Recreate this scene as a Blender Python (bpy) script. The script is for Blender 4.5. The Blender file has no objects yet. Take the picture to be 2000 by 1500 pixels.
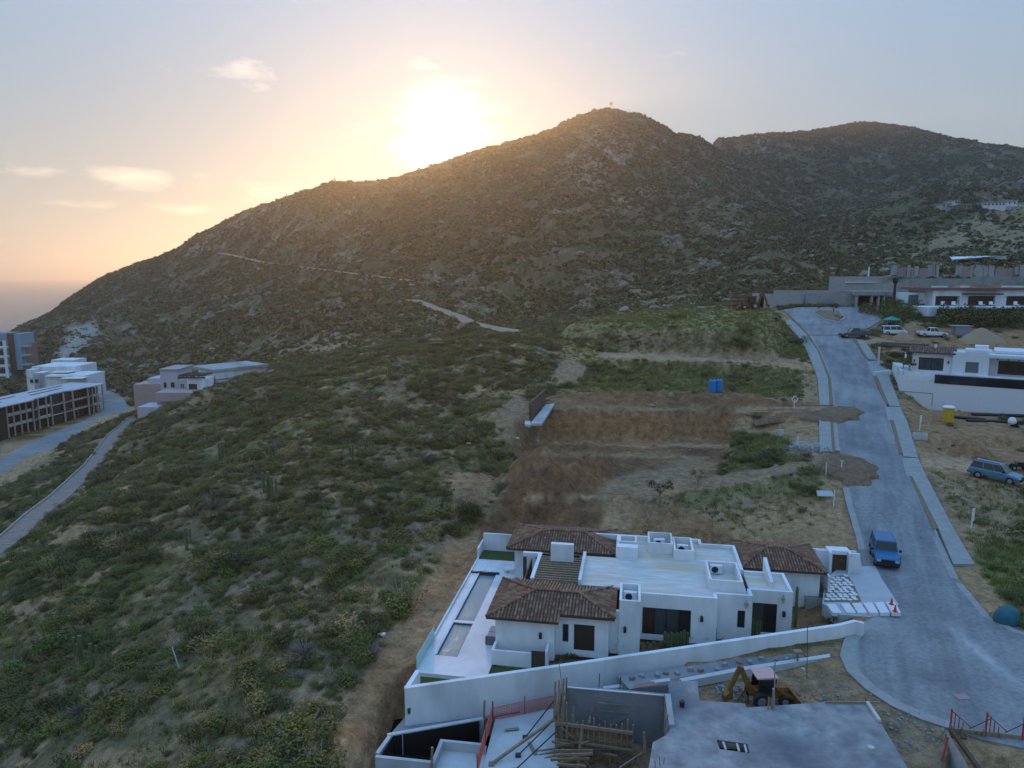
import bpy, bmesh, math, random
import numpy as np
from mathutils import Vector, Matrix, Euler

# ------------------------------------------------------------------ camera
H = 23.4                                   # camera height above the cul-de-sac (z = 0)
F_PX, CX, CY = 1400.0, 1000.0, 750.0       # focal length in photo pixels (2000 wide)
TH = math.atan(210 / 1400)
CO, SI = math.cos(TH), math.sin(TH)
S = bpy.context.scene
COL = S.collection
cam = bpy.data.cameras.new('camera'); camo = bpy.data.objects.new('camera', cam); COL.objects.link(camo)
cam.sensor_width = 36.0; cam.lens = 36.0 * F_PX / 2000.0
cam.clip_start = 0.5; cam.clip_end = 90000
camo.location = (0, 0, H); camo.rotation_euler = (math.pi / 2 - TH, 0, 0)
S.camera = camo

def ray(px, py):
    u = CY - py
    return Vector((px - CX, F_PX * CO + u * SI, -F_PX * SI + u * CO))
def at(px, py, z=0.0):
    r = ray(px, py); t = (z - H) / r.z
    return Vector((r.x * t, r.y * t, z))
def atY(px, py, Y):
    r = ray(px, py); t = Y / r.y
    return Vector((r.x * t, Y, H + r.z * t))

# ------------------------------------------------------------------ world, sun, exposure
SUN = ray(868, 262).normalized()
SUN_EL = math.asin(SUN.z); SUN_AZ = math.atan2(SUN.x, SUN.y)
W = bpy.data.worlds.new('World'); S.world = W; W.use_nodes = True
def build_world():
    nt = W.node_tree; nt.nodes.clear(); N = nt.nodes.new; L = nt.links.new
    out = N('ShaderNodeOutputWorld'); bg = N('ShaderNodeBackground'); L(bg.outputs[0], out.inputs[0])
    bg.inputs[1].default_value = SKY_STR
    sky = N('ShaderNodeTexSky'); sky.sky_type = 'NISHITA'; sky.sun_disc = False
    sky.sun_elevation = SUN_EL; sky.sun_rotation = SUN_AZ; sky.altitude = 50
    sky.air_density = 1.0; sky.dust_density = 0.7; sky.ozone_density = 2.0
    tc = N('ShaderNodeTexCoord')
    def vm(op, a, b=None):
        n = N('ShaderNodeVectorMath'); n.operation = op
        for i, v in enumerate((a, b)):
            if v is None: continue
            if isinstance(v, (tuple, Vector)): n.inputs[i].default_value = v[:]
            else: L(v, n.inputs[i])
        return n
    def ma(op, a, b=0.0, clamp=False, c=None):
        n = N('ShaderNodeMath'); n.operation = op; n.use_clamp = clamp
        for i, v in enumerate((a, b, c)):
            if v is None: continue
            if isinstance(v, (int, float)): n.inputs[i].default_value = v
            else: L(v, n.inputs[i])
        return n.outputs[0]
    d = vm('NORMALIZE', tc.outputs['Generated']).outputs[0]
    dot = vm('DOT_PRODUCT', d, tuple(SUN)).outputs['Value']
    ang = ma('ARCCOSINE', ma('MINIMUM', dot, 0.999999))
    sep = N('ShaderNodeSeparateXYZ'); L(d, sep.inputs[0]); z = sep.outputs[2]
    # thin drifting cloud: noise stretched along the horizon, on a virtual cloud deck
    zz = ma('MAXIMUM', z, 0.015)
    mp = N('ShaderNodeMapping'); mp.inputs['Scale'].default_value = (1.0, 1.0, 3.6); L(d, mp.inputs[0])
    nz = N('ShaderNodeTexNoise'); nz.inputs['Scale'].default_value = 11.0; nz.inputs['Detail'].default_value = 9; nz.inputs['Roughness'].default_value = 0.6
    mp.inputs['Location'].default_value = CLOUD_OFF
    L(mp.outputs[0], nz.inputs[0])
    nz2 = N('ShaderNodeTexNoise'); nz2.inputs['Scale'].default_value = 1.6; nz2.inputs['Detail'].default_value = 3
    L(mp.outputs[0], nz2.inputs[0])
    sepd = sep; az = ma('ARCTAN2', sepd.outputs[0], sepd.outputs[1]); el = ma('ARCSINE', z)
    mask = None
    for cpx, cpy, wa, we in CLOUDS:
        r_ = ray(cpx, cpy).normalized(); a0 = math.atan2(r_.x, r_.y); e0 = math.asin(r_.z)
        u_ = ma('POWER', ma('DIVIDE', ma('ABSOLUTE', ma('SUBTRACT', az, a0)), wa), 2.0); v_ = ma('POWER', ma('DIVIDE', ma('ABSOLUTE', ma('SUBTRACT', el, e0)), we), 2.0)
        g_ = ma('EXPONENT', ma('MULTIPLY', ma('ADD', u_, v_), -1.0)); mask = g_ if mask is None else ma('MAXIMUM', mask, g_)
    band = ma('MULTIPLY', ma('SMOOTH_MIN', ma('MULTIPLY', ma('SUBTRACT', z, 0.02), 22.0, True), 1.0, c=0.2), ma('SUBTRACT', 1.0, ma('MULTIPLY', ma('SUBTRACT', z, 0.10), 4.0, True)), True)
    nn = ma('ADD', nz.outputs['Fac'], ma('MULTIPLY', ma('SUBTRACT', nz2.outputs['Fac'], 0.5), 0.5))
    cl = ma('MULTIPLY', ma('SUBTRACT', ma('ADD', ma('MULTIPLY', mask, .75), ma('MULTIPLY', nz.outputs['Fac'], 2.1)), 1.45), 1.5, True)
    # aureole: veiled sun behind thin cloud, ragged edge
    nz3 = N('ShaderNodeTexNoise'); nz3.inputs['Scale'].default_value = 16; nz3.inputs['Detail'].default_value = 5; L(mp.outputs[0], nz3.inputs[0])
    rag = ma('MULTIPLY', ma('SUBTRACT', nz3.outputs['Fac'], 0.5), 0.10)
    a2 = ma('ADD', ang, rag)
    core = ma('EXPONENT', ma('MULTIPLY', ma('POWER', ma('DIVIDE', ma('MAXIMUM', a2, 0.0), 0.040), 2.2), -1.0))
    halo = ma('EXPONENT', ma('MULTIPLY', ma('DIVIDE', ang, 0.10), -1.0))
    wide = ma('EXPONENT', ma('MULTIPLY', ma('DIVIDE', ang, 0.36), -1.0))
    def sc(col, f):
        v = N('ShaderNodeVectorMath'); v.operation = 'SCALE'; v.inputs[0].default_value = col; L(f, v.inputs['Scale']); return v.outputs[0]
    tot = sc((22.0, 19.5, 15.0), core)
    tot = vm('ADD', tot, sc((1.1, .8, .4), halo)).outputs[0]
    tot = vm('ADD', tot, sc((0.7, 0.55, 0.3), wide)).outputs[0]
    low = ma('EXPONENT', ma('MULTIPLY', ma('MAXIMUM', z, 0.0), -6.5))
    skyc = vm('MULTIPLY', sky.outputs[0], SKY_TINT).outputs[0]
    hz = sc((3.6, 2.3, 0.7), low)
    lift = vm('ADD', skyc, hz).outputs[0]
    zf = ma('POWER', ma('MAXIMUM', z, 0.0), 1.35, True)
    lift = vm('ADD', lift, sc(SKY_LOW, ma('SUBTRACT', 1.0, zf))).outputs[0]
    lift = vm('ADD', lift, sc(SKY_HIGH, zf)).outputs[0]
    tot = vm('ADD', tot, lift).outputs[0]
    cc = sc((5.0, 3.4, 1.9), ma('MULTIPLY', cl, ma('ADD', 0.55, ma('MULTIPLY', wide, 0.9))))
    tot = vm('ADD', tot, cc).outputs[0]
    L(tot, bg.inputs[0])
SKY_STR = 0.10
SKY_TINT = (0.035, 0.035, 0.04)
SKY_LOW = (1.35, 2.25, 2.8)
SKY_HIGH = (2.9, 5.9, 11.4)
CLOUD_T = 0.60
CLOUDS = [(500, 145, .055, .016), (825, 120, .035, .014), (270, 352, .06, .016), (60, 336, .035, .010), (405, 355, .028, .015), (505, 370, .06, .022), (180, 398, .05, .008), (340, 410, .06, .010), (900, 250, .05, .02), (720, 250, .05, .015), (960, 268, .06, .008)]
CLOUD_OFF = (0.3, 0.1, 0.0)
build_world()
sl = bpy.data.lights.new('sun', 'SUN'); sl.energy = 2.5; sl.angle = math.radians(4); sl.color = (1.0, 0.54, 0.19)
so = bpy.data.objects.new('sun', sl); COL.objects.link(so)
so.rotation_euler = SUN.to_track_quat('Z', 'Y').to_euler()
S.view_settings.view_transform = 'Standard'; S.view_settings.look = 'None'
S.view_settings.exposure = 0.46; S.view_settings.gamma = 1.0
S.view_settings.use_curve_mapping = False
S.render.engine = 'CYCLES'
S.cycles.max_bounces = 5; S.cycles.diffuse_bounces = 3; S.cycles.volume_bounces = 0
S.cycles.use_denoising = True
S.cycles.transparent_max_bounces = 8
rnd = random.Random(7)
ORD = ['first', 'second', 'third', 'fourth', 'fifth', 'sixth', 'seventh', 'eighth', 'ninth', 'tenth', 'eleventh', 'twelfth', 'thirteenth', 'fourteenth', 'fifteenth', 'sixteenth', 'seventeenth', 'eighteenth', 'nineteenth', 'twentieth']

# ------------------------------------------------------------------ materials
_M = {}
def M(name, c1, c2=None, scale=4.0, rough=0.85, bump=0.0, bscale=None, metal=0.0, detail=5, c3=None, spec=0.35, coord='Object', stretch=(1, 1, 1), w=0.25):
    if name in _M: return _M[name]
    m = bpy.data.materials.new(name); m.use_nodes = True; nt = m.node_tree; N = nt.nodes.new; L = nt.links.new
    b = nt.nodes['Principled BSDF']; b.inputs['Roughness'].default_value = rough; b.inputs['Metallic'].default_value = metal
    b.inputs['Specular IOR Level'].default_value = spec
    c1 = tuple(c1) + (1,)
    if c2 is None and bump == 0: b.inputs['Base Color'].default_value = c1
    else:
        tc = N('ShaderNodeTexCoord'); mp = N('ShaderNodeMapping'); mp.inputs['Scale'].default_value = stretch
        L(tc.outputs[coord], mp.inputs[0])
        nz = N('ShaderNodeTexNoise'); nz.inputs['Scale'].default_value = scale; nz.inputs['Detail'].default_value = detail; nz.inputs['Roughness'].default_value = 0.6
        L(mp.outputs[0], nz.inputs[0])
        cr = N('ShaderNodeValToRGB'); cr.color_ramp.elements[0].position = 0.5 - w; cr.color_ramp.elements[1].position = 0.5 + w
        cr.color_ramp.elements[0].color = c1; cr.color_ramp.elements[1].color = tuple(c2 or c1[:3]) + (1,)
        L(nz.outputs['Fac'], cr.inputs[0]); col = cr.outputs[0]
        if c3:
            n2 = N('ShaderNodeTexNoise'); n2.inputs['Scale'].default_value = scale * 0.22; n2.inputs['Detail'].default_value = 4; L(mp.outputs[0], n2.inputs[0])
            r2 = N('ShaderNodeValToRGB'); r2.color_ramp.elements[0].position = 0.5; r2.color_ramp.elements[1].position = 0.66; L(n2.outputs['Fac'], r2.inputs[0])
            mx = N('ShaderNodeMix'); mx.data_type = 'RGBA'; L(r2.outputs[0], mx.inputs['Factor']); L(col, mx.inputs['A']); mx.inputs['B'].default_value = tuple(c3) + (1,)
            col = mx.outputs['Result']
        L(col, b.inputs['Base Color'])
        if bump:
            nb = N('ShaderNodeTexNoise'); nb.inputs['Scale'].default_value = bscale or scale * 3; nb.inputs['Detail'].default_value = 6; L(mp.outputs[0], nb.inputs[0])
            bp = N('ShaderNodeBump'); bp.inputs['Strength'].default_value = min(1.0, bump); bp.inputs['Distance'].default_value = 0.08; L(nb.outputs['Fac'], bp.inputs['Height'])
            L(bp.outputs[0], b.inputs['Normal'])
    _M[name] = m
    return m

# ------------------------------------------------------------------ mesh builder
class MB:
    def __init__(s): s.v = []; s.f = []; s.mi = []; s.m = 0
    def add(s, vs, fs):
        o = len(s.v); s.v += [tuple(p) for p in vs]; s.f += [tuple(i + o for i in f) for f in fs]; s.mi += [s.m] * len(fs); return s
    def box(s, x0, x1, y0, y1, z0, z1):
        return s.add([(x0, y0, z0), (x1, y0, z0), (x1, y1, z0), (x0, y1, z0), (x0, y0, z1), (x1, y0, z1), (x1, y1, z1), (x0, y1, z1)],
                     [(0, 3, 2, 1), (4, 5, 6, 7), (0, 1, 5, 4), (1, 2, 6, 5), (2, 3, 7, 6), (3, 0, 4, 7)])
    def prism(s, poly, z0, z1):
        """poly: list of (x,y); z0,z1 numbers or lists"""
        n = len(poly)
        a = sum(poly[i][0] * poly[(i + 1) % n][1] - poly[(i + 1) % n][0] * poly[i][1] for i in range(n))
        Z0 = z0 if hasattr(z0, '__len__') else [z0] * n; Z1 = z1 if hasattr(z1, '__len__') else [z1] * n
        if a < 0: poly = poly[::-1]; Z0 = list(Z0)[::-1]; Z1 = list(Z1)[::-1]
        vs = [(p[0], p[1], Z0[i]) for i, p in enumerate(poly)] + [(p[0], p[1], Z1[i]) for i, p in enumerate(poly)]
        fs = [tuple(range(n))[::-1], tuple(range(n, 2 * n))] + [(i, (i + 1) % n, n + (i + 1) % n, n + i) for i in range(n)]
        return s.add(vs, fs)
    def beam(s, a, b, w, h=None):
        """square bar from a to b"""
        a = Vector(a); b = Vector(b); d = (b - a)
        if d.length < 1e-6: return s
        d.normalize(); up = Vector((0, 0, 1)) if abs(d.z) < 0.95 else Vector((0, 1, 0))
        x = d.cross(up).normalized(); y = x.cross(d).normalized(); h = h or w
        vs = []
        for p in (a, b):
            for sx, sy in ((-1, -1), (1, -1), (1, 1), (-1, 1)): vs.append(p + x * sx * w / 2 + y * sy * h / 2)
        return s.add(vs, [(0, 1, 2, 3), (7, 6, 5, 4), (0, 4, 5, 1), (1, 5, 6, 2), (2, 6, 7, 3), (3, 7, 4, 0)])
    def cyl(s, a, b, r0, r1=None, n=8, cap=True):
        a = Vector(a); b = Vector(b); r1 = r0 if r1 is None else r1; d = (b - a).normalized()
        up = Vector((0, 0, 1)) if abs(d.z) < 0.95 else Vector((0, 1, 0)); x = d.cross(up).normalized(); y = x.cross(d).normalized()
        vs = []
        for p, r in ((a, r0), (b, r1)):
            for i in range(n):
                t = 2 * math.pi * i / n; vs.append(p + x * math.cos(t) * r + y * math.sin(t) * r)
        fs = [(i, (i + 1) % n, n + (i + 1) % n, n + i) for i in range(n)]
        if cap: fs += [tuple(range(n))[::-1], tuple(range(n, 2 * n))]
        return s.add(vs, fs)
    def tube(s, pts, r, n=6):
        for i in range(len(pts) - 1): s.cyl(pts[i], pts[i + 1], r if not hasattr(r, '__len__') else r[i], r if not hasattr(r, '__len__') else r[i + 1], n)
        return s
    def lathe(s, prof, n=12, c=(0, 0, 0)):
        vs = []
        for r, z in prof:
            for i in range(n):
                t = 2 * math.pi * i / n; vs.append((c[0] + r * math.cos(t), c[1] + r * math.sin(t), c[2] + z))
        fs = []
        for k in range(len(prof) - 1):
            for i in range(n): fs.append((k * n + i, k * n + (i + 1) % n, (k + 1) * n + (i + 1) % n, (k + 1) * n + i))
        fs += [tuple(range(n))[::-1], tuple(range((len(prof) - 1) * n, len(prof) * n))]
        return s.add(vs, fs)
    def blob(s, c, r, seed=0, n=(8, 5), jit=0.2, sq=(1, 1, 1)):
        R = random.Random(seed); vs = []; nu, nv = n
        for j in range(nv + 1):
            ph = math.pi * j / nv
            for i in range(nu):
                t = 2 * math.pi * i / nu + (j % 2) * math.pi / nu; k = r * (1 + R.uniform(-jit, jit))
                vs.append((c[0] + k * math.sin(ph) * math.cos(t) * sq[0], c[1] + k * math.sin(ph) * math.sin(t) * sq[1], c[2] + k * math.cos(ph) * sq[2]))
        fs = []
        for j in range(nv):
            for i in range(nu):
                a, b = j * nu + i, j * nu + (i + 1) % nu; fs.append((a, a + nu, b + nu, b))
        return s.add(vs, fs)
    def build(s, name, mat, parent=None, smooth=False, loc=None, rz=0.0):
        me = bpy.data.meshes.new(name); me.from_pydata(s.v, [], s.f); me.update()
        for m in (mat if isinstance(mat, (list, tuple)) else [mat]): me.materials.append(m)
        if any(s.mi): me.polygons.foreach_set('material_index', s.mi)
        if smooth: me.polygons.foreach_set('use_smooth', [True] * len(me.polygons))
        o = bpy.data.objects.new(name, me); COL.objects.link(o)
        if parent is not None: o.parent = parent
        if loc is not None: o.location = loc
        o.rotation_euler.z = rz
        return o

def tag(o, label=None, cat=None, group=None, kind=None):
    if label: o['label'] = label
    if cat: o['category'] = cat
    if group: o['group'] = group
    if kind: o['kind'] = kind
    return o
def thing(name, label, cat, loc=(0, 0, 0), rz=0.0, group=None):
    o = bpy.data.objects.new(name, None); COL.objects.link(o); o.location = loc; o.rotation_euler.z = rz; o.empty_display_size = 0.3
    return tag(o, label, cat, group)
def dup(o, parent=None, loc=None, rz=None, label=None, scale=None):
    c = o.copy(); COL.objects.link(c); c.parent = parent
    if loc is not None: c.location = loc
    if rz is not None: c.rotation_euler.z = rz
    if scale is not None: c.scale = (scale,) * 3 if not hasattr(scale, '__len__') else scale
    if label: c['label'] = label
    for ch in o.children: dup(ch, c)
    return c
# ------------------------------------------------------------------ noise in numpy
def _hash(ix, iy, seed):
    h = (ix.astype(np.int64) * 374761393 + iy.astype(np.int64) * 668265263 + seed * 1442695041) & 0xFFFFFFFF
    h = ((h ^ (h >> 13)) * 1274126177) & 0xFFFFFFFF
    return ((h ^ (h >> 16)) & 0xFFFF) / 65535.0
def vnoise(x, y, seed=0):
    ix = np.floor(x); iy = np.floor(y); fx = x - ix; fy = y - iy
    fx = fx * fx * (3 - 2 * fx); fy = fy * fy * (3 - 2 * fy)
    a = _hash(ix, iy, seed); b = _hash(ix + 1, iy, seed); c = _hash(ix, iy + 1, seed); d = _hash(ix + 1, iy + 1, seed)
    return (a * (1 - fx) + b * fx) * (1 - fy) + (c * (1 - fx) + d * fx) * fy
def fbm(x, y, seed=0, oct=4, gain=0.5):
    t = 0; a = 1.0; n = 0
    for k in range(oct):
        t = t + a * vnoise(x * 2 ** k + 17.3 * k, y * 2 ** k - 9.1 * k, seed + k); n += a; a *= gain
    return t / n
def ridged(x, y, seed=0, oct=4):
    t = 0; a = 1.0; n = 0
    for k in range(oct):
        t = t + a * (1 - np.abs(2 * vnoise(x * 2 ** k + 5.7 * k, y * 2 ** k + 3.1 * k, seed + k) - 1)); n += a; a *= 0.5
    return t / n
def sstep(a, b, x):
    t = np.clip((x - a) / (b - a), 0, 1); return t * t * (3 - 2 * t)
def inpoly(X, Y, poly):
    """signed distance, negative inside"""
    X = np.asarray(X, float); Y = np.asarray(Y, float)
    d = np.full(X.shape, 1e9); ins = np.zeros(X.shape, bool); n = len(poly)
    for i in range(n):
        x0, y0 = poly[i][:2]; x1, y1 = poly[(i + 1) % n][:2]
        ex, ey = x1 - x0, y1 - y0; wx, wy = X - x0, Y - y0
        t = np.clip((wx * ex + wy * ey) / max(ex * ex + ey * ey, 1e-9), 0, 1)
        d = np.minimum(d, (wx - ex * t) ** 2 + (wy - ey * t) ** 2)
        c = ((y0 <= Y) & (y1 > Y)) | ((y1 <= Y) & (y0 > Y))
        if ey != 0: ins ^= c & (X < x0 + (Y - y0) / ey * ex)
    d = np.sqrt(d); return np.where(ins, -d, d)

K = H / 21.1
SEA_Z = -36.0
# control points: photo column, photo row, distance
CP = [
 # hillside below the villa (falls to the left)
 (790, 1401, 35.4), (600, 1500, 30), (640, 1400, 34.5), (760, 1200, 46), (870, 1060, 57), (930, 960, 67), (960, 850, 84), (1000, 790, 100),
 (0, 1500, 41), (300, 1500, 34), (0, 1250, 55), (300, 1250, 48), (550, 1250, 44), (0, 1050, 75), (100, 980, 93), (250, 840, 148),
 (300, 1050, 68), (600, 1050, 60), (750, 950, 70), (450, 900, 92), (650, 820, 97), (850, 800, 98), (330, 810, 137), (500, 780, 124), (400, 762, 142),
 (560, 735, 145), (700, 695, 150), (850, 665, 155), (960, 655, 155), (800, 740, 118), (1000, 710, 122), (1060, 760, 106), (1030, 655, 155),
 # valley with the left buildings
 (0, 920, 140), (75, 860, 182), (205, 808, 228), (230, 790, 240), (300, 800, 172), (150, 870, 158), (60, 760, 300), (0, 780, 270), (60, 900, 135), (0, 960, 118),
 (240, 770, 262), (430, 745, 215),
 # graded lots
 (1120, 642, 150), (1280, 605, 170), (1440, 602, 170), (1230, 625, 157), (1200, 655, 134), (1400, 650, 136), (1480, 640, 140), (1200, 692, 125), (1400, 705, 121), (1560, 680, 125),
 (1380, 765, 105), (1200, 770, 103), (1500, 765, 103), (1590, 722, 113), (1550, 830, 86), (1440, 850, 84), (1560, 850, 82), (1150, 800, 93), (1400, 800, 93),
 (1300, 1000, 63), (1500, 960, 67), (1650, 960, 64.5), (1500, 1045, 58), (1250, 1010, 63), (1640, 1045, 56.2),
 # road line
 (1640, 600, 162), (1590, 612, 155), (1640, 650, 135), (1655, 700, 118), (1690, 750, 104), (1700, 800, 92), (1700, 850, 81), (1710, 900, 72.5), (1725, 950, 65.5), (1760, 1050, 56),
 (1790, 1150, 46), (1900, 1400, 31), (1700, 1250, 38.7), (1990, 1220, 41), (1990, 1490, 27.5),
 # right-hand lots
 (1850, 822, 95), (1760, 790, 98), (1990, 812, 94), (1945, 940, 69), (1830, 900, 73), (1990, 890, 76), (1880, 1000, 61.5), (1990, 1050, 55), (1960, 1150, 46.5), (1880, 1060, 56),
 (1760, 660, 134), (1900, 650, 137), (2000, 660, 133), (1800, 625, 146), (1700, 605, 158),
 # under the near building sites
 (1000, 1500, 27.6), (1300, 1450, 30), (1500, 1390, 33), (1750, 1450, 29.5), (1200, 1360, 35), (1250, 1300, 38), (1050, 1160, 46), (1500, 1200, 42), (1620, 1290, 37.5),
 # ground behind the upper road end
 (1500, 590, 185), (1700, 570, 190), (1850, 560, 190), (2000, 560, 190), (1750, 548, 205), (1950, 545, 205),
 (1700, 520, 240), (1850, 510, 245), (2000, 500, 245), (1640, 535, 250), (1780, 490, 300), (1980, 455, 330), (1860, 470, 320), (1830, 412, 410), (1980, 408, 400), (1870, 440, 380),
 # mountain foot
 (60, 712, 400), (200, 748, 340), (400, 738, 290), (620, 712, 250), (760, 680, 240), (880, 640, 290), (1000, 600, 320), (1200, 590, 290), (1450, 575, 265),
 (40, 650, 560), (0, 705, 560), (-60, 730, 560), (-20, 700, 650), (0, 730, 470), (90, 640, 600), (120, 600, 640),
 # low spur at (600,690)
 (500, 712, 235), (700, 660, 222), (620, 676, 225), (560, 690, 228), (660, 655, 232), (720, 652, 236), (520, 708, 226), (640, 640, 262),
 # mountain body
 (200, 640, 430), (400, 600, 470), (400, 680, 370), (600, 560, 440), (600, 640, 350), (850, 500, 420), (850, 580, 340), (1000, 450, 430), (1000, 540, 350), (1100, 400, 450), (1200, 300, 560), (1200, 450, 390), (1200, 540, 320),
 (1300, 350, 540), (1400, 440, 430), (1330, 420, 450), (1500, 520, 330), (1440, 560, 290), (1560, 560, 300), (1400, 330, 760), (1500, 400, 640), (1560, 455, 520), (1700, 350, 720), (1650, 440, 560), (1800, 420, 560), (1900, 360, 620), (1900, 430, 450), (2000, 380, 600),
 (700, 470, 470), (780, 430, 500), (650, 420, 520), (900, 400, 520), (500, 500, 540), (440, 495, 560), (300, 560, 560), (230, 580, 580), (2150, 420, 520), (2150, 540, 230), (2100, 620, 150), (2150, 800, 100), (2150, 1000, 60),
]
RIDGE = [(60, 630, 690), (130, 590, 680), (200, 546, 670), (245, 526, 665), (330, 497, 655), (365, 487, 650), (400, 458, 640), (440, 433, 630), (480, 414, 620), (520, 400, 610), (560, 387, 600), (600, 375, 590),
 (625, 366, 575), (645, 358, 565), (668, 359, 570), (688, 372, 590), (705, 384, 605), (740, 383, 615), (770, 364, 620), (795, 350, 622), (830, 333, 625), (880, 321, 630), (930, 303, 635), (960, 293, 640), (1000, 286, 640), (1060, 268, 645), (1090, 252, 650), (1130, 232, 650), (1165, 219, 650), (1190, 216, 650),
 (1220, 224, 655), (1270, 240, 670), (1330, 260, 715), (1366, 266, 760), (1400, 271, 800), (1440, 275, 830), (1500, 272, 850), (1580, 264, 880), (1660, 255, 900), (1720, 262, 900), (1780, 270, 890), (1850, 290, 870), (1920, 307, 860), (2000, 324, 850), (2120, 350, 840), (2250, 390, 830)]
pts = []
for px, py, Y in CP:
    p = atY(px, py, Y * K); pts.append((p.x, p.y, p.z))
for px, py, Y in RIDGE:
    p = atY(px, py, Y * K); pts.append((p.x, p.y, p.z))
    pts.append((p.x * 1.10, p.y + 75, p.z - 22 - 0.10 * max(p.z, 0)))
    if px % 2 == 0: pts.append((p.x * 1.3, p.y + 260, p.z * 0.35 - 45))
# outside the frame: carry the land on
pts += [(-60, 15, -18), (-20, 5, -8), (20, 5, -1.5), (70, 20, 0), (110, 60, 4), (-120, 30, -34), (-160, 90, -36), (-230, 160, -34), (-300, 260, -38), (-420, 420, -42), (-520, 600, -46), (-620, 760, -48),
        (150, 120, 10), (180, 170, 22), (60, -40, 0), (-40, -40, -14), (140, 0, 2), (-180, 0, -40), (-100, -60, -30), (900, 500, 60), (1000, 900, 40), (350, 120, 30), (600, 250, 50), (300, -60, 10), (700, -60, 30)]
P = np.array(pts); PX = P[:, :2] / 100.0; PZ = P[:, 2]
def _phi(r): return r                      # linear RBF kernel: no overshoot between points
def _fit():
    n = len(PX); D = np.sqrt(((PX[:, None, :] - PX[None, :, :]) ** 2).sum(-1))
    A = np.zeros((n + 3, n + 3)); A[:n, :n] = np.sqrt(D ** 2 + 0.03 ** 2) - np.eye(n) * 0.002
    Q = np.c_[np.ones(n), PX]; A[:n, n:] = Q; A[n:, :n] = Q.T
    return np.linalg.solve(A, np.r_[PZ, np.zeros(3)])
_W = _fit()
def base_h(X, Y):
    X = np.asarray(X, float); Y = np.asarray(Y, float); sh = X.shape; x = X.ravel() / 100; y = Y.ravel() / 100
    out = np.zeros(x.size); n = len(PX)
    for s in range(0, x.size, 20000):
        e = slice(s, s + 20000)
        D = np.sqrt((x[e, None] - PX[None, :, 0]) ** 2 + (y[e, None] - PX[None, :, 1]) ** 2 + 0.03 ** 2)
        out[e] = D @ _W[:n] + _W[n] + _W[n + 1] * x[e] + _W[n + 2] * y[e]
    return out.reshape(sh)

# ------------------------------------------------------------------ road line: (left px, right px, py, z)
ROADROWS = [(1590, 1668, 1640, 1000)]
def P3(px, py, Y): return atY(px, py, Y * K)
ROAD_L = [(1690, 1130, 47.5), (1672, 1050, 56), (1652, 980, 62.5), (1643, 900, 72.5), (1634, 850, 81), (1628, 800, 92), (1624, 750, 104), (1610, 700, 118), (1580, 655, 133), (1548, 620, 150), (1530, 606, 160)]
ROAD_R = [(1872, 1130, 47.5), (1835, 1050, 56), (1803, 980, 62.5), (1768, 900, 72.5), (1750, 850, 81), (1734, 800, 92), (1716, 750, 104), (1692, 700, 118), (1668, 655, 133), (1660, 640, 140), (1655, 628, 147)]
RL = [P3(*a) for a in ROAD_L]; RR = [P3(*a) for a in ROAD_R]
for a, b in zip(RL[:8], RR[:8]):
    zz = (a.z + b.z) / 2; a.z = b.z = zz
RL[0].z = RR[0].z = 0.006; RL[1].z = RR[1].z = max(0.02, RL[1].z)
road_poly = [(p.x, p.y) for p in RL] + [(p.x, p.y) for p in RR[::-1]]
road_ctrl = np.array([((a.x + b.x) / 2, (a.y + b.y) / 2, (a.z + b.z) / 2) for a, b in zip(RL, RR)])
def road_z(X, Y):
    return np.interp(Y, road_ctrl[:, 1], road_ctrl[:, 2])
# cul-de-sac outline at z = 0
CUL = [at(*p) for p in ((1750, 1197), (1712, 1203), (1672, 1222), (1648, 1250), (1640, 1280), (1655, 1312), (1690, 1345), (1740, 1378), (1800, 1405), (1852, 1422), (1920, 1445), (2100, 1480), (2300, 1480), (2300, 1250), (2050, 1225), (1990, 1232), (1935, 1205), (1900, 1165), (1872, 1130), (1690, 1130), (1700, 1160), (1722, 1180))]
cul_poly = [(p.x, p.y) for p in CUL]
TURN = [atY(p[0], p[1], p[2] * K) for p in ((1530, 606, 158), (1560, 602, 163), (1700, 601, 163), (1722, 622, 147.5), (1695, 640, 139), (1662, 648, 136), (1600, 640, 140), (1556, 622, 148))]
_A = np.array([(1, p.x, p.y) for p in TURN + RL[8:9] + RR[8:9]]); TCO = np.linalg.lstsq(_A, np.array([p.z for p in TURN + RL[8:9] + RR[8:9]]), rcond=None)[0]
def turn_z(x, y): return TCO[0] + TCO[1] * x + TCO[2] * y
for _p in TURN + RL[9:] + RR[9:]: _p.z = turn_z(_p.x, _p.y)
turn_poly = [(p.x, p.y) for p in TURN]
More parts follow.
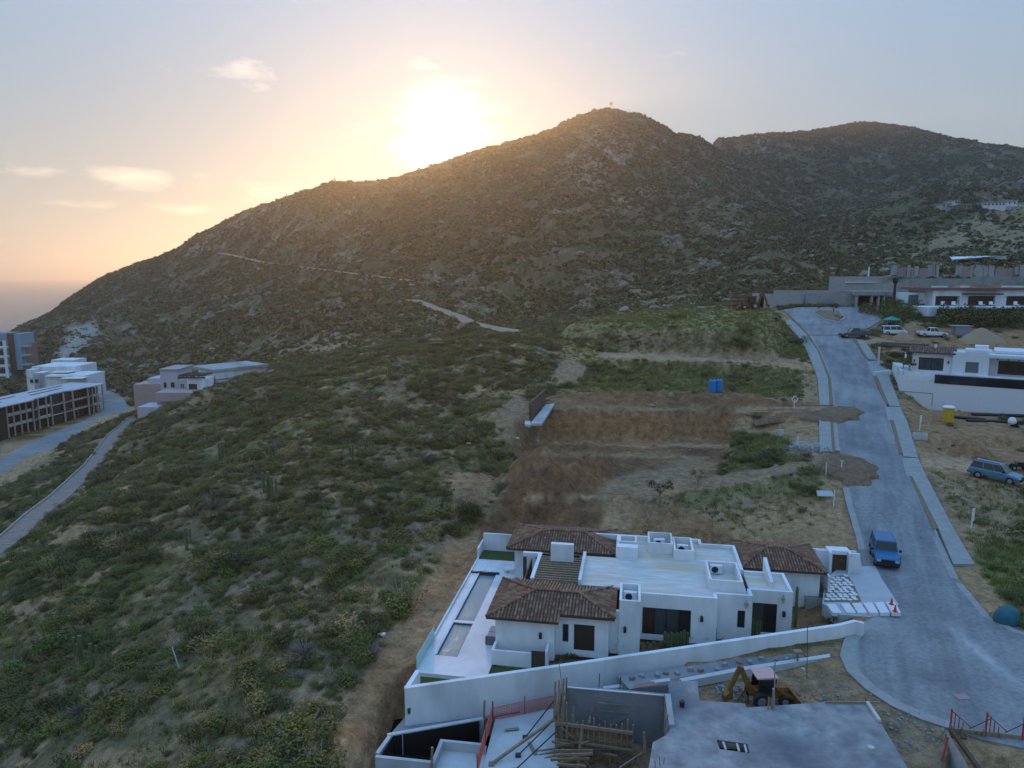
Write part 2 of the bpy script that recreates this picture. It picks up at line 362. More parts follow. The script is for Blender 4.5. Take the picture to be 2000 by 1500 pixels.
# flat or tilted pads: photo corners with z, width of the slope around them
VF = -1.4                                   # floor level of the villa
def Z(z): return z * K
PADS = [
 ('topplateau', [(1125, 640, 11.3), (1235, 606, 14.9), (1440, 601, 15.2), (1500, 606, 15.0), (1480, 640, 12.6), (1230, 648, 11.2)], 3.0),
 ('track3', [(1180, 688, 7.9), (1590, 712, 7.4), (1592, 732, 6.9), (1480, 708, 7.6), (1190, 700, 7.6)], 2.0),
 ('mid', [(1075, 770, 5.4), (1440, 765, 5.2), (1590, 795, 4.6), (1590, 803, 4.6), (1440, 804, 4.3), (1062, 804, 4.3)], 1.6),
 ('pit', [(1045, 862, 0.8), (1300, 866, 0.8), (1410, 862, 0.8), (1400, 930, 0.6), (1330, 970, 0.5), (1000, 968, 0.5), (985, 940, 0.5), (1020, 890, 0.6)], 1.6),
 ('behind', [(905, 1040, -1.7), (1260, 1028, -1.2), (1240, 1062, -1.6), (1255, 1120, -2.0), (900, 1120, -2.0)], 1.4),
 ('villa', [(935, 1062, VF - .12), (1200, 1052, VF - .12), (1615, 1075, VF - .12), (1617, 1180, VF - .12), (1640, 1242, VF - .12), (795, 1390, VF - .3), (780, 1350, VF - .3), (900, 1130, VF - .2)], 0.8),
 ('site', [(735, 1440, -3.4), (1090, 1368, -2.9), (1310, 1345, -2.9), (1330, 1900, -3.2), (500, 1900, -3.8)], 0.5),
 ('slabsite', [(1320, 1350, -.75), (1640, 1262, -.6), (1668, 1330, -.55), (1740, 1385, -.5), (1850, 1432, -.5), (1846, 1900, -.7), (1290, 1900, -.9)], .5),
 ('bay', [(1858, 1450, -3.2), (2300, 1480, -3.2), (2300, 1900, -3.2), (1858, 1900, -3.2)], .25),
 ('basin', [(748, 1485, -5.6), (770, 1425, -5.6), (955, 1390, -5.6), (955, 1900, -5.6), (720, 1900, -5.6)], .3),
 ('valley', [(-90, 905, -21.4), (60, 885, -21.4), (228, 815, -21.4), (262, 778, -21.4), (30, 772, -21.4), (-90, 790, -21.4)], 4.0),
 ('suvlot', [(1800, 880, 2.4), (1900, 900, 1.9), (2100, 930, 1.6), (2100, 975, 1.4), (1960, 958, 1.4), (1860, 925, 1.6), (1800, 905, 2.2)], 1.6),
 ('portalot', [(1765, 795, 3.7), (2000, 812, 3.3), (2100, 820, 3.2), (2100, 860, 3.0), (1900, 850, 3.0), (1790, 850, 3.2)], 1.6),
]
PADW = []
for nm, pl, w in PADS:
    q = [at(a, b, z * (1 if nm in ('villa', 'site', 'behind', 'basin', 'slabsite', 'bay') else K)) for a, b, z in pl]
    A = np.array([(1, p.x, p.y) for p in q]); zz = np.array([p.z for p in q])
    if len({round(p.z, 3) for p in q}) == 1: co = np.array([zz[0], 0, 0])
    else: co = np.linalg.lstsq(A, zz, rcond=None)[0]
    PADW.append((nm, [(p.x, p.y) for p in q], co, w))
# tracks: (list of (px, py, z), half width, shoulder)
TRACKS = [
 ('track1', [(1690, 905, 2.6), (1620, 903, 2.4), (1500, 925, 1.9), (1400, 943, 1.3), (1300, 958, .8), (1230, 962, .5)], 1.5, 1.6),
 ('track2', [(1640, 800, 4.4), (1560, 797, 4.3), (1440, 802, 4.0), (1300, 797, 4.0), (1150, 790, 4.2)], 1.3, 1.4),
]
TRW = [(nm, [at(a, b, z * K) for a, b, z in pl], hw, sh) for nm, pl, hw, sh in TRACKS]
# heaps: px, py, z, radius, height
HEAPS = [(1145, 905, .6, 3.0, 1.5), (1085, 905, .6, 2.6, 1.4), (1110, 925, .5, 2.6, 1.5), (1060, 925, .5, 2.8, 1.7), (1120, 945, .5, 2.4, 1.3), (1060, 950, .5, 3.2, 2.2), (1080, 965, .5, 2.4, 1.8), (1020, 950, .5, 2.6, 1.8), (1160, 925, .5, 2.2, 1.2), (1035, 970, .5, 2.6, 1.6),
 (1180, 785, 4.4, 3.2, .9), (1240, 786, 4.4, 3.4, 1.0), (1300, 788, 4.4, 3.4, 1.1), (1360, 790, 4.4, 3.6, 1.2), (1405, 796, 4.4, 3, .8), (1150, 790, 4.4, 2.6, .7),
 (1900, 890, 2.0, 2.6, 1.0), (1520, 775, 4.6, 2.6, 1.0), (1560, 780, 4.6, 2.4, .8)]
HPW = [(at(a, b, z * K), r * K * (1.15 if b > 880 else 1), h * K * (2.0 if b > 880 else 1.5)) for a, b, z, r, h in HEAPS]
def near_w(X, Y):
    return 1 - sstep(215, 330, Y)
def seg_dist(X, Y, pl):
    best = np.full(X.shape, 1e9); zz = np.zeros(X.shape)
    for a, b in zip(pl[:-1], pl[1:]):
        ex, ey = b.x - a.x, b.y - a.y; t = np.clip(((X - a.x) * ex + (Y - a.y) * ey) / (ex * ex + ey * ey), 0, 1)
        d = np.hypot(X - a.x - ex * t, Y - a.y - ey * t); m = d < best
        best = np.where(m, d, best); zz = np.where(m, a.z + (b.z - a.z) * t, zz)
    return best, zz
def hitb(px, py, y0=24.0, y1=900.0):
    r = ray(px, py); t = np.geomspace(y0 / r.y, y1 / r.y, 1500); g = base_h(r.x * t, r.y * t); b = np.where(g > H + r.z * t)[0]
    i = b[0] if len(b) else len(t) - 1; return Vector((r.x * t[i], r.y * t[i], float(g[i])))
LANES = {'stair': ([hitb(*p) for p in ((-60, 1110), (24, 1050), (72, 1005), (120, 968), (183, 907), (222, 852), (262, 818))], 1.35, 1.2),
 'valley': ([hitb(*p) for p in ((-60, 955), (20, 908), (80, 870), (140, 842), (190, 822), (228, 803), (215, 778), (190, 765))], 4.3, 2.0),
 'track': ([hitb(*p) for p in ((432, 494), (520, 514), (600, 523), (700, 536), (770, 545), (843, 554))], 3.4, 4.5),
 'zig': ([hitb(*p) for p in ((803, 586), (818, 590), (850, 603), (892, 617), (915, 630), (960, 641), (1010, 650))], 3.4, 4.0)}
def _smooth(key, pxs, deg=2):
    pl = LANES[key][0]; t = np.arange(len(pl)); c = np.polyfit(t, [p.z for p in pl], deg)
    for i, q in enumerate(pxs):
        p = at(q[0], q[1], float(np.polyval(c, i))); pl[i].x, pl[i].y, pl[i].z = p.x, p.y, p.z
_smooth('stair', ((-60, 1110), (24, 1050), (72, 1005), (120, 968), (183, 907), (222, 852), (262, 818)))
for _i, _q in enumerate(((-60, 955), (20, 908), (80, 870), (140, 842), (190, 822), (228, 803), (215, 778), (190, 765))):
    _p = at(_q[0], _q[1], (-20.2, -20.6, -21.0, -21.6, -22.2, -23.0, -23.4, -23.6)[_i]); _v = LANES['valley'][0]; _v[_i].x, _v[_i].y, _v[_i].z = _p.x, _p.y, _p.z
for k_, (pl_, hw_, sh_) in LANES.items():
    if k_ in ('stair', 'valley'): TRW.append((k_, pl_, hw_ + .3, sh_))
_RP = [atY(a, b, c * K) for a, b, c in RIDGE]
def ridge_dist(X, Y):
    d = np.full(X.shape, 999.0); m = Y > 380
    if m.any(): d[m] = seg_dist(X[m], Y[m], _RP)[0]
    return d
def ground(X, Y, full=True):
    X = np.asarray(X, float); Y = np.asarray(Y, float)
    h = base_h(X, Y)
    wm = sstep(230, 420, Y + 0.0 * X)
    # mountain relief: gullies and knolls
    gx = X * 0.012 + Y * 0.004; gy = Y * 0.009
    h = h - (1 - wm) * 0
    rel = (ridged(X / 95 + 3, Y / 150, 11, 4) - 0.55) * 32 + (ridged(X / 34 + 9, Y / 50, 61, 3) - .55) * 9 + (fbm(X / 28, Y / 34, 5, 4) - 0.5) * 9
    ridge_keep = 0.06 + 0.94 * sstep(25, 230, ridge_dist(X, Y))
    h = h + wm * rel * np.clip(ridge_keep, 0.2, 1) + wm * (fbm(X / 7, Y / 7, 55, 3) - 0.5) * 3.6
    # hillside lumps
    wh = (1 - wm) * sstep(6, -10, X - 8 - 0.0 * Y + 0.05 * (Y - 60))
    h = h + wh * ((fbm(X / 16, Y / 16, 21, 4) - 0.5) * 4.0 + (ridged(X / 30 + 0.6, Y / 22 - X / 40, 31, 3) - 0.55) * 2.0)
    h = h + (1 - wm) * (fbm(X / 2.6, Y / 2.6, 41, 3) - 0.5) * 0.75
    rough_small = (fbm(X / 1.6, Y / 1.6, 77, 3) - 0.5)
    for nm, poly, co, w in PADW:
        bx = [p[0] for p in poly]; by = [p[1] for p in poly]; ww = w * 2.2 * K
        m = (X > min(bx) - ww) & (X < max(bx) + ww) & (Y > min(by) - ww) & (Y < max(by) + ww)
        if not m.any(): continue
        d = inpoly(X[m], Y[m], poly)
        jag = (fbm(X[m] / 3.0, Y[m] / 3.0, 91, 3) - 0.5) * (1.4 if nm not in ('villa', 'site', 'basin', 'bay', 'slabsite') else 0.15)
        k = 1 - sstep(0, w * 1.3 * K, d + jag)
        pz = co[0] + co[1] * X[m] + co[2] * Y[m] + (0 if nm in ('villa',) else 0.22) * rough_small[m]
        hm = h[m]; h[m] = hm * (1 - k) + pz * k
    for nm, pl, hw, sh in TRW:
        d, zz = seg_dist(X, Y, pl); k = 1 - sstep(hw, hw + sh * 1.3, d)
        rut = -0.05 * np.exp(-((d - 0.75) / 0.22) ** 2)
        h = h * (1 - k) + (zz + rut) * k
    hp = np.zeros(X.shape)
    for c, r, hh in HPW:
        d = np.hypot(X - c.x, Y - c.y) / r
        hp = np.maximum(hp, np.where(d < 1, hh * (1 - d) * np.minimum(1, 1.15 - 0.25 * (1 - d)) + 0.12 * rough_small * (d < 1), 0))
    h = h + hp
    # road bed
    rz = road_z(X, Y)
    m = (Y > 40) & (Y < 190) & (X > 10) & (X < 90)
    if m.any():
        d = np.full(X.shape, 99.0); d[m] = inpoly(X[m], Y[m], road_poly)
        k = 1 - sstep(2.6, 6.5, d); h = h * (1 - k) + (rz - 0.10) * k
        d2 = np.full(X.shape, 99.0); d2[m] = inpoly(X[m], Y[m], turn_poly)
        k = 1 - sstep(0.5, 6, d2); h = h * (1 - k) + (turn_z(X, Y) - 0.14) * k
    m = (Y < 70) & (X > 0)
    if m.any():
        d = np.full(X.shape, 99.0); d[m] = inpoly(X[m], Y[m], cul_poly)
        k = 1 - sstep(0.15, 3.5, d); h = h * (1 - k) - 0.10 * k
    return h
def gz(x, y): return float(ground(np.array([x]), np.array([y]))[0])
def hit(px, py, y0=24.0, y1=1000.0):
    """first point of the ground seen at a photo pixel"""
    r = ray(px, py); n = 700
    t = np.geomspace(y0 / r.y, y1 / r.y, n); X = r.x * t; Y = r.y * t; Zr = H + r.z * t
    g = ground(X, Y); b = np.where(g > Zr)[0]
    if len(b) == 0: return Vector((X[-1], Y[-1], g[-1]))
    i = max(1, b[0]); t0, t1 = t[i - 1], t[i]
    tt = np.linspace(t0, t1, 30); g = ground(r.x * tt, r.y * tt); j = np.where(g > H + r.z * tt)[0]; j = j[0] if len(j) else 29
    return Vector((r.x * tt[j], r.y * tt[j], float(g[j])))
def _relane(key, pxs, n=26):
    t = np.linspace(0, len(pxs) - 1, n); xs = np.interp(t, range(len(pxs)), [p[0] for p in pxs]); ys = np.interp(t, range(len(pxs)), [p[1] for p in pxs])
    pl = [hit(a, b) for a, b in zip(xs, ys)]; Yv = np.array([p.y for p in pl]); c = np.polyfit(t, Yv, 3); out = []
    for a, b, tt, p in zip(xs, ys, t, pl):
        y = .5 * p.y + .5 * float(np.polyval(c, tt)); q = atY(a, b, y); out.append(q)
    L_ = LANES[key]; LANES[key] = (out, L_[1], L_[2]); return (key, out, L_[1] + .3, L_[2])
_new = [_relane('track', ((432, 494), (520, 514), (600, 523), (700, 536), (770, 545), (843, 554))), _relane('zig', ((803, 586), (818, 590), (850, 603), (892, 617), (915, 630), (960, 641), (1010, 650)))]
TRW += _new
def proj(X, Y, Zv):
    zc = Zv - H; d = Y * CO - zc * SI; u = Y * SI + zc * CO
    d = np.maximum(d, 0.1)
    return CX + F_PX * X / d, CY - F_PX * u / d

# ------------------------------------------------------------------ ground sheet with a colour per vertex
def axis(parts):
    out = []
    for a, b, s in parts: out += list(np.arange(a, b, s))
    return np.array(out)
gx = np.r_[-4000, -2500, -1500, -1100, axis([(-900, -400, 10), (-400, -200, 3.2), (-200, -60, 1.2), (-60, 60, .42), (60, 110, 0.8), (110, 300, 2.6), (300, 760, 5), (760, 1400, 20)]), 1800, 2600, 4000]
gy = np.r_[-300, -150, -60, axis([(-20, 22, 6), (22, 120, .42), (120, 205, .85), (205, 420, 2.0), (420, 700, 2.2), (700, 1050, 3.2), (1050, 1500, 20)]), 1700, 2300, 3000, 5000]
gx = np.r_[-4000, -2500, -1500, -1100, axis([(-900, -400, 10), (-400, -200, 3.2), (-200, -64, 1.3), (-64, 62, .5), (62, 110, 0.9), (110, 300, 2.6), (300, 760, 5), (760, 1400, 20)]), 1800, 2600, 4000]
gy = np.r_[-300, -150, -60, axis([(-20, 22, 6), (22, 122, .5), (122, 205, .95), (205, 420, 2.1), (420, 700, 2.4), (700, 1050, 3.4), (1050, 1500, 20)]), 1700, 2300, 3000, 5000]
GX, GY = np.meshgrid(gx, gy)
GZ = ground(GX, GY)
# let the far and side land dive under the sea
GZ = np.where((GY > 1150), GZ - (GY - 1150) * 0.12, GZ)
QX, QY = proj(GX, GY, GZ)
rng = np.random.default_rng(3)

TAN = np.array((0.39, 0.235, 0.12)); PALE = np.array((0.50, 0.34, 0.20)); BROWN = np.array((0.27, 0.135, 0.06)); DKB = np.array((0.13, 0.075, 0.04))
GREY = np.array((0.29, 0.20, 0.12)); GRN = np.array((0.10, 0.105, 0.028)); LGRN = np.array((0.20, 0.19, 0.06)); STRAW = np.array((0.32, 0.25, 0.115)); ROCK = np.array((0.36, 0.32, 0.27))
def mixc(c, target, k): return c * (1 - k[..., None]) + target * k[..., None]
# Each zone of bare or grassy ground: outline in the photo, colour, edge softness in metres-ish pixels, shrub factor, max distance
ZONES = [
 # name, outline, colours (a,b), soft px, shrubs, grass, far limit
 ('plateau', [(1095, 640), (1230, 600), (1510, 598), (1560, 640), (1600, 700), (1600, 800), (1440, 800), (1080, 790), (1075, 740), (1100, 690)], (STRAW * .9, TAN), 10, 0.1, 0.5, 200),
 ('bankgreen1', [(1160, 655), (1470, 640), (1560, 660), (1590, 700), (1480, 690), (1200, 685), (1130, 670)], (GRN, GREY), 14, 0.55, 0.8, 180),
 ('topgrass', [(1120, 640), (1235, 610), (1500, 606), (1545, 640), (1400, 645), (1200, 650)], (STRAW, LGRN), 9, 0.04, .7, 200),
 ('edgegreen', [(1500, 612), (1545, 640), (1578, 700), (1500, 690), (1430, 650), (1450, 615)], (GRN, STRAW), 10, 0.12, .9, 200),
 ('midgreen', [(1110, 705), (1470, 708), (1570, 735), (1588, 780), (1500, 778), (1440, 768), (1200, 768), (1080, 760)], (GRN * .9, STRAW * .8), 14, 0.35, .9, 160),
 ('cutleft', [(1080, 710), (1120, 700), (1150, 720), (1130, 750), (1090, 755)], (TAN * .9, GREY), 6, 0.0, 0.1, 160),
 ('tantrack', [(1160, 689), (1470, 690), (1590, 712), (1592, 728), (1480, 710), (1180, 700)], (TAN, PALE * .8), 3, 0.0, 0.0, 160),
 ('tanedge', [(1570, 730), (1598, 735), (1598, 860), (1580, 870), (1560, 800)], (TAN, GREY), 6, 0, .15, 150),
 ('brownshelf', [(1075, 768), (1440, 766), (1600, 792), (1680, 796), (1690, 818), (1600, 822), (1440, 812), (1400, 930), (1240, 1062), (900, 1090), (890, 1060), (950, 1010), (990, 950), (1005, 880), (1040, 860), (1050, 800)], (BROWN, DKB), 12, 0, 0, 140),
 ('palestrip', [(1045, 853), (1180, 858), (1300, 864), (1425, 868), (1425, 876), (1300, 872), (1045, 864)], (TAN, PALE * .8), 5, 0, 0, 110),
 ('pitstripe', [(1060, 880), (1250, 884), (1380, 892), (1380, 897), (1200, 893), (1060, 888)], (TAN * .7, TAN * .9), 5, 0, 0, 110),
 ('pitstripe2', [(1090, 808), (1440, 806), (1440, 812), (1090, 814)], (TAN * .8, TAN), 3, 0, 0, 110),
 ('shelfpale', [(1080, 778), (1200, 792), (1320, 796), (1440, 800), (1440, 805), (1200, 803), (1080, 800)], (TAN * .6, TAN * .85), 6, 0, 0, 120),
 ('rimpale', [(1015, 962), (1100, 968), (1180, 966), (1250, 972), (1250, 978), (1100, 976), (1010, 972)], (TAN, PALE * .8), 4, 0, 0, 100),
 ('cutbank', [(1060, 806), (1440, 806), (1440, 850), (1400, 866), (1050, 866)], (BROWN * 1.25, TAN * .6), 4, 0, 0, 110),
 ('pitpale', [(1210, 925), (1360, 890), (1400, 910), (1360, 950), (1280, 970), (1180, 990), (1150, 970)], (TAN * .75, GREY * .9), 12, 0, 0, 110),
 ('sand', [(1180, 968), (1270, 968), (1290, 1040), (1170, 1040)], (TAN * .75, TAN), 10, 0, 0, 100),
 ('lotA', [(1240, 990), (1320, 960), (1460, 940), (1600, 925), (1640, 950), (1670, 1050), (1700, 1110), (1430, 1075), (1260, 1050)], (TAN * .85, GREY), 8, 0.02, 0.40, 90),
 ('lotAtan', [(1290, 1000), (1640, 1000), (1690, 1090), (1420, 1060), (1330, 1050)], (TAN, TAN * .8), 14, 0.03, .35, 90),
 ('lotAgreen', [(1320, 965), (1450, 945), (1600, 930), (1610, 965), (1500, 970), (1420, 985), (1330, 990)], (GRN, STRAW), 14, 0.04, .75, 90),
 ('lotAgreen2', [(1260, 995), (1300, 985), (1340, 1010), (1380, 1050), (1300, 1040)], (GRN, GREY), 10, 0.05, .5, 90),
 ('pitgreen', [(1425, 905), (1440, 850), (1480, 840), (1560, 868), (1550, 900), (1500, 920), (1420, 930)], (GRN * .8, LGRN), 8, 0.35, 1.0, 110),
 ('cliptan', [(1440, 812), (1600, 820), (1600, 860), (1540, 850), (1450, 845), (1420, 840)], (TAN, TAN * .8), 6, 0, .15, 110),
 ('rubble', [(1548, 858), (1600, 855), (1602, 888), (1540, 886)], (GREY * 1.2, ROCK), 4, 0, 0, 110),
 ('track1', [(1230, 955), (1400, 930), (1500, 912), (1640, 892), (1660, 905), (1500, 935), (1400, 955), (1250, 975)], (GREY * .95, TAN * .8), 4, 0, 0, 100),
 ('track2', [(1440, 796), (1680, 792), (1680, 800), (1440, 806)], (TAN, GREY), 2, 0, 0, 120),
 ('behindA', [(1240, 1000), (1330, 985), (1420, 1030), (1425, 1065), (1230, 1065)], (TAN * .8, BROWN), 10, 0, .15, 90),
 ('villaedge', [(870, 1060), (930, 1040), (950, 1100), (800, 1330), (790, 1420), (740, 1500), (620, 1500), (660, 1400), (760, 1250), (820, 1150)], (TAN * 1.1, BROWN * 1.2), 9, 0, 0, 80),
 ('spoil1', [(960, 850), (975, 790), (1010, 770), (1040, 790), (1035, 840), (1010, 870)], (TAN * .8, GREY), 6, 0.02, 0, 120),
 ('spoil2', [(880, 990), (900, 940), (940, 920), (980, 940), (960, 980), (920, 1000)], (TAN * .8, TAN * .6), 6, 0.02, 0, 100),
 ('site', [(740, 1500), (800, 1400), (1200, 1340), (1640, 1258), (1700, 1345), (1860, 1440), (1840, 1520)], (GREY * .9, TAN * .75), 5, 0, 0, 60),
 ('garden', [(1070, 1300), (1250, 1240), (1560, 1180), (1700, 1200), (1640, 1225), (1100, 1300)], (TAN * .6, BROWN), 3, 0, 0, 60),
 ('rightlot', [(1758, 780), (2010, 800), (2010, 960), (1830, 920), (1790, 860)], (TAN * .9, BROWN), 8, 0.01, .1, 150),
 ('suvtrack', [(1795, 885), (1900, 895), (2010, 930), (2010, 965), (1900, 935), (1800, 912)], (TAN * 1.05, PALE * .85), 6, 0, 0, 120),
 ('rightslope', [(1820, 925), (1960, 945), (2010, 970), (2010, 1210), (1960, 1190), (1890, 1120), (1840, 1010)], (TAN * .9, GREY), 10, 0.05, .45, 100),
 ('rightgreen', [(1900, 1070), (2010, 1050), (2010, 1230), (1960, 1180), (1910, 1120)], (GRN, LGRN), 12, 0.12, 1.0, 100),
 ('shoulder', [(1858, 1100), (1905, 1100), (1960, 1180), (1950, 1215), (1900, 1165)], (TAN, TAN * .8), 5, 0, 0, 90),
 ('uplot', [(1700, 660), (1760, 640), (2010, 640), (2010, 690), (1760, 690)], (TAN * .75, BROWN * 1.4), 5, .02, .1, 200),
 ('valley', [(0, 865), (60, 860), (110, 850), (215, 800), (260, 790), (280, 800), (150, 850), (0, 960)], (TAN, PALE * .8), 5, 0, 0, 400),
 ('valley2', [(-10, 880), (20, 905), (60, 895), (30, 930), (-10, 960)], (TAN, PALE * .8), 5, 0, 0, 300),
 ('scar', [(110, 690), (140, 640), (185, 625), (195, 650), (150, 690), (120, 700)], (ROCK, ROCK * .8), 7, .15, 0, 900),
 ('knoll2', [(540, 690), (620, 668), (700, 650), (712, 660), (640, 690)], (PALE * .8, GREY), 8, .15, .1, 500),
 ('knoll', [(480, 705), (560, 680), (640, 650), (700, 640), (720, 660), (640, 690), (540, 712)], (STRAW * .9, TAN), 8, .25, .2, 500),
 ('peakrock', [(1130, 240), (1200, 235), (1260, 270), (1230, 330), (1150, 370), (1090, 340)], (ROCK * .85, GREY), 24, .6, 0, 1400),
 ('rock2', [(1190, 370), (1290, 360), (1280, 400), (1180, 430)], (ROCK * .85, GREY), 18, .6, 0, 1400),
 ('rock3', [(1390, 430), (1470, 420), (1480, 450), (1400, 470)], (ROCK * .9, GREY), 10, .5, 0, 1400),
 ('ridgerock', [(330, 500), (480, 410), (560, 390), (540, 420), (420, 500)], (ROCK * .7, GREY), 12, .6, 0, 1400),
 ('righthill', [(1780, 480), (1900, 420), (2010, 400), (2010, 500), (1880, 505), (1740, 520)], (STRAW * .8, GREY), 12, .6, .2, 700),
]
def shade_points(X, Y, Zv, want='all'):
    qx, qy = proj(X, Y, Zv)
    n1 = fbm(X / 6, Y / 6, 101, 4); n2 = fbm(X / 1.7, Y / 1.7, 111, 3); n3 = fbm(X / 22, Y / 22, 121, 3)
    k = np.clip((n1 - 0.42) * 5, 0, 1)
    c = np.tile(np.array((0.20, 0.145, 0.08)), X.shape + (1,)); c = mixc(c, np.array((0.155, 0.115, 0.045)), np.clip((n3 - .42) * 5, 0, 1)); c = mixc(c, np.array((0.11, 0.09, 0.028)), k * .7)
    c = mixc(c, TAN * .95, np.clip((fbm(X / 4.2, Y / 3.2, 141, 4) - .52) * 12, 0, 1)); c = mixc(c, GREY * .85, np.clip((fbm(X / 7.5, Y / 5, 151, 4) - .555) * 12, 0, 1))
    c = mixc(c, STRAW * .7, np.clip((n2 - .64) * 8, 0, 1) * .6)
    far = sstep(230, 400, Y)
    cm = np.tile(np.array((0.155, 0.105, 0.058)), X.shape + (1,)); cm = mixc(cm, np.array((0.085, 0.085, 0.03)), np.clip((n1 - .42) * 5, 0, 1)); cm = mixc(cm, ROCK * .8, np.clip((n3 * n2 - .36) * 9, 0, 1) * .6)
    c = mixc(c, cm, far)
    shr = np.ones(X.shape); grs = np.full(X.shape, 0.25) * (1 - far)
    for nm, poly, (ca, cb), soft, sf, gf, lim in ZONES:
        bx = [p[0] for p in poly]; by = [p[1] for p in poly]
        m = (qx > min(bx) - soft * 2) & (qx < max(bx) + soft * 2) & (qy > min(by) - soft * 2) & (qy < max(by) + soft * 2) & (Y < lim * K) & (Y > 20)
        if nm in ('peakrock', 'rock2', 'rock3', 'ridgerock', 'scar'): m &= Y > 300
        if nm == 'righthill': m &= Y > 180
        if not m.any(): continue
        d = inpoly(qx[m], qy[m], poly) + (n2[m] - .5) * soft * 1.8 + (n1[m] - .5) * soft * 1.4
        w = 1 - sstep(-soft * .5, soft * .5, d)
        if nm in ('peakrock', 'rock2', 'rock3', 'ridgerock', 'knoll'): w = w * np.clip((n2[m] * .6 + n1[m] * .4 - .46) * 9, 0, 1)
        t = np.clip((n1[m] * .5 + n2[m] * .5 - .35) * 3.3, 0, 1)
        cc = ca * (1 - t[..., None]) + cb * t[..., None]
        c[m] = c[m] * (1 - w[..., None]) + cc * w[..., None]
        shr[m] = shr[m] * (1 - w) + sf * w; grs[m] = grs[m] * (1 - w) + gf * w
    return c * (0.88 + 0.24 * n2[..., None]), shr, grs, n1, n3
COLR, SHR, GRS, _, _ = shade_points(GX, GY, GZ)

def ground_material():
    m = bpy.data.materials.new('ground'); m.use_nodes = True; nt = m.node_tree; N = nt.nodes.new; L = nt.links.new
    b = nt.nodes['Principled BSDF']; b.inputs['Roughness'].default_value = 0.95; b.inputs['Specular IOR Level'].default_value = 0.15
    at_ = N('ShaderNodeVertexColor'); at_.layer_name = 'Col'
    tc = N('ShaderNodeTexCoord')
    def noise(s, d=6):
        n = N('ShaderNodeTexNoise'); n.inputs['Scale'].default_value = s; n.inputs['Detail'].default_value = d; n.inputs['Roughness'].default_value = .65; L(tc.outputs['Object'], n.inputs[0]); return n
    n1 = noise(1.3); n2 = noise(0.35, 5); n3 = noise(6.0, 3)
    mr = N('ShaderNodeMapRange'); mr.inputs[1].default_value = .3; mr.inputs[2].default_value = .7; mr.inputs[3].default_value = .55; mr.inputs[4].default_value = 1.5; L(n1.outputs['Fac'], mr.inputs[0])
    mr2 = N('ShaderNodeMapRange'); mr2.inputs[1].default_value = .3; mr2.inputs[2].default_value = .7; mr2.inputs[3].default_value = .8; mr2.inputs[4].default_value = 1.22; L(n3.outputs['Fac'], mr2.inputs[0])
    mu = N('ShaderNodeMath'); mu.operation = 'MULTIPLY'; L(mr.outputs[0], mu.inputs[0]); L(mr2.outputs[0], mu.inputs[1])
    v = N('ShaderNodeVectorMath'); v.operation = 'SCALE'; L(at_.outputs['Color'], v.inputs[0]); L(mu.outputs[0], v.inputs['Scale'])
    L(v.outputs[0], b.inputs['Base Color'])
    ad = N('ShaderNodeMath'); ad.operation = 'ADD'; L(n1.outputs['Fac'], ad.inputs[0]); L(n3.outputs['Fac'], ad.inputs[1])
    bp = N('ShaderNodeBump'); bp.inputs['Strength'].default_value = .8; bp.inputs['Distance'].default_value = .25; L(ad.outputs[0], bp.inputs['Height']); L(bp.outputs[0], b.inputs['Normal'])
    return m
GMAT = ground_material()
def sheet(name, j0, j1, label):
    X = GX[j0:j1 + 1]; Y = GY[j0:j1 + 1]; Zz = GZ[j0:j1 + 1]; ny, nx = X.shape
    me = bpy.data.meshes.new(name)
    v = np.stack([X, Y, Zz], -1).reshape(-1, 3).astype(np.float32)
    idx = np.arange(nx * ny).reshape(ny, nx)
    f = np.stack([idx[:-1, :-1], idx[:-1, 1:], idx[1:, 1:], idx[1:, :-1]], -1).reshape(-1, 4)
    me.vertices.add(len(v)); me.vertices.foreach_set('co', v.ravel())
    me.loops.add(f.size); me.loops.foreach_set('vertex_index', f.ravel().astype(np.int32))
    me.polygons.add(len(f)); me.polygons.foreach_set('loop_start', np.arange(0, f.size, 4, dtype=np.int32)); me.polygons.foreach_set('loop_total', np.full(len(f), 4, np.int32))
    me.update(calc_edges=True); me.polygons.foreach_set('use_smooth', [True] * len(f))
    ca = me.color_attributes.new('Col', 'FLOAT_COLOR', 'POINT')
    cc = np.ones((len(v), 4), np.float32); cc[:, :3] = COLR[j0:j1 + 1].reshape(-1, 3); ca.data.foreach_set('color', cc.ravel())
    me.materials.append(GMAT)
    o = bpy.data.objects.new(name, me); COL.objects.link(o); tag(o, label, None, None, 'structure'); return o
js = int(np.argmin(abs(gy - 245)))
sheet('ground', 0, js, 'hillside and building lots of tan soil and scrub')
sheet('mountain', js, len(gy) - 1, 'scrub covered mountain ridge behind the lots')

# ------------------------------------------------------------------ sea
wm_ = bpy.data.materials.new('sea_water'); wm_.use_nodes = True
def _sea(m):
    nt = m.node_tree; N = nt.nodes.new; L = nt.links.new; b = nt.nodes['Principled BSDF']
    b.inputs['Base Color'].default_value = (0.03, 0.06, 0.08, 1); b.inputs['Roughness'].default_value = .22; b.inputs['IOR'].default_value = 1.33
    tc = N('ShaderNodeTexCoord'); mp = N('ShaderNodeMapping'); mp.inputs['Scale'].default_value = (.05, .02, 1); L(tc.outputs['Object'], mp.inputs[0])
    n = N('ShaderNodeTexNoise'); n.inputs['Scale'].default_value = 1.5; n.inputs['Detail'].default_value = 8; n.inputs['Roughness'].default_value = .7; L(mp.outputs[0], n.inputs[0])
    bp = N('ShaderNodeBump'); bp.inputs['Strength'].default_value = 1.0; bp.inputs['Distance'].default_value = 3.0; L(n.outputs['Fac'], bp.inputs['Height']); L(bp.outputs[0], b.inputs['Normal'])
_sea(wm_)
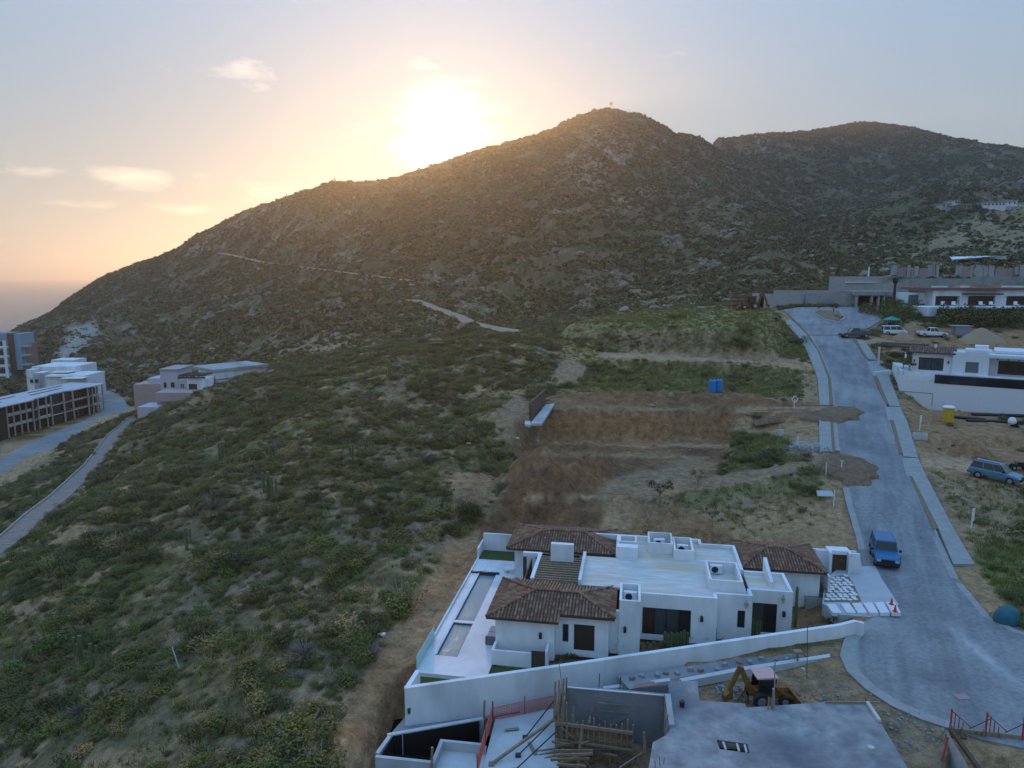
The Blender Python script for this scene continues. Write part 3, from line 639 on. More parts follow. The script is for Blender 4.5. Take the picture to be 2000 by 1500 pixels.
sb = MB(); sb.add([(-12500, -3000, SEA_Z), (12500, -3000, SEA_Z), (12500, 12000, SEA_Z), (-12500, 12000, SEA_Z)], [(0, 1, 2, 3)])
tag(sb.build('sea', wm_), 'calm sea under the sunset at the horizon', kind='structure')
# ------------------------------------------------------------------ vegetation prototypes
def leafmat(name, c1, c2, c3=None):
    m = bpy.data.materials.new(name); m.use_nodes = True; nt = m.node_tree; N = nt.nodes.new; L = nt.links.new
    b = nt.nodes['Principled BSDF']; b.inputs['Roughness'].default_value = .7; b.inputs['Specular IOR Level'].default_value = .25
    oi = N('ShaderNodeObjectInfo'); cr = N('ShaderNodeValToRGB')
    e = cr.color_ramp.elements; e[0].color = c1 + (1,); e[1].color = c2 + (1,)
    if c3: k = e.new(.86); k.color = c2 + (1,); e[2].color = c3 + (1,)
    L(oi.outputs['Random'], cr.inputs[0])
    ge = N('ShaderNodeNewGeometry'); mr = N('ShaderNodeMapRange'); mr.inputs[3].default_value = .6; mr.inputs[4].default_value = 1.45; L(ge.outputs['Random Per Island'], mr.inputs[0])
    v = N('ShaderNodeVectorMath'); v.operation = 'SCALE'; L(cr.outputs[0], v.inputs[0]); L(mr.outputs[0], v.inputs['Scale']); L(v.outputs[0], b.inputs['Base Color'])
    return m
LEAF = leafmat('shrub_leaves', (0.038, 0.046, 0.008), (0.165, 0.142, 0.028), (0.33, 0.20, 0.07))
FARLEAF = leafmat('mountain_leaves', (0.042, 0.040, 0.010), (0.125, 0.098, 0.026), (0.20, 0.13, 0.05))
LEAFY = leafmat('bright_leaves', (0.075, 0.10, 0.016), (0.15, 0.165, 0.03))
TWIG = leafmat('dry_twigs', (0.13, 0.105, 0.08), (0.24, 0.19, 0.14))
GRASSM = leafmat('grass_blades', (0.11, 0.13, 0.025), (0.30, 0.25, 0.085))
ROCKM = M('boulder', (0.18, 0.145, 0.105), (0.34, 0.28, 0.21), scale=3, bump=.6)
def leaf_clump(mb, R, n, rad, hgt, leaf, z0=0.0, c=(0, 0), shell=.55):
    for _ in range(n):
        u = R.random() * 2 * math.pi; w = R.random(); k = shell + (1 - shell) * R.random()
        ph = math.acos(1 - w * 1.15 if w * 1.15 < 2 else -1)
        x = c[0] + rad * k * math.sin(ph) * math.cos(u); y = c[1] + rad * k * math.sin(ph) * math.sin(u); z = z0 + hgt * (.35 + .65 * k * math.cos(ph))
        s = leaf * R.uniform(.6, 1.3)
        nrm = Vector((math.sin(ph) * math.cos(u) + R.uniform(-.6, .6), math.sin(ph) * math.sin(u) + R.uniform(-.6, .6), math.cos(ph) + R.uniform(-.3, .9))).normalized()
        t = nrm.orthogonal().normalized(); t = (Matrix.Rotation(R.random() * 6.28, 3, nrm) @ t); b = nrm.cross(t)
        p = Vector((x, y, z))
        mb.add([p - t * s, p + b * s * .55, p + t * s, p - b * s * .55], [(0, 1, 2, 3)])
PROTO = bpy.data.collections.new('plant_kinds')     # never linked to the scene: only instanced by the ground-cover objects
def proto_obj(name, mb, mats, col):
    me = bpy.data.meshes.new(name); me.from_pydata(mb.v, [], mb.f); me.update()
    for m in mats: me.materials.append(m)
    me.polygons.foreach_set('material_index', mb.mi)
    o = bpy.data.objects.new(name, me); col.objects.link(o); return o
def make_protos():
    near = bpy.data.collections.new('near_shrub_kinds'); far = bpy.data.collections.new('far_shrub_kinds'); gr = bpy.data.collections.new('grass_kinds'); rk = bpy.data.collections.new('rock_kinds')
    R = random.Random(5)
    for k in range(5):                       # unit shrubs, radius 1
        mb = MB()
        for j in range(R.randint(4, 6)):
            a = R.random() * 6.28; d = R.uniform(0.1, .62); r = R.uniform(.38, .6)
            leaf_clump(mb, R, 120, r, R.uniform(.6, 1.0), .062, 0.0, (d * math.cos(a), d * math.sin(a)), .75)
        mb.m = 1
        for j in range(12):
            a = R.random() * 6.28; e = Vector((math.cos(a) * .75, math.sin(a) * .75, R.uniform(.5, 1.05))); mb.beam((0, 0, -.1), e, .018)
        proto_obj('a_shrub_%d' % k, mb, [LEAF if k < 4 else LEAFY, TWIG], near)
    mb = MB()
    for j in range(150):                     # leafless grey bush
        a = R.random() * 6.28; t = R.uniform(.1, .75); k_ = R.uniform(.2, .6); e = Vector((math.cos(a) * t, math.sin(a) * t, R.uniform(.2, .7))); mb.beam((e.x * k_, e.y * k_, e.z * k_ * .8), e + Vector((R.uniform(-.2, .2), R.uniform(-.2, .2), 0)), .016)
    proto_obj('b_twig_bush', mb, [TWIG], near)
    for k in range(4):
        mb = MB()
        for j in range(3):
            a = R.random() * 6.28; d = R.uniform(0.1, .5)
            leaf_clump(mb, R, 16, R.uniform(.45, .65), R.uniform(.6, .95), .27, 0, (d * math.cos(a), d * math.sin(a)), .8)
        proto_obj('a_far_shrub_%d' % k, mb, [FARLEAF if k else LEAF], far)
    for k in range(3):
        mb = MB()
        for j in range(26):
            a = R.random() * 6.28; r = R.uniform(0, .5); h = R.uniform(.25, .6); x, y = r * math.cos(a), r * math.sin(a); w = .035; b = R.random() * 6.28; l = R.uniform(.05, .3)
            mb.add([(x - w * math.cos(b), y - w * math.sin(b), 0), (x + w * math.cos(b), y + w * math.sin(b), 0), (x + l * math.sin(b), y + l * math.cos(b), h)], [(0, 1, 2)])
        proto_obj('a_tuft_%d' % k, mb, [GRASSM], gr)
    for k in range(4):
        mb = MB(); mb.blob((0, 0, .15), 1, 40 + k, (7, 4), .28, (1, .75, .6)); proto_obj('a_rock_%d' % k, mb, [ROCKM], rk)
    return near, far, gr, rk
NEAR, FAR, GRASS, ROCKS = make_protos()
def scatter(name, P_, rot, scl, idx, coll, label):
    me = bpy.data.meshes.new(name); me.vertices.add(len(P_)); me.vertices.foreach_set('co', np.asarray(P_, np.float32).ravel())
    a = me.attributes.new('rot', 'FLOAT_VECTOR', 'POINT'); a.data.foreach_set('vector', np.asarray(rot, np.float32).ravel())
    a = me.attributes.new('scl', 'FLOAT_VECTOR', 'POINT'); a.data.foreach_set('vector', np.asarray(scl, np.float32).ravel())
    a = me.attributes.new('idx', 'INT', 'POINT'); a.data.foreach_set('value', np.asarray(idx, np.int32))
    o = bpy.data.objects.new(name, me); COL.objects.link(o)
    ng = bpy.data.node_groups.new(name, 'GeometryNodeTree'); ng.interface.new_socket('Geometry', in_out='INPUT', socket_type='NodeSocketGeometry'); ng.interface.new_socket('Geometry', in_out='OUTPUT', socket_type='NodeSocketGeometry')
    N = ng.nodes.new; L = ng.links.new; gi = N('NodeGroupInput'); go = N('NodeGroupOutput')
    ci = N('GeometryNodeCollectionInfo'); ci.inputs['Collection'].default_value = coll; ci.inputs['Separate Children'].default_value = True; ci.inputs['Reset Children'].default_value = True
    ip = N('GeometryNodeInstanceOnPoints'); ip.inputs['Pick Instance'].default_value = True
    def attr(n, t):
        x = N('GeometryNodeInputNamedAttribute'); x.data_type = t; x.inputs[0].default_value = n; return x.outputs['Attribute']
    L(gi.outputs[0], ip.inputs['Points']); L(ci.outputs[0], ip.inputs['Instance']); L(attr('idx', 'INT'), ip.inputs['Instance Index'])
    L(attr('rot', 'FLOAT_VECTOR'), ip.inputs['Rotation']); L(attr('scl', 'FLOAT_VECTOR'), ip.inputs['Scale']); L(ip.outputs[0], go.inputs[0])
    md = o.modifiers.new('instances', 'NODES'); md.node_group = ng
    return tag(o, label, None, None, 'stuff')
def in_view(X, Y, Zv, mx=120, my=140):
    qx, qy = proj(X, Y, Zv); return (qx > -mx) & (qx < 2000 + mx) & (qy > 0) & (qy < 1500 + my) & (Y > 8)
_zx = (gx, gy)
def gzi(X, Y):
    """bilinear height of the built sheet"""
    i = np.clip(np.searchsorted(gx, X) - 1, 0, len(gx) - 2); j = np.clip(np.searchsorted(gy, Y) - 1, 0, len(gy) - 2)
    u = (X - gx[i]) / (gx[i + 1] - gx[i]); v = (Y - gy[j]) / (gy[j + 1] - gy[j])
    return (GZ[j, i] * (1 - u) + GZ[j, i + 1] * u) * (1 - v) + (GZ[j + 1, i] * (1 - u) + GZ[j + 1, i + 1] * u) * v
# shapes kept clear of scrub (world outlines), filled in by road, path and building code below
PWL_KEEP = [at(930, 1060, -1.5), at(1700, 1060, -1), at(1720, 1200, 0), at(1690, 1345, -.5), at(1850, 1430, -.5), at(1860, 1560, -.5), at(730, 1560, -3), at(735, 1450, -3), at(790, 1345, -1.5)]
KEEP = [(road_poly, 2.3), (turn_poly, 1.0), (cul_poly, 0.2)] + [(w_[1], .2) for w_ in PADW if w_[0] in ('villa', 'site', 'valley', 'basin', 'slabsite', 'bay')] + [([(p.x, p.y) for p in PWL_KEEP], 1.0)]
for _k, (_pl, _hw, _s) in LANES.items():
    for _a, _b in zip(_pl[:-1], _pl[1:]):
        _d = Vector((_b.x - _a.x, _b.y - _a.y, 0)); _n = Vector((-_d.y, _d.x, 0)).normalized() * _hw; KEEP.append(([(_a.x + _n.x, _a.y + _n.y), (_b.x + _n.x, _b.y + _n.y), (_b.x - _n.x, _b.y - _n.y), (_a.x - _n.x, _a.y - _n.y)], .4))

def keep_clear(X, Y):
    ok = np.ones(X.shape, bool)
    for poly, mgn in KEEP:
        bx = [p[0] for p in poly]; by = [p[1] for p in poly]
        m = (X > min(bx) - mgn) & (X < max(bx) + mgn) & (Y > min(by) - mgn) & (Y < max(by) + mgn)
        if m.any():
            d = inpoly(X[m], Y[m], poly); ok[np.where(m)[0][d < mgn]] = False
    return ok
def do_scatter():
    g = np.random.default_rng(11)
    # near hillside scrub
    n = 150000
    X = g.uniform(-190, 110, n); Y = g.uniform(22, 250, n) ** 1.0
    Zv = gzi(X, Y); _, shr, grs, n1, n3 = shade_points(X, Y, Zv)
    clump = fbm(X / 5.0, Y / 5.0, 301, 3); big = fbm(X / 14.0, Y / 14.0, 311, 2)
    fine = fbm(X / 1.8, Y / 1.8, 321, 2); dens = np.clip((clump * .5 + big * .3 + fine * .2 - .39) * 6.5, 0.07, 1) * shr
    ok = (g.random(n) < dens * .95) & in_view(X, Y, Zv) & (Zv > SEA_Z + .5)
    X, Y, Zv, clump = X[ok], Y[ok], Zv[ok], clump[ok]; ok = keep_clear(X, Y); X, Y, Zv, clump = X[ok], Y[ok], Zv[ok], clump[ok]
    n = len(X); s = np.clip(g.lognormal(-.50, .42, n), .25, 1.9) * (.65 + clump * .75)
    sc = np.stack([s * g.uniform(.85, 1.25, n), s * g.uniform(.85, 1.25, n), s * g.uniform(.55, .95, n)], -1)
    rot = np.stack([g.uniform(-.15, .15, n), g.uniform(-.15, .15, n), g.uniform(0, 6.28, n)], -1)
    idx = g.choice(6, n, p=[.22, .22, .2, .19, .12, .05])
    scatter('hillside_scrub', np.stack([X, Y, Zv - .05], -1), rot, sc, idx, NEAR, 'olive green scrub covering the near hillside')
    print('near scrub', n)
    # mountain scrub
    n = 620000
    X = g.uniform(-560, 720, n); Y = g.uniform(215, 1000, n)
    Zv = gzi(X, Y); v = in_view(X, Y, Zv, 20, 0) & (Zv > SEA_Z + 1); X, Y, Zv = X[v], Y[v], Zv[v]
    _, shr, _, n1, n3 = shade_points(X, Y, Zv)
    clump = fbm(X / 11, Y / 11, 401, 3)
    ok = (g.random(len(X)) < np.clip((clump - .33) * 4.6, .10, .97) * shr) ; X, Y, Zv = X[ok], Y[ok], Zv[ok]
    ok = keep_clear(X, Y); X, Y, Zv = X[ok], Y[ok], Zv[ok]
    n = len(X); s = np.clip(g.lognormal(-.02, .42, n), .4, 2.6) * (1 + .0006 * (Y - 250))
    sc = np.stack([s, s, s * g.uniform(.6, 1.1, n)], -1); rot = np.stack([g.uniform(-.2, .2, n), g.uniform(-.2, .2, n), g.uniform(0, 6.28, n)], -1)
    scatter('mountain_scrub', np.stack([X, Y, Zv - .1], -1), rot, sc, g.integers(0, 4, n), FAR, 'dense scrub covering the mountain slopes')
    print('far scrub', n)
    # grass tufts on the graded lots
    n = 160000
    X = g.uniform(-60, 85, n); Y = g.uniform(26, 190, n); Zv = gzi(X, Y); _, shr, grs, n1, n3 = shade_points(X, Y, Zv)
    ok = (g.random(n) < (grs - .12) * (.25 + 1.1 * n1)) & in_view(X, Y, Zv, 10, 10); X, Y, Zv = X[ok], Y[ok], Zv[ok]; ok = keep_clear(X, Y); X, Y, Zv = X[ok], Y[ok], Zv[ok]
    n = len(X); s = g.uniform(.45, 1.15, n); rot = np.stack([np.zeros(n), np.zeros(n), g.uniform(0, 6.28, n)], -1)
    scatter('grass', np.stack([X, Y, Zv], -1), rot, np.stack([s, s, s * .8], -1), g.integers(0, 3, n), GRASS, 'rough green and straw grass on the graded lots')
    print('grass', n)
    # loose stones
    n = 90000
    X = g.uniform(-420, 420, n); Y = g.uniform(200, 760, n); Zv = gzi(X, Y); qx, qy = proj(X, Y, Zv)
    nn = fbm(X / 24, Y / 24, 501, 3); dens = np.clip((nn - .52) * 5, 0.02, 1) * .26
    ok = (g.random(n) < dens) & in_view(X, Y, Zv, 0, 0) & (Zv > SEA_Z + .3); X, Y, Zv = X[ok], Y[ok], Zv[ok]; ok = keep_clear(X, Y); X, Y, Zv = X[ok], Y[ok], Zv[ok]
    n = len(X); s = np.clip(g.lognormal(-.25, .5, n), .3, 2.8); rot = np.stack([g.uniform(-.4, .4, n), g.uniform(-.4, .4, n), g.uniform(0, 6.28, n)], -1)
    P1 = np.stack([X, Y, Zv], -1); S1 = np.stack([s, s, s], -1); R1 = rot
    n = 4500
    X = g.uniform(-120, 90, n); Y = g.uniform(26, 190, n); Zv = gzi(X, Y); nn = fbm(X / 9, Y / 9, 601, 3)
    ok = (g.random(n) < np.clip((nn - .5) * 4, .05, 1)) & in_view(X, Y, Zv, 0, 0); X, Y, Zv = X[ok], Y[ok], Zv[ok]; ok = keep_clear(X, Y); X, Y, Zv = X[ok], Y[ok], Zv[ok]
    n = len(X); s = np.clip(g.lognormal(-2.0, .6, n), .06, .7); rot = np.stack([g.uniform(-.4, .4, n), g.uniform(-.4, .4, n), g.uniform(0, 6.28, n)], -1)
    okb = (fbm(X / 3, Y / 3, 888, 2) > .35); P1 = np.r_[P1, np.stack([X, Y, Zv], -1)]; S1 = np.r_[S1, np.stack([s, s, s], -1)]; R1 = np.r_[R1, rot]
    scatter('boulders', P1, R1, S1, g.integers(0, 4, len(P1)), ROCKS, 'pale granite boulders scattered over the slopes')
    print('rocks', len(P1))
# ------------------------------------------------------------------ evening haze: one closed box of even, pale air
def make_haze():
    zt = float(GZ.max()) + 25; zb = -220.0
    mb = MB(); mb.box(-13000, 13000, -6000, 12500, zb, zt)
    m = bpy.data.materials.new('haze'); m.use_nodes = True; nt = m.node_tree
    nt.nodes.remove(nt.nodes['Principled BSDF']); v = nt.nodes.new('ShaderNodeVolumePrincipled')
    v.inputs['Color'].default_value = (0.93, 0.94, 0.96, 1); v.inputs['Density'].default_value = HAZE_D; v.inputs['Anisotropy'].default_value = HAZE_G
    nt.links.new(v.outputs[0], nt.nodes['Material Output'].inputs['Volume'])
    o = mb.build('haze', m); tag(o, 'thin golden evening haze over the whole valley', kind='stuff')
HAZE_D = 0.00019; HAZE_G = 0.70
make_haze()
WHITE = M('white_stucco', (0.66, 0.67, 0.68), (0.80, 0.80, 0.79), scale=1.6, rough=.9, bump=.18, bscale=30, c3=(0.57, 0.57, 0.56), stretch=(1, 1, .35))
WHITE2 = M('white_plaster_rough', (0.62, 0.62, 0.63), (0.78, 0.78, 0.77), scale=5, rough=.92, bump=.4, bscale=14)
DECKM = M('roof_coating', (0.44, 0.44, 0.42), (0.64, 0.63, 0.58), scale=1.3, rough=.8, bump=.15, c3=(0.55, 0.44, 0.31), stretch=(.45, 2.4, 1), w=.18)
PAVE = M('pale_stone_paving', (0.60, 0.60, 0.60), (0.74, 0.73, 0.71), scale=1.5, rough=.55, bump=.05, c3=(0.52, 0.53, 0.54))
CONC = M('concrete', (0.30, 0.30, 0.30), (0.44, 0.43, 0.41), scale=.9, rough=.9, bump=.25, bscale=12, c3=(0.25, 0.25, 0.255))
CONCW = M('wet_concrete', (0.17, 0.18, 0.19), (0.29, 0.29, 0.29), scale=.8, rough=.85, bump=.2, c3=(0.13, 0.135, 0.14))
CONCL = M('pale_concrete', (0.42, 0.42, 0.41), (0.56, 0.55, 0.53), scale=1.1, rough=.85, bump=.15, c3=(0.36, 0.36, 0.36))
GLASS = M('dark_glass', (0.016, 0.02, 0.022), rough=.06, spec=.6)
GLASSB = M('curtained_glass', (0.05, 0.065, 0.065), (0.035, 0.045, 0.05), scale=2, rough=.1, spec=.6)
GLASSR = M('brown_glass', (0.055, 0.03, 0.015), (0.03, 0.02, 0.012), scale=1.5, rough=.1, spec=.6)
FRAME = M('bronze_frame', (0.025, 0.022, 0.02), rough=.5)
BLACK = M('black_metal', (0.02, 0.02, 0.022), rough=.5)
WOOD = M('weathered_timber', (0.20, 0.135, 0.085), (0.34, 0.25, 0.165), scale=3, rough=.85, bump=.3, stretch=(1, 1, 1))
WOODD = M('dark_timber', (0.055, 0.035, 0.022), (0.10, 0.065, 0.042), scale=3, rough=.8)
PLY = M('form_plywood', (0.20, 0.12, 0.055), (0.30, 0.19, 0.095), scale=2, rough=.8, c3=(0.12, 0.09, 0.06))
STEEL = M('grey_steel', (0.30, 0.31, 0.33), (0.42, 0.43, 0.44), scale=4, rough=.45, metal=.6)
RUST = M('rusty_steel', (0.12, 0.055, 0.03), (0.20, 0.09, 0.05), scale=6, rough=.85)
REDM = M('red_paint', (0.36, 0.035, 0.03), rough=.6)
YEL = M('yellow_paint', (0.62, 0.40, 0.03), (0.50, 0.31, 0.03), scale=3, rough=.5)
YELD = M('worn_yellow_paint', (0.24, 0.115, 0.018), (0.10, 0.055, 0.02), scale=3, rough=.6)
RUB = M('rubber', (0.02, 0.02, 0.02), rough=.85)
PLASB = M('blue_plastic', (0.01, 0.20, 0.50), rough=.5)
STONE = M('planter_stone', (0.28, 0.26, 0.23), (0.40, 0.37, 0.33), scale=5, rough=.9, bump=.4)
CACT = M('cactus_skin', (0.075, 0.10, 0.035), (0.14, 0.165, 0.07), scale=8, rough=.7)
BLUEGR = M('agave_leaf', (0.07, 0.10, 0.06), (0.12, 0.15, 0.08), scale=6, rough=.6)
TURF = M('garden_lawn', (0.05, 0.075, 0.02), (0.10, 0.125, 0.03), scale=14, rough=.95, bump=1, bscale=40)
SOILM = M('garden_soil', (0.15, 0.09, 0.06), (0.24, 0.16, 0.11), scale=6, rough=.95, bump=.6)
def tile_material(name, a, b, c):
    m = bpy.data.materials.new(name); m.use_nodes = True; nt = m.node_tree; N = nt.nodes.new; L = nt.links.new
    bs = nt.nodes['Principled BSDF']; bs.inputs['Roughness'].default_value = .85
    ge = N('ShaderNodeNewGeometry'); cr = N('ShaderNodeValToRGB'); e = cr.color_ramp.elements; e[0].color = a + (1,); e[1].color = c + (1,); k = e.new(.55); k.color = b + (1,)
    L(ge.outputs['Random Per Island'], cr.inputs[0]); L(cr.outputs[0], bs.inputs['Base Color']); return m
TILE = tile_material('clay_tile', (0.15, 0.065, 0.035), (0.21, 0.10, 0.055), (0.29, 0.175, 0.105))
TILER = tile_material('red_clay_tile', (0.12, 0.045, 0.035), (0.19, 0.08, 0.06), (0.26, 0.14, 0.10))
WATER = M('pool_water', (0.24, 0.29, 0.29), rough=.04, spec=.6, bump=.5, bscale=2.5, stretch=(.6, 1.6, 1))

def add_tiles(mb, quad, col=.215, row=.40, rise=.045):
    """cover the planar polygon quad (first edge = eave) with barrel tiles as raised half-rounds"""
    q = [Vector(p) for p in quad]; e = (q[1] - q[0]); L_ = e.length; e.normalize()
    nrm = e.cross(q[2] - q[1] if (q[2] - q[1]).length > .01 else q[-1] - q[0]).normalized()
    if nrm.z < 0: nrm = -nrm
    up = nrm.cross(e).normalized()
    if up.z < 0: up = -up
    P2 = [((p - q[0]).dot(e), (p - q[0]).dot(up)) for p in q]
    hi = max(p[1] for p in P2); lo = min(p[0] for p in P2); ro = max(p[0] for p in P2)
    def ins(x, y):
        c = False
        for i in range(len(P2)):
            x0, y0 = P2[i]; x1, y1 = P2[(i + 1) % len(P2)]
            if (y0 > y) != (y1 > y) and x < (x1 - x0) * (y - y0) / (y1 - y0) + x0: c = not c
        return c
    nc = int((ro - lo) / col); nr = int(math.ceil(hi / row))
    for i in range(nc):
        x = lo + (i + .5) * (ro - lo) / nc
        for j in range(nr):
            y = j * row
            if not ins(x, y + .02 if y < .02 else y): continue
            y1 = y + row * 1.08
            if not ins(x, y1):
                y1 = y + row * .5
                if not ins(x, y1): continue
            r0, r1 = col * .42, col * .34; vs = []
            for yy, rr, lift in ((y - .03, r0, .022), (y1, r1, 0)):
                for k in range(4):
                    t = math.pi * k / 3; vs.append(q[0] + e * (x - rr * math.cos(t)) + up * yy + nrm * (lift + .01 + rise * 1.6 * math.sin(t)))
            o = [(0, 4, 5, 1), (1, 5, 6, 2), (2, 6, 7, 3), (0, 1, 2, 3)]
            mb.add(vs, o)
def hip_roof(parent, rect, ze, zr, ru0, ru1, rv, th=.14, mat=None, notch=None):
    """rect=(u0,u1,v0,v1); ridge from ru0 to ru1 at v=rv. notch=(u_from, v0b): eave recessed for u>u_from"""
    u0, u1, v0, v1 = rect; mat = mat or TILE
    r = MB()
    A, B, C_, D = (u0, v0, ze), (u1, v0, ze), (u1, v1, ze), (u0, v1, ze); R0, R1 = (ru0, rv, zr), (ru1, rv, zr)
    planes = [[A, B, R1, R0], [C_, D, R0, R1], [B, C_, R1], [D, A, R0]]
    if notch:
        un, vb = notch; k = (vb - v0) / (rv - v0); zb = ze + (zr - ze) * k
        # part of the front plane cut back for u > un
        planes[0] = [A, (un, v0, ze), (un, vb, zb), (u1, vb, zb), R1, R0]
        planes[2] = [(u1, vb, zb), C_, R1]
    # slab under the tiles
    vs = []; fs = []
    for pl in planes:
        o = len(vs); vs += pl; fs.append(tuple(range(o, o + len(pl))))
    r.add(vs, fs)
    base = [p for p in (planes[0][:-2] + [planes[2][1] if not notch else C_, D])]
    edge = MB()
    outline = (planes[0][:-2]) + [C_, D]
    n = len(outline)
    for i in range(n):
        a, b = outline[i], outline[(i + 1) % n]
        r.add([a, b, (b[0], b[1], b[2] - th), (a[0], a[1], a[2] - th)], [(3, 2, 1, 0)])
    r.add([(p[0], p[1], p[2] - th) for p in outline], [tuple(range(n))[::-1]])
    ro = r.build('roof', WOODD, parent)
    t = MB()
    for pl in planes: add_tiles(t, pl)
    caps = MB()
    for a, b in ((A, R0), (D, R0), (C_, R1), ((planes[2][0]), R1), (R0, R1)):
        a = Vector(a); b = Vector(b); m = max(2, int((b - a).length / .4))
        for i in range(m):
            p, q = a.lerp(b, i / m), a.lerp(b, (i + 1) / m); up = Vector((0, 0, .075)); t.cyl(p + up, q + up * .8, .10, .085, 6, False)
    to = t.build('tiles', mat, ro); to['kind'] = 'stuff'
    return ro
def wall_u(mb, u0, u1, v, t, z0, z1, ops=()):
    """wall running along u at front face v, thickness t backwards, with openings (a,b,za,zb)"""
    xs = sorted(ops); c = u0
    for a, b, za, zb in xs:
        if a > c: mb.box(c, a, v, v + t, z0, z1)
        if za > z0: mb.box(a, b, v, v + t, z0, za)
        if zb < z1: mb.box(a, b, v, v + t, zb, z1)
        c = b
    if u1 > c: mb.box(c, u1, v, v + t, z0, z1)
def window_u(parent, a, b, v, za, zb, n=1, name='window', pmats=(GLASS,), fr=.06, depth=.08, fm=None):
    f = MB(); y0, y1 = v + .05, v + .05 + depth
    f.box(a, b, y0, y1, za, za + fr); f.box(a, b, y0, y1, zb - fr, zb); f.box(a, a + fr, y0, y1, za + fr, zb - fr); f.box(b - fr, b, y0, y1, za + fr, zb - fr)
    w = (b - a) / n
    for i in range(1, n): f.box(a + i * w - fr * .6, a + i * w + fr * .6, y0, y1, za + fr, zb - fr)
    fo = f.build(name, fm or FRAME, parent)
    for i in range(n):
        p = MB(); p.box(a + i * w + fr * .5, a + (i + 1) * w - fr * .5, y0 + .03, y0 + .05, za + fr * .6, zb - fr * .6); p.build('pane', pmats[i % len(pmats)], fo)
    return fo
def open_box(mb, u0, u1, v0, v1, z0, z1, t=.12, floor=None):
    mb.box(u0, u1, v0, v0 + t, z0, z1); mb.box(u0, u1, v1 - t, v1, z0, z1); mb.box(u0, u0 + t, v0 + t, v1 - t, z0, z1); mb.box(u1 - t, u1, v0 + t, v1 - t, z0, z1)
    if floor is not None: mb.box(u0 + t, u1 - t, v0 + t, v1 - t, floor - .1, floor)
def lamp(parent, x, y, z, name='wall_lamp'):
    m = MB(); m.box(x - .06, x + .06, y - .03, y, z - .05, z + .15); m.box(x - .09, x + .09, y - .2, y - .03, z - .22, z + .1); m.lathe([(.10, .1), (.02, .2)], 6, (x, y - .12, z))
    return m.build(name, BLACK, parent)
def ac_unit(loc, rz, label):
    t = thing('condenser_unit', label, 'air conditioner', loc, rz, 'roof condenser units')
    m = MB(); m.box(-.45, .45, -.17, .17, .08, .68); m.box(-.4, -.34, -.15, .15, 0, .08); m.box(.34, .4, -.15, .15, 0, .08); m.build('casing', WHITE2, t)
    f = MB(); f.cyl((-.1, -.172, .38), (-.1, -.185, .38), .24, .24, 16); f.build('fan_grille', BLACK, t)
    return t
PHI = math.radians(9.8)
VO = at(961, 1298, VF)
def vw(u, v, z=0.0):
    return Vector((VO.x + u * math.cos(PHI) + v * math.sin(PHI), VO.y - u * math.sin(PHI) + v * math.cos(PHI), VF + z))
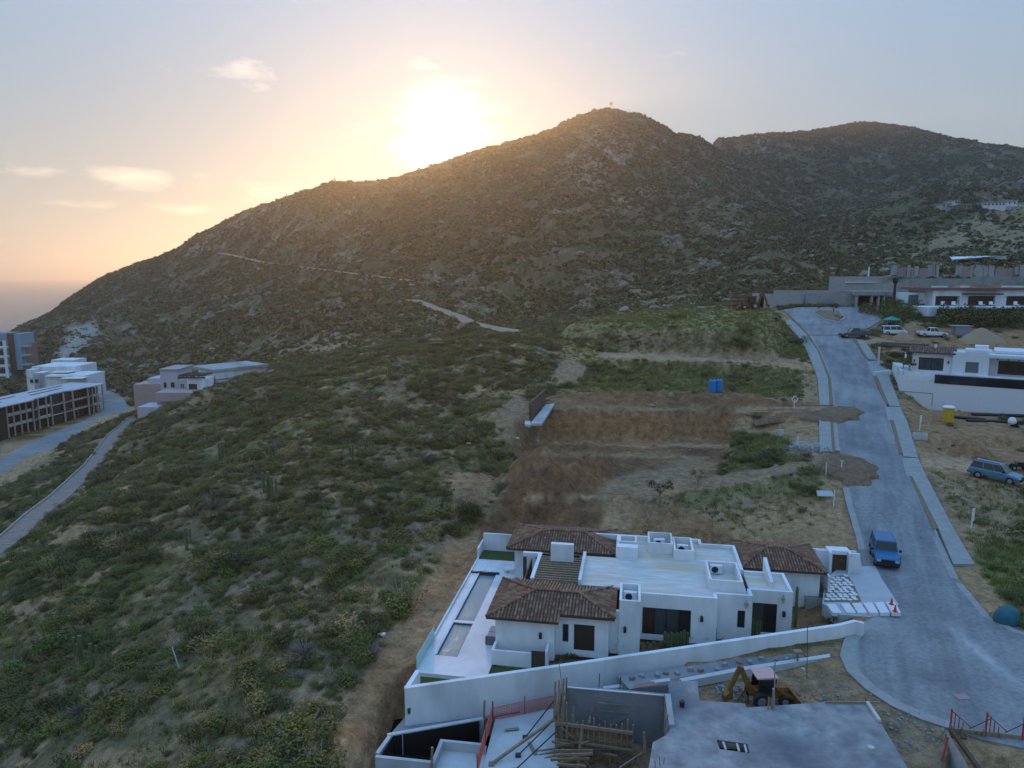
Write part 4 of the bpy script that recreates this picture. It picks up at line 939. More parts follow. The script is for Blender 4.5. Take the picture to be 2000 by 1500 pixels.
def build_villa():
    t = thing('villa', 'white stucco villa with brown tiled hip roofs and a pale flat roof deck', 'house', VO, -PHI)
    w = MB(); T = .22
    # wing A
    w.box(0, T, 1.15 + T, 6.3, 0, 2.72)
    wall_u(w, 0, 3.9, 1.15, T, 0, 2.72)
    wall_u(w, 3.9, 7.35, 1.95, T, 0, 2.95, [(4.35, 4.75, .95, 2.2), (5.1, 6.45, .45, 2.25)])
    w.box(3.68, 3.9, 1.15 + T, 1.95 + T, 0, 2.72); w.box(7.13, 7.35, 1.95 + T, 6.3, 0, 2.95); w.box(T, 7.13, 6.1, 6.3, 0, 2.72)
    w.box(7.35, 8.0, 2.75, 2.97, 0, 3.0)
    # tower with open plant well
    open_box(w, 8.0, 9.38, 2.6, 5.4, 0, 3.84, .16, 2.9)
    # main front wall and flat-roofed body
    wall_u(w, 9.38, 14.5, 5.0, T, 0, 3.35, [(9.55, 12.8, .40, 2.35)])
    w.box(14.28, 14.5, 5.0 + T, 5.8, 0, 3.35)
    wall_u(w, 14.5, 16.9, 5.8, T, 0, 3.35, [(15.95, 16.45, 1.0, 2.25)])
    w.box(16.68, 16.9, 5.8 + T, 7.0, 0, 3.35)
    wall_u(w, 16.9, 19.75, 7.0, T, 0, 3.3, [(17.1, 18.75, .2, 2.35)])
    w.box(19.53, 19.75, 7.0 + T, 10.3, 0, 3.3); w.box(16.9, 19.53, 10.1, 10.3, 0, 3.3)
    # back and side walls of the body, parapets
    w.box(5.0, 5.22, 6.3, 11.7, 0, 3.42); w.box(5.22, 14.3, 15.9, 16.12, 0, 3.38); w.box(14.08, 14.3, 15.0, 15.9, 0, 3.38); w.box(14.3, 16.9, 15.0, 15.22, 0, 3.36)
    w.box(16.68, 16.9, 10.3, 15.0, 0, 3.34)
    w.box(7.5, 7.72, 11.9, 15.9, 0, 3.38)
    # wing B
    w.box(-.75, -.53, 13.2, 18.1, 0, 2.72); w.box(-.53, 7.0, 17.9, 18.1, 0, 2.72); wall_u(w, -.53, 7.5, 13.2, T, 0, 2.72, [(1.0, 4.6, 0, 2.4)])
    # garage wing
    wall_u(w, 17.1, 22.7, 11.95, T, 0, 2.85); w.box(22.48, 22.7, 11.95 + T, 17.0, 0, 2.85); w.box(17.1, 22.48, 16.8, 17.0, 0, 2.85)
    wo = w.build('walls', WHITE, t)
    d = MB()
    d.prism([(5.22, 6.3), (9.38, 6.3), (9.38, 5.22), (14.28, 5.22), (14.28, 6.02), (16.68, 6.02), (16.68, 15.0), (14.08, 15.0), (14.08, 15.9), (7.72, 15.9), (7.72, 11.7), (5.22, 11.7)], 2.9, 3.06)
    d.prism([(16.9, 7.22), (19.53, 7.22), (19.53, 10.1), (16.9, 10.1)], 2.92, 3.09)
    d.build('roof_deck', DECKM, t)
    # plant enclosures standing on the deck
    for nm, (a, b, c, e_, z1), lab in (('roof_enclosure', (7.55, 9.2, 11.75, 12.5, 3.95), None), ('roof_enclosure', (7.72, 9.1, 12.9, 14.3, 4.0), None), ('roof_enclosure', (10.0, 11.93, 13.1, 15.6, 3.95), None), ('roof_enclosure', (11.96, 13.45, 12.0, 14.9, 3.9), None), ('roof_enclosure', (14.15, 16.4, 6.9, 10.4, 3.85), None)):
        m = MB()
        if e_ - c < 1: m.box(a, b, c, e_, 3.06, z1)
        else: open_box(m, a, b, c, e_, 3.06, z1, .14)
        if z1 == 3.85: m.box(a - .02, a + .1, c - .02, c + .1, z1, z1 + .03)
        m.build(nm, WHITE, t)
    m = MB(); m.box(2.55, 4.3, 10.45, 10.9, 2.7, 4.35); m.build('chimney', WHITE, t)
    m = MB(); m.prism([(18.38, 8.0), (18.62, 8.0), (18.62, 11.0), (18.38, 11.0)], 3.09, [3.5, 3.5, 4.15, 4.15]); m.build('fin_wall', WHITE, t)
    hip_roof(t, (-.55, 7.75, .75, 6.85), 2.85, 3.55, 2.3, 5.3, 3.8, notch=(4.2, 1.5))
    hip_roof(t, (-1.35, 7.45, 12.75, 18.5), 2.85, 3.55, 1.6, 4.8, 15.6)
    hip_roof(t, (16.92, 23.1, 11.55, 17.35), 2.98, 3.66, 19.3, 20.6, 14.5)
    # pergola
    b = MB(); b.box(1.45, 1.72, 6.9, 11.9, 2.8, 3.05); b.box(0.2, 1.45, 11.6, 11.9, 2.75, 3.05); pb = b.build('pergola_frame', WHITE, t)
    for i in range(11):
        m = MB(); y = 6.98 + i * .43; m.box(1.72, 5.0, y, y + .13, 2.82, 2.98); m.build('slat', WOOD, t)
    for yy in (7.2, 11.3):
        m = MB(); m.box(.25, .5, yy, yy + .25, 0, 2.75); m.build('column', WOODD, t)
    m = MB(); m.box(.55, 1.45, 7.0, 7.12, 0, 2.7); m.box(.9, 1.0, 7.3, 11.2, 0, 2.7); m.build('timber_screen', WOODD, t)
    m = MB(); m.box(1.0, 4.9, 7.2, 13.1, .02, .06); m.build('terrace_floor', M('shade_painted_terrace', (0.06, 0.045, 0.035), rough=.8), t)  # floor painted dark to give the shade seen between the slats
    window_u(t, 4.35, 4.75, 1.95, .95, 2.2, 1, pmats=(GLASS,)); window_u(t, 5.1, 6.45, 1.95, .45, 2.25, 1, pmats=(GLASSR,))
    window_u(t, 9.55, 12.8, 5.0, .40, 2.35, 4, 'glass_door', (GLASSR, GLASSB, GLASSB, GLASS))
    window_u(t, 15.95, 16.45, 5.8, 1.0, 2.25, 1); window_u(t, 17.1, 18.75, 7.0, .2, 2.35, 2, 'glass_door', (GLASSB, GLASS))
    window_u(t, 1.0, 4.6, 13.2, 0.02, 2.4, 3, 'glass_door', (GLASS,))
    for x, y, z in ((3.0, 1.15, 1.75), (8.4, 2.6, 1.9), (13.5, 5.0, 1.9), (19.2, 7.0, 1.75)): lamp(t, x, y, z)
    for x, y, z in ((7.6, 2.75, 2.5), (16.5, 5.8, 2.75), (19.1, 7.0, 2.8)):
        m = MB(); m.beam((x, y - .08, z - .3), (x, y - .08, z + .3), .05); m.box(x - .12, x + .12, y - .14, y - .02, z - .05, z + .05); m.build('conduit', STEEL, t)
    # low garden wall with timber gate at the front
    m = MB(); m.box(-.05, 2.55, 0, .16, 0, 1.0); m.box(-.05, .11, .16, 1.15, 0, 1.0); m.box(3.45, 3.6, -.05, 1.15, 0, 1.25); m.build('garden_wall', WHITE, t)
    m = MB(); m.box(2.55, 3.45, .04, .12, 0, 1.15); m.build('gate', WOODD, t)
    # entrance portal on the road side
    m = MB(); m.box(23.3, 23.46, 12.0, 18.2, .6, 2.55); m.box(23.46, 24.3, 16.5, 16.66, .6, 2.9); m.box(24.3, 24.5, 15.7, 17.2, .6, 3.05); m.box(25.75, 25.95, 15.7, 17.2, .6, 3.05); m.box(24.5, 25.75, 16.2, 17.2, 2.75, 3.05); m.box(25.95, 26.6, 15.9, 16.1, .6, 3.0); m.box(22.9, 27.0, 18.1, 18.26, .6, 2.4)
    m.build('entrance_wall', WHITE, t)
    m = MB(); m.box(24.5, 25.75, 16.3, 16.38, .9, 2.75); m.build('door', WOODD, t)
    # raised coping round the deck parapet
    return t
VILLA = build_villa()
# condenser units and fans in the wells
for (u, v, z, r), lab in (((8.7, 4.6, 2.9, 0), 'white condenser unit down in the tower well beside the front tiled roof'), ((8.4, 13.5, 3.06, 0), 'white condenser unit inside the small enclosure behind the chimney side tiled roof'),
                          ((10.9, 14.6, 3.06, .2), 'white condenser unit in the tallest back enclosure of the roof deck'), ((12.7, 13.6, 3.06, 0), 'low white condenser unit in the back enclosure beside the tallest one'), ((14.9, 9.9, 3.06, 0), 'condenser unit on the back wall of the big enclosure by the right parapet')):
    ac_unit(vw(u, v, z), -PHI + r, lab)
m = MB(); m.cyl((0, 0, 0), (0, 0, .1), .38, .38, 14); m.cyl((0, 0, .1), (0, 0, .16), .12, .12, 8); tag(m.build('roof_fan', BLACK, None, loc=vw(15.6, 7.6, 3.06)), 'round black roof fan lying in the big enclosure of the deck', 'fan')

# ---------------------------------------------------------------- patio, pools, garden
def vbox(mb, u0, u1, v0, v1, z0, z1):
    mb.box(u0, u1, v0, v1, z0, z1); return mb
def vobj(mb, name, mat, label=None, cat=None, kind=None, group=None, parent=None):
    o = mb.build(name, mat, parent)
    if parent is None: o.location = VO; o.rotation_euler.z = -PHI
    return tag(o, label, cat, group, kind)
p = MB()
# paving built round the pools
for r in ((-4.6, -4.0, -1.2, 13.95), (-2.45, -.02, -1.7, 14.2), (-4.0, -2.45, -1.7, .55), (-4.6, -4.0, -1.7, -1.2), (-4.7, -.8, 14.2, 17.0), (-4.0, -2.45, 5.2, 5.55)): p.box(r[0], r[1], r[2], r[3], -.9, 0)
p.box(-.02, 4.95, 6.35, 13.1, -.9, .01)
p.box(-.8, -.02, 14.2, 19.0, -.9, 0)
vobj(p, 'patio', PAVE, 'pale stone patio between the pools and the villa', None, 'structure')
def pool(name, label, u0, u1, v0, v1, cat='pool'):
    t = thing(name, label, cat, vw((u0 + u1) / 2, (v0 + v1) / 2, 0), -PHI); w, h = (u1 - u0) / 2, (v1 - v0) / 2
    m = MB(); m.box(-w, w, -h, h, -1.3, -1.2); m.box(-w, -w + .05, -h, h, -1.2, -.02); m.box(w - .05, w, -h, h, -1.2, -.02); m.box(-w + .05, w - .05, -h, -h + .05, -1.2, -.02); m.box(-w + .05, w - .05, h - .05, h, -1.2, -.02); m.build('basin', M('pool_tile', (0.05, 0.07, 0.09), rough=.4), t)
    m = MB(); m.box(-w + .05, w - .05, -h + .05, h - .05, -.4, -.13); m.build('water', WATER, t)
    m = MB(); m.box(-w - .12, -w, -h, h, -.02, .03); m.build('coping', WHITE, t)
    return t
pool('swimming_pool', 'long narrow swimming pool along the outer edge of the patio', -3.88, -2.45, 5.6, 13.9)
pool('plunge_pool', 'shorter pool nearest the perimeter wall reflecting the warm sky', -3.88, -2.45, .6, 5.15)
pool('spa_pool', 'small square spa tub behind the dark bar at the far pool end', -3.6, -2.5, 14.5, 16.0)
m = MB(); m.box(-4.65, -2.2, 13.9, 14.15, -.1, .12); vobj(m, 'pool_edge_bar', FRAME, 'dark stone bar separating the long pool from the spa', 'ledge')
m = MB(); m.box(-4.75, -4.62, .6, 19.0, -2.5, .12); m.box(-4.62, -1.2, 19.0, 19.18, -2.0, 1.65); m.box(-4.75, -4.62, 17.0, 19.18, -1.5, 1.0)
vobj(m, 'terrace_wall', WHITE, 'white terrace edge wall with a tall return behind the small lawn', 'wall')
m = MB(); m.box(-4.6, -.85, 17.0, 19.0, -.6, .05); vobj(m, 'lawn', TURF, 'small green lawn in the back corner of the patio', None, 'stuff')
m = MB(); m.prism([(-4.3, -1.72), (-.9, -1.72), (-2.2, -3.1), (-4.0, -5.2)], -.6, -.25); vobj(m, 'lawn', TURF, 'triangular planting bed beside the perimeter wall corner', None, 'stuff')
m = MB(); m.prism([(0, -.02), (3.9, -.02), (3.8, -1.0), (-.4, -2.2)], -.6, -.1); vobj(m, 'lawn', TURF, 'green strip between garden wall and perimeter wall', None, 'stuff')
gl = M('pale_green_glass', (0.35, 0.55, 0.52), rough=.1)
m = MB(); m.box(-4.60, -4.57, -1.5, 2.6, .01, .95); bal = vobj(m, 'glass_balustrade', gl, 'pale green glass balustrade beside the shorter pool', 'balustrade')
# perimeter wall
PWL = [at(790, 1345, -.4), at(1100, 1301, .1), at(1400, 1257, .5), at(1640, 1222, .8), at(1672, 1214, .9), at(1686, 1218, .9)]
def strip_wall(name, pts, bots, th, mat, label, cat, side=1):
    m = MB(); n = len(pts)
    L_ = []; R_ = []
    for i in range(n):
        a = pts[max(0, i - 1)]; b = pts[min(n - 1, i + 1)]; d = Vector((b.x - a.x, b.y - a.y, 0)).normalized(); nr = Vector((-d.y, d.x, 0)) * side
        L_.append(pts[i]); R_.append(pts[i] + nr * th)
    for i in range(n - 1):
        a, b, c, d = L_[i], L_[i + 1], R_[i + 1], R_[i]
        z0, z1 = bots[i], bots[i + 1]
        m.add([(a.x, a.y, z0), (b.x, b.y, z1), (c.x, c.y, z1), (d.x, d.y, z0), a, b, c, d], [(3, 2, 1, 0), (4, 5, 6, 7), (0, 1, 5, 4), (1, 2, 6, 5), (2, 3, 7, 6), (3, 0, 4, 7)])
    o = m.build(name, mat); return tag(o, label, cat)
strip_wall('perimeter_wall', PWL, [-4.4, -3.6, -2.6, -1.6, -1.3, -1.2], .28, WHITE, 'long white perimeter wall running from the patio corner up to the road', 'wall')
strip_wall('perimeter_wall', [PWL[0] + Vector((0, .28, 0)), at(812, 1308, -.4)], [-4.2, -3.4], .28, WHITE, 'short white return wall at the lower patio corner', 'wall', -1)
# grey plinth course under the perimeter wall
PB = [at(792, 1402, -3.05), at(1100, 1362, -2.6), at(1210, 1330, -2.3)]
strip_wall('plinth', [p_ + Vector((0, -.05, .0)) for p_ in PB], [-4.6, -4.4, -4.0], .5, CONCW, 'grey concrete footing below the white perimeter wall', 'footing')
# loungers, sofa, small tree
def lounger(loc, rz, label):
    t = thing('sun_lounger', label, 'sun lounger', loc, rz, 'white sun loungers')
    m = MB(); pr = [(-.95, .34), (-.5, .30), (.0, .36), (.35, .30), (.6, .45), (.95, .85)]
    for (x0, z0), (x1, z1) in zip(pr[:-1], pr[1:]): m.add([(x0, -.32, z0), (x1, -.32, z1), (x1, .32, z1), (x0, .32, z0), (x0, -.32, z0 - .1), (x1, -.32, z1 - .1), (x1, .32, z1 - .1), (x0, .32, z0 - .1)], [(0, 1, 2, 3), (7, 6, 5, 4), (0, 4, 5, 1), (3, 2, 6, 7), (0, 3, 7, 4), (1, 5, 6, 2)])
    m.build('seat', WHITE, t)
    for s in (-1, 1):
        m = MB(); m.box(-.6, .45, s * .26 - .04, s * .26 + .04, 0, .22); m.build('base', WHITE, t)
    return t
lounger(vw(-1.0, 14.9, .01), -PHI + .45, 'white sun lounger nearer the pool of the two by the far tiled wing')
lounger(vw(-.55, 15.8, .01), -PHI + .45, 'white sun lounger just behind the other one near the lawn')
t = thing('patio_sofa', 'grey outdoor sofa with cushions tucked against the villa side wall', 'sofa', vw(-.5, 3.4, 0), -PHI)
m = MB(); m.box(-.45, .45, -.9, .9, 0, .35); m.box(.25, .45, -.9, .9, .35, .75); m.box(-.45, .45, -1.0, -.9, 0, .6); m.build('frame', M('grey_wicker', (0.10, 0.10, 0.105), (0.16, 0.16, 0.17), scale=20), t)
for yy in (-.55, .35):
    m = MB(); m.box(-.4, .25, yy - .4, yy + .4, .35, .5); m.build('cushion', M('pale_cushion', (0.40, 0.40, 0.42), rough=.9), t)
# ---------------------------------------------------------------- roads, pavements, kerbs
ROADM = M('street_pavers', (0.15, 0.152, 0.155), (0.24, 0.24, 0.235), scale=.30, rough=.75, bump=.5, bscale=7, c3=(0.27, 0.265, 0.25), detail=12, w=.2)
def _streak(m):
    nt = m.node_tree; N = nt.nodes.new; L = nt.links.new; b = nt.nodes['Principled BSDF']; src = b.inputs['Base Color'].links[0].from_socket
    tc = N('ShaderNodeTexCoord'); vr = N('ShaderNodeVectorRotate'); vr.rotation_type = 'Z_AXIS'; vr.inputs['Angle'].default_value = math.radians(24); L(tc.outputs['Object'], vr.inputs['Vector']); mp = N('ShaderNodeMapping'); mp.inputs['Scale'].default_value = (.9, .035, 1); L(vr.outputs[0], mp.inputs[0])
    n = N('ShaderNodeTexNoise'); n.inputs['Scale'].default_value = 1.0; n.inputs['Detail'].default_value = 8; L(mp.outputs[0], n.inputs[0])
    n2 = N('ShaderNodeTexNoise'); n2.inputs['Scale'].default_value = 3.2; n2.inputs['Detail'].default_value = 9; L(tc.outputs['Object'], n2.inputs[0])
    mr = N('ShaderNodeMapRange'); mr.inputs[1].default_value = .35; mr.inputs[2].default_value = .65; mr.inputs[3].default_value = .82; mr.inputs[4].default_value = 1.16; L(n.outputs['Fac'], mr.inputs[0])
    mr2 = N('ShaderNodeMapRange'); mr2.inputs[1].default_value = .3; mr2.inputs[2].default_value = .7; mr2.inputs[3].default_value = .80; mr2.inputs[4].default_value = 1.20; L(n2.outputs['Fac'], mr2.inputs[0])
    mu = N('ShaderNodeMath'); mu.operation = 'MULTIPLY'; L(mr.outputs[0], mu.inputs[0]); L(mr2.outputs[0], mu.inputs[1])
    p0, p1 = at(1862, 1228, 0), at(1990, 1340, 0); d_ = (p1 - p0).normalized(); mid = (p0 + p1) / 2
    def dotn(vec, off):
        q = N('ShaderNodeVectorMath'); q.operation = 'DOT_PRODUCT'; L(tc.outputs['Object'], q.inputs[0]); q.inputs[1].default_value = vec[:]; s_ = N('ShaderNodeMath'); s_.operation = 'SUBTRACT'; L(q.outputs['Value'], s_.inputs[0]); s_.inputs[1].default_value = off; return s_.outputs[0]
    def gau(x, w):
        a = N('ShaderNodeMath'); a.operation = 'DIVIDE'; L(x, a.inputs[0]); a.inputs[1].default_value = w; b_ = N('ShaderNodeMath'); b_.operation = 'MULTIPLY'; L(a.outputs[0], b_.inputs[0]); L(a.outputs[0], b_.inputs[1]); c = N('ShaderNodeMath'); c.operation = 'MULTIPLY'; L(b_.outputs[0], c.inputs[0]); c.inputs[1].default_value = -1; e = N('ShaderNodeMath'); e.operation = 'EXPONENT'; L(c.outputs[0], e.inputs[0]); return e.outputs[0]
    along = gau(dotn(d_, mid.dot(d_)), (p1 - p0).length * .42); nr_ = Vector((-d_.y, d_.x, 0)); acr = gau(dotn(nr_, mid.dot(nr_)), .45)
    n3 = N('ShaderNodeTexNoise'); n3.inputs['Scale'].default_value = 2.2; n3.inputs['Detail'].default_value = 7; L(tc.outputs['Object'], n3.inputs[0])
    def mul(a, b_, k=None):
        x = N('ShaderNodeMath'); x.operation = 'MULTIPLY'; L(a, x.inputs[0])
        if k is None: L(b_, x.inputs[1])
        else: x.inputs[1].default_value = k
        return x.outputs[0]
    spill_ = mul(mul(along, acr), n3.outputs['Fac']); spill_ = mul(spill_, None, 1.5); ad_ = N('ShaderNodeMath'); ad_.operation = 'ADD'; L(spill_, ad_.inputs[0]); L(mu.outputs[0], ad_.inputs[1]); mu = ad_
    v = N('ShaderNodeVectorMath'); v.operation = 'SCALE'; L(src, v.inputs[0]); L(mu.outputs[0], v.inputs['Scale']); L(v.outputs[0], b.inputs['Base Color'])
_streak(ROADM)
KERB = M('kerb_concrete', (0.24, 0.235, 0.22), (0.35, 0.34, 0.315), scale=1.3, rough=.9, bump=.1)
STRIP = M('verge_soil', (0.17, 0.115, 0.07), (0.26, 0.19, 0.12), scale=5, rough=.95, bump=.6)
def on_road(px, py, dz=0.0):
    z = 0.0
    for _ in range(40):
        p = at(px, py, z); z2 = float(road_z(np.array([0.]), np.array([p.y]))[0]) if p.y > road_ctrl[0, 1] else 0.0
        z = z * .5 + z2 * .5
    p = at(px, py, z); p.z += dz; return p
def flat(name, poly, th, mat, label=None, cat=None, kind='structure', parent=None, sub=False):
    """thin slab following the given 3-D outline, th below"""
    m = MB(); n = len(poly)
    a = sum(poly[i].x * poly[(i + 1) % n].y - poly[(i + 1) % n].x * poly[i].y for i in range(n))
    if a < 0: poly = poly[::-1]
    m.add(list(poly) + [p - Vector((0, 0, th)) for p in poly], [tuple(range(n)), tuple(range(n, 2 * n))[::-1]] + [(i, n + i, n + (i + 1) % n, (i + 1) % n) for i in range(n)])
    o = m.build(name, mat, parent); return tag(o, label, cat, None, kind)
def ribbon(name, L_, R_, th, mat, label, kind='structure', dz=0.0, parent=None, sub=6):
    m = MB(); vs = []
    def dens(P_):
        out = []
        for a, b in zip(P_[:-1], P_[1:]):
            for k in range(sub): out.append(a.lerp(b, k / sub))
        return out + [P_[-1]]
    A = dens(L_); B = dens(R_); n = len(A); up = Vector((0, 0, dz)); dn = Vector((0, 0, dz - th))
    vs = [p + up for p in A] + [p + up for p in B] + [p + dn for p in A] + [p + dn for p in B]; fs = []
    for i in range(n - 1): fs += [(i, i + 1, n + i + 1, n + i)[::-1], (i, i + 1, 2 * n + i + 1, 2 * n + i), (n + i, 3 * n + i, 3 * n + i + 1, n + i + 1)]
    fs += [(0, n, 3 * n, 2 * n)[::-1], (n - 1, 2 * n - 1, 4 * n - 1, 3 * n - 1)]
    m.add(vs, fs); o = m.build(name, mat, parent); return tag(o, label, None, None, kind)
ribbon('road', RL[:9], RR[:9], .25, ROADM, 'grey paved street climbing from the turning circle', sub=5)
q = [Vector((p.x, p.y, 0.004)) for p in CUL]
flat('road', q, .3, ROADM, 'wide paved turning circle beside the villa')
def bez(P_, k):   # densify closed outline a little
    return P_
flat('road', [Vector((p.x, p.y, turn_z(p.x, p.y) + .004)) for p in [RL[8], RL[9], RL[10]] + TURN[1:6] + [RR[8]]], .4, ROADM, 'upper paved turning area at the head of the street')
def pw(name, pl, mat, dz, label, th=.3): return ribbon(name, [on_road(a, b, dz) for a, b in pl[0]], [on_road(a, b, dz) for a, b in pl[1]], th, mat, label, sub=4)
pw('pavement', ([(1601, 884), (1600, 850), (1600, 822)], [(1625, 882), (1623, 850), (1621, 818)]), KERB, .12, 'short concrete pavement slab between the two dirt ramps')
pw('pavement', ([(1601, 792), (1597, 741), (1590, 721), (1575, 684), (1556, 654), (1530, 628), (1507, 609)], [(1620, 792), (1617, 741), (1608, 716), (1597, 687), (1575, 654), (1548, 628), (1526, 611)]), KERB, .12, 'long concrete pavement curving up the left side of the street')
pw('verge', ([(1625, 882), (1623, 850), (1621, 820)], [(1632, 882), (1629, 850), (1627, 820)]), STRIP, .06, 'narrow soil verge beside the short pavement slab')
pw('verge', ([(1620, 792), (1617, 741), (1608, 716), (1597, 687), (1575, 654), (1548, 628)], [(1628, 792), (1623, 741), (1613, 716), (1601, 687), (1580, 654), (1552, 628)]), STRIP, .06, 'narrow soil verge along the left kerb')
pw('pavement', ([(1862, 1104), (1833, 1034), (1781, 931)], [(1903, 1104), (1862, 1034), (1811, 935)]), KERB, .12, 'wide concrete pavement right of the parked blue off-roader')
pw('pavement', ([(1822, 1034), (1776, 931)][::1], [(1833, 1034), (1781, 931)]), STRIP, .09, 'long narrow planting strip in the right pavement')
pw('pavement', ([(1770, 931), (1762, 895)], [(1811, 935), (1793, 895)]), KERB, .03, 'concrete driveway apron opposite the dirt ramp')
pw('pavement', ([(1765, 893), (1745, 821)], [(1793, 895), (1771, 821)]), KERB, .12, 'concrete pavement beside the vacant right lot')
pw('verge', ([(1757, 887), (1738, 821)], [(1765, 887), (1745, 821)]), STRIP, .09, 'planting strip of the vacant lot pavement')
pw('pavement', ([(1734, 821), (1728, 795)], [(1771, 821), (1758, 795)]), KERB, .03, 'concrete apron by the corner of the white podium house')
pw('pavement', ([(1737, 793), (1712, 734)], [(1758, 795), (1736, 734)]), KERB, .12, 'concrete pavement under the white podium wall')
pw('verge', ([(1730, 790), (1706, 736)], [(1737, 790), (1712, 736)]), STRIP, .09, 'planting strip under the white podium wall')
pw('pavement', ([(1702, 730), (1694, 706)], [(1742, 727), (1722, 704)]), KERB, .03, 'concrete driveway apron of the podium house')
pw('pavement', ([(1695, 702), (1673, 664)], [(1714, 704), (1688, 666)]), KERB, .12, 'concrete pavement beside the timber pergola')
pw('verge', ([(1690, 700), (1667, 664)], [(1695, 700), (1673, 664)]), STRIP, .09, 'planting strip of the upper right pavement')
# soil spilled on the street by the two ramps
DIRTM = M('spilled_soil', (0.12, 0.072, 0.038), (0.24, 0.15, 0.085), scale=1.6, rough=.95, bump=1.0, bscale=6, w=.16)
def spill(name, outline, mat, label, hh=.9, z0=0.02, crest=None):
    P_ = [on_road(*p) for p in outline]; c = sum(P_, Vector()) / len(P_); m = MB(); n = len(P_) * 4
    ring = []
    for i in range(len(P_)):
        a, b = P_[i], P_[(i + 1) % len(P_)]
        for k in range(4): ring.append(a.lerp(b, k / 4))
    R = random.Random(len(outline)); vs = []; fs = []
    lev = [(1.0, -.12), (.93, .28), (.8, .62), (.62, .88), (.35, 1.0)]
    for f, h in lev:
        for ip, p in enumerate(ring): q = c.lerp(p, f * (1 + R.uniform(-.03, .03) + .10 * math.sin(ip * 1.3) * (f > .9) + .07 * math.sin(ip * .47 + 1))); vs.append((q.x, q.y, p.z * f + c.z * (1 - f) + h * hh + R.uniform(-.04, .05) * (f < .95)))
    N_ = len(ring)
    for k in range(len(lev) - 1):
        for i in range(N_): fs.append((k * N_ + i, k * N_ + (i + 1) % N_, (k + 1) * N_ + (i + 1) % N_, (k + 1) * N_ + i))
    vs.append((c.x, c.y, c.z + hh)); o = (len(lev) - 1) * N_
    for i in range(N_): fs.append((o + i, o + (i + 1) % N_, len(vs) - 1))
    m.add(vs, fs); return tag(m.build(name, mat, smooth=True), label, None, None, 'stuff')
spill('soil', [(1600, 912), (1612, 890), (1650, 886), (1690, 898), (1712, 915), (1719, 932), (1706, 946), (1670, 950), (1640, 942)], DIRTM, 'fan of dark soil dumped on the street at the lower ramp', .55)
spill('soil', [(1595, 820), (1598, 800), (1640, 794), (1672, 797), (1684, 806), (1680, 820), (1650, 825), (1620, 826)], DIRTM, 'ridge of brown soil dumped on the street at the upper ramp', .6)
spill('soil', [(1450, 806), (1500, 800), (1590, 800), (1600, 824), (1540, 822), (1480, 830)], DIRTM, 'low ridge of grey soil beside the upper track', .5)
# light concrete gutters
def gutter(px_pts, inward, label):
    A = [on_road(*p, .010) for p in px_pts]; B = []
    for i, p in enumerate(A):
        a = A[max(0, i - 1)]; b = A[min(len(A) - 1, i + 1)]; d = Vector((b.x - a.x, b.y - a.y, 0)).normalized(); B.append(p + Vector((-d.y, d.x, 0)) * inward)
    return ribbon('gutter', A, B, .04, KERB, label, sub=3)
gutter([(1676, 1072), (1672, 1050), (1652, 980), (1646, 952)], -.55, 'concrete gutter along the left street edge near the villa')
gutter([(1632, 880), (1629, 850), (1627, 825)], -.5, 'concrete gutter beside the short pavement slab')
gutter([(1623, 790), (1622, 750), (1610, 714), (1596, 684), (1580, 655)], -.5, 'concrete gutter up the left side of the street')
gutter([(1872, 1130), (1835, 1050), (1803, 980), (1776, 925), (1760, 880), (1750, 850), (1734, 800), (1716, 750), (1692, 700), (1668, 655)], .55, 'concrete gutter along the right street edge')
gutter([(1712, 1203), (1672, 1222), (1648, 1250), (1640, 1280), (1655, 1312), (1690, 1345), (1740, 1378), (1800, 1405), (1852, 1422)], .75, 'curved concrete gutter round the turning circle')
gutter([(1880, 1140), (1900, 1165), (1935, 1205), (1990, 1232), (2050, 1250)], -.5, 'concrete gutter at the right rim of the turning circle')
# traffic island in the upper turning area
isl = [Vector((_q.x, _q.y, turn_z(_q.x, _q.y) + .16)) for _q in (hit(a, b) for a, b in ((1584, 612), (1600, 606), (1640, 608), (1652, 622), (1640, 632), (1612, 627)))]
flat('traffic_island', isl, .3, KERB, 'kerbed planted island in the upper turning area', 'traffic island', None)
_ic = sum(isl, Vector()) / len(isl)
flat('island_soil', [_ic.lerp(_p, .86) + Vector((0, 0, .03)) for _p in isl], .1, STRIP, 'brown soil bed on the traffic island')
# driveway, flagstones and steps at the villa entrance
PAVD = M('driveway_concrete', (0.36, 0.365, 0.37), (0.47, 0.47, 0.465), scale=.8, rough=.85, bump=.15)
flat('driveway', [at(a, b, .012) for a, b in ((1606, 1178), (1612, 1130), (1664, 1088), (1700, 1086), (1722, 1130), (1755, 1180), (1740, 1200), (1700, 1205), (1640, 1200))], .9, PAVD, 'concrete driveway between the villa and the street')
t = thing('flagstone_patch', 'patch of irregular white flagstones in dark gravel by the villa entrance', 'paving', at(1640, 1150, .02))
o_ = t.location; R = random.Random(4)
m = MB(); pl = [at(a, b, .016) - o_ for a, b in ((1609, 1176), (1613, 1128), (1655, 1122), (1667, 1140), (1683, 1176))]
m.prism([(p.x, p.y) for p in pl], -.02, .006); m.build('gravel_bed', STRIP, t)
m = MB(); pw_ = [(p.x + o_.x, p.y + o_.y) for p in pl]
bx = [p[0] for p in pw_]; by = [p[1] for p in pw_]; x = min(bx)
while x < max(bx):
    y = min(by)
    while y < max(by):
        cx_, cy_ = x + R.uniform(-.06, .06), y + R.uniform(-.06, .06)
        if inpoly(np.array([cx_]), np.array([cy_]), pw_)[0] < -.15:
            k = R.randint(5, 7); a0 = R.random() * 6; m.prism([(cx_ - o_.x + R.uniform(.15, .22) * math.cos(a0 + i * 6.283 / k), cy_ - o_.y + R.uniform(.15, .22) * math.sin(a0 + i * 6.283 / k)) for i in range(k)], .006, .03)
        y += .42
    x += .42
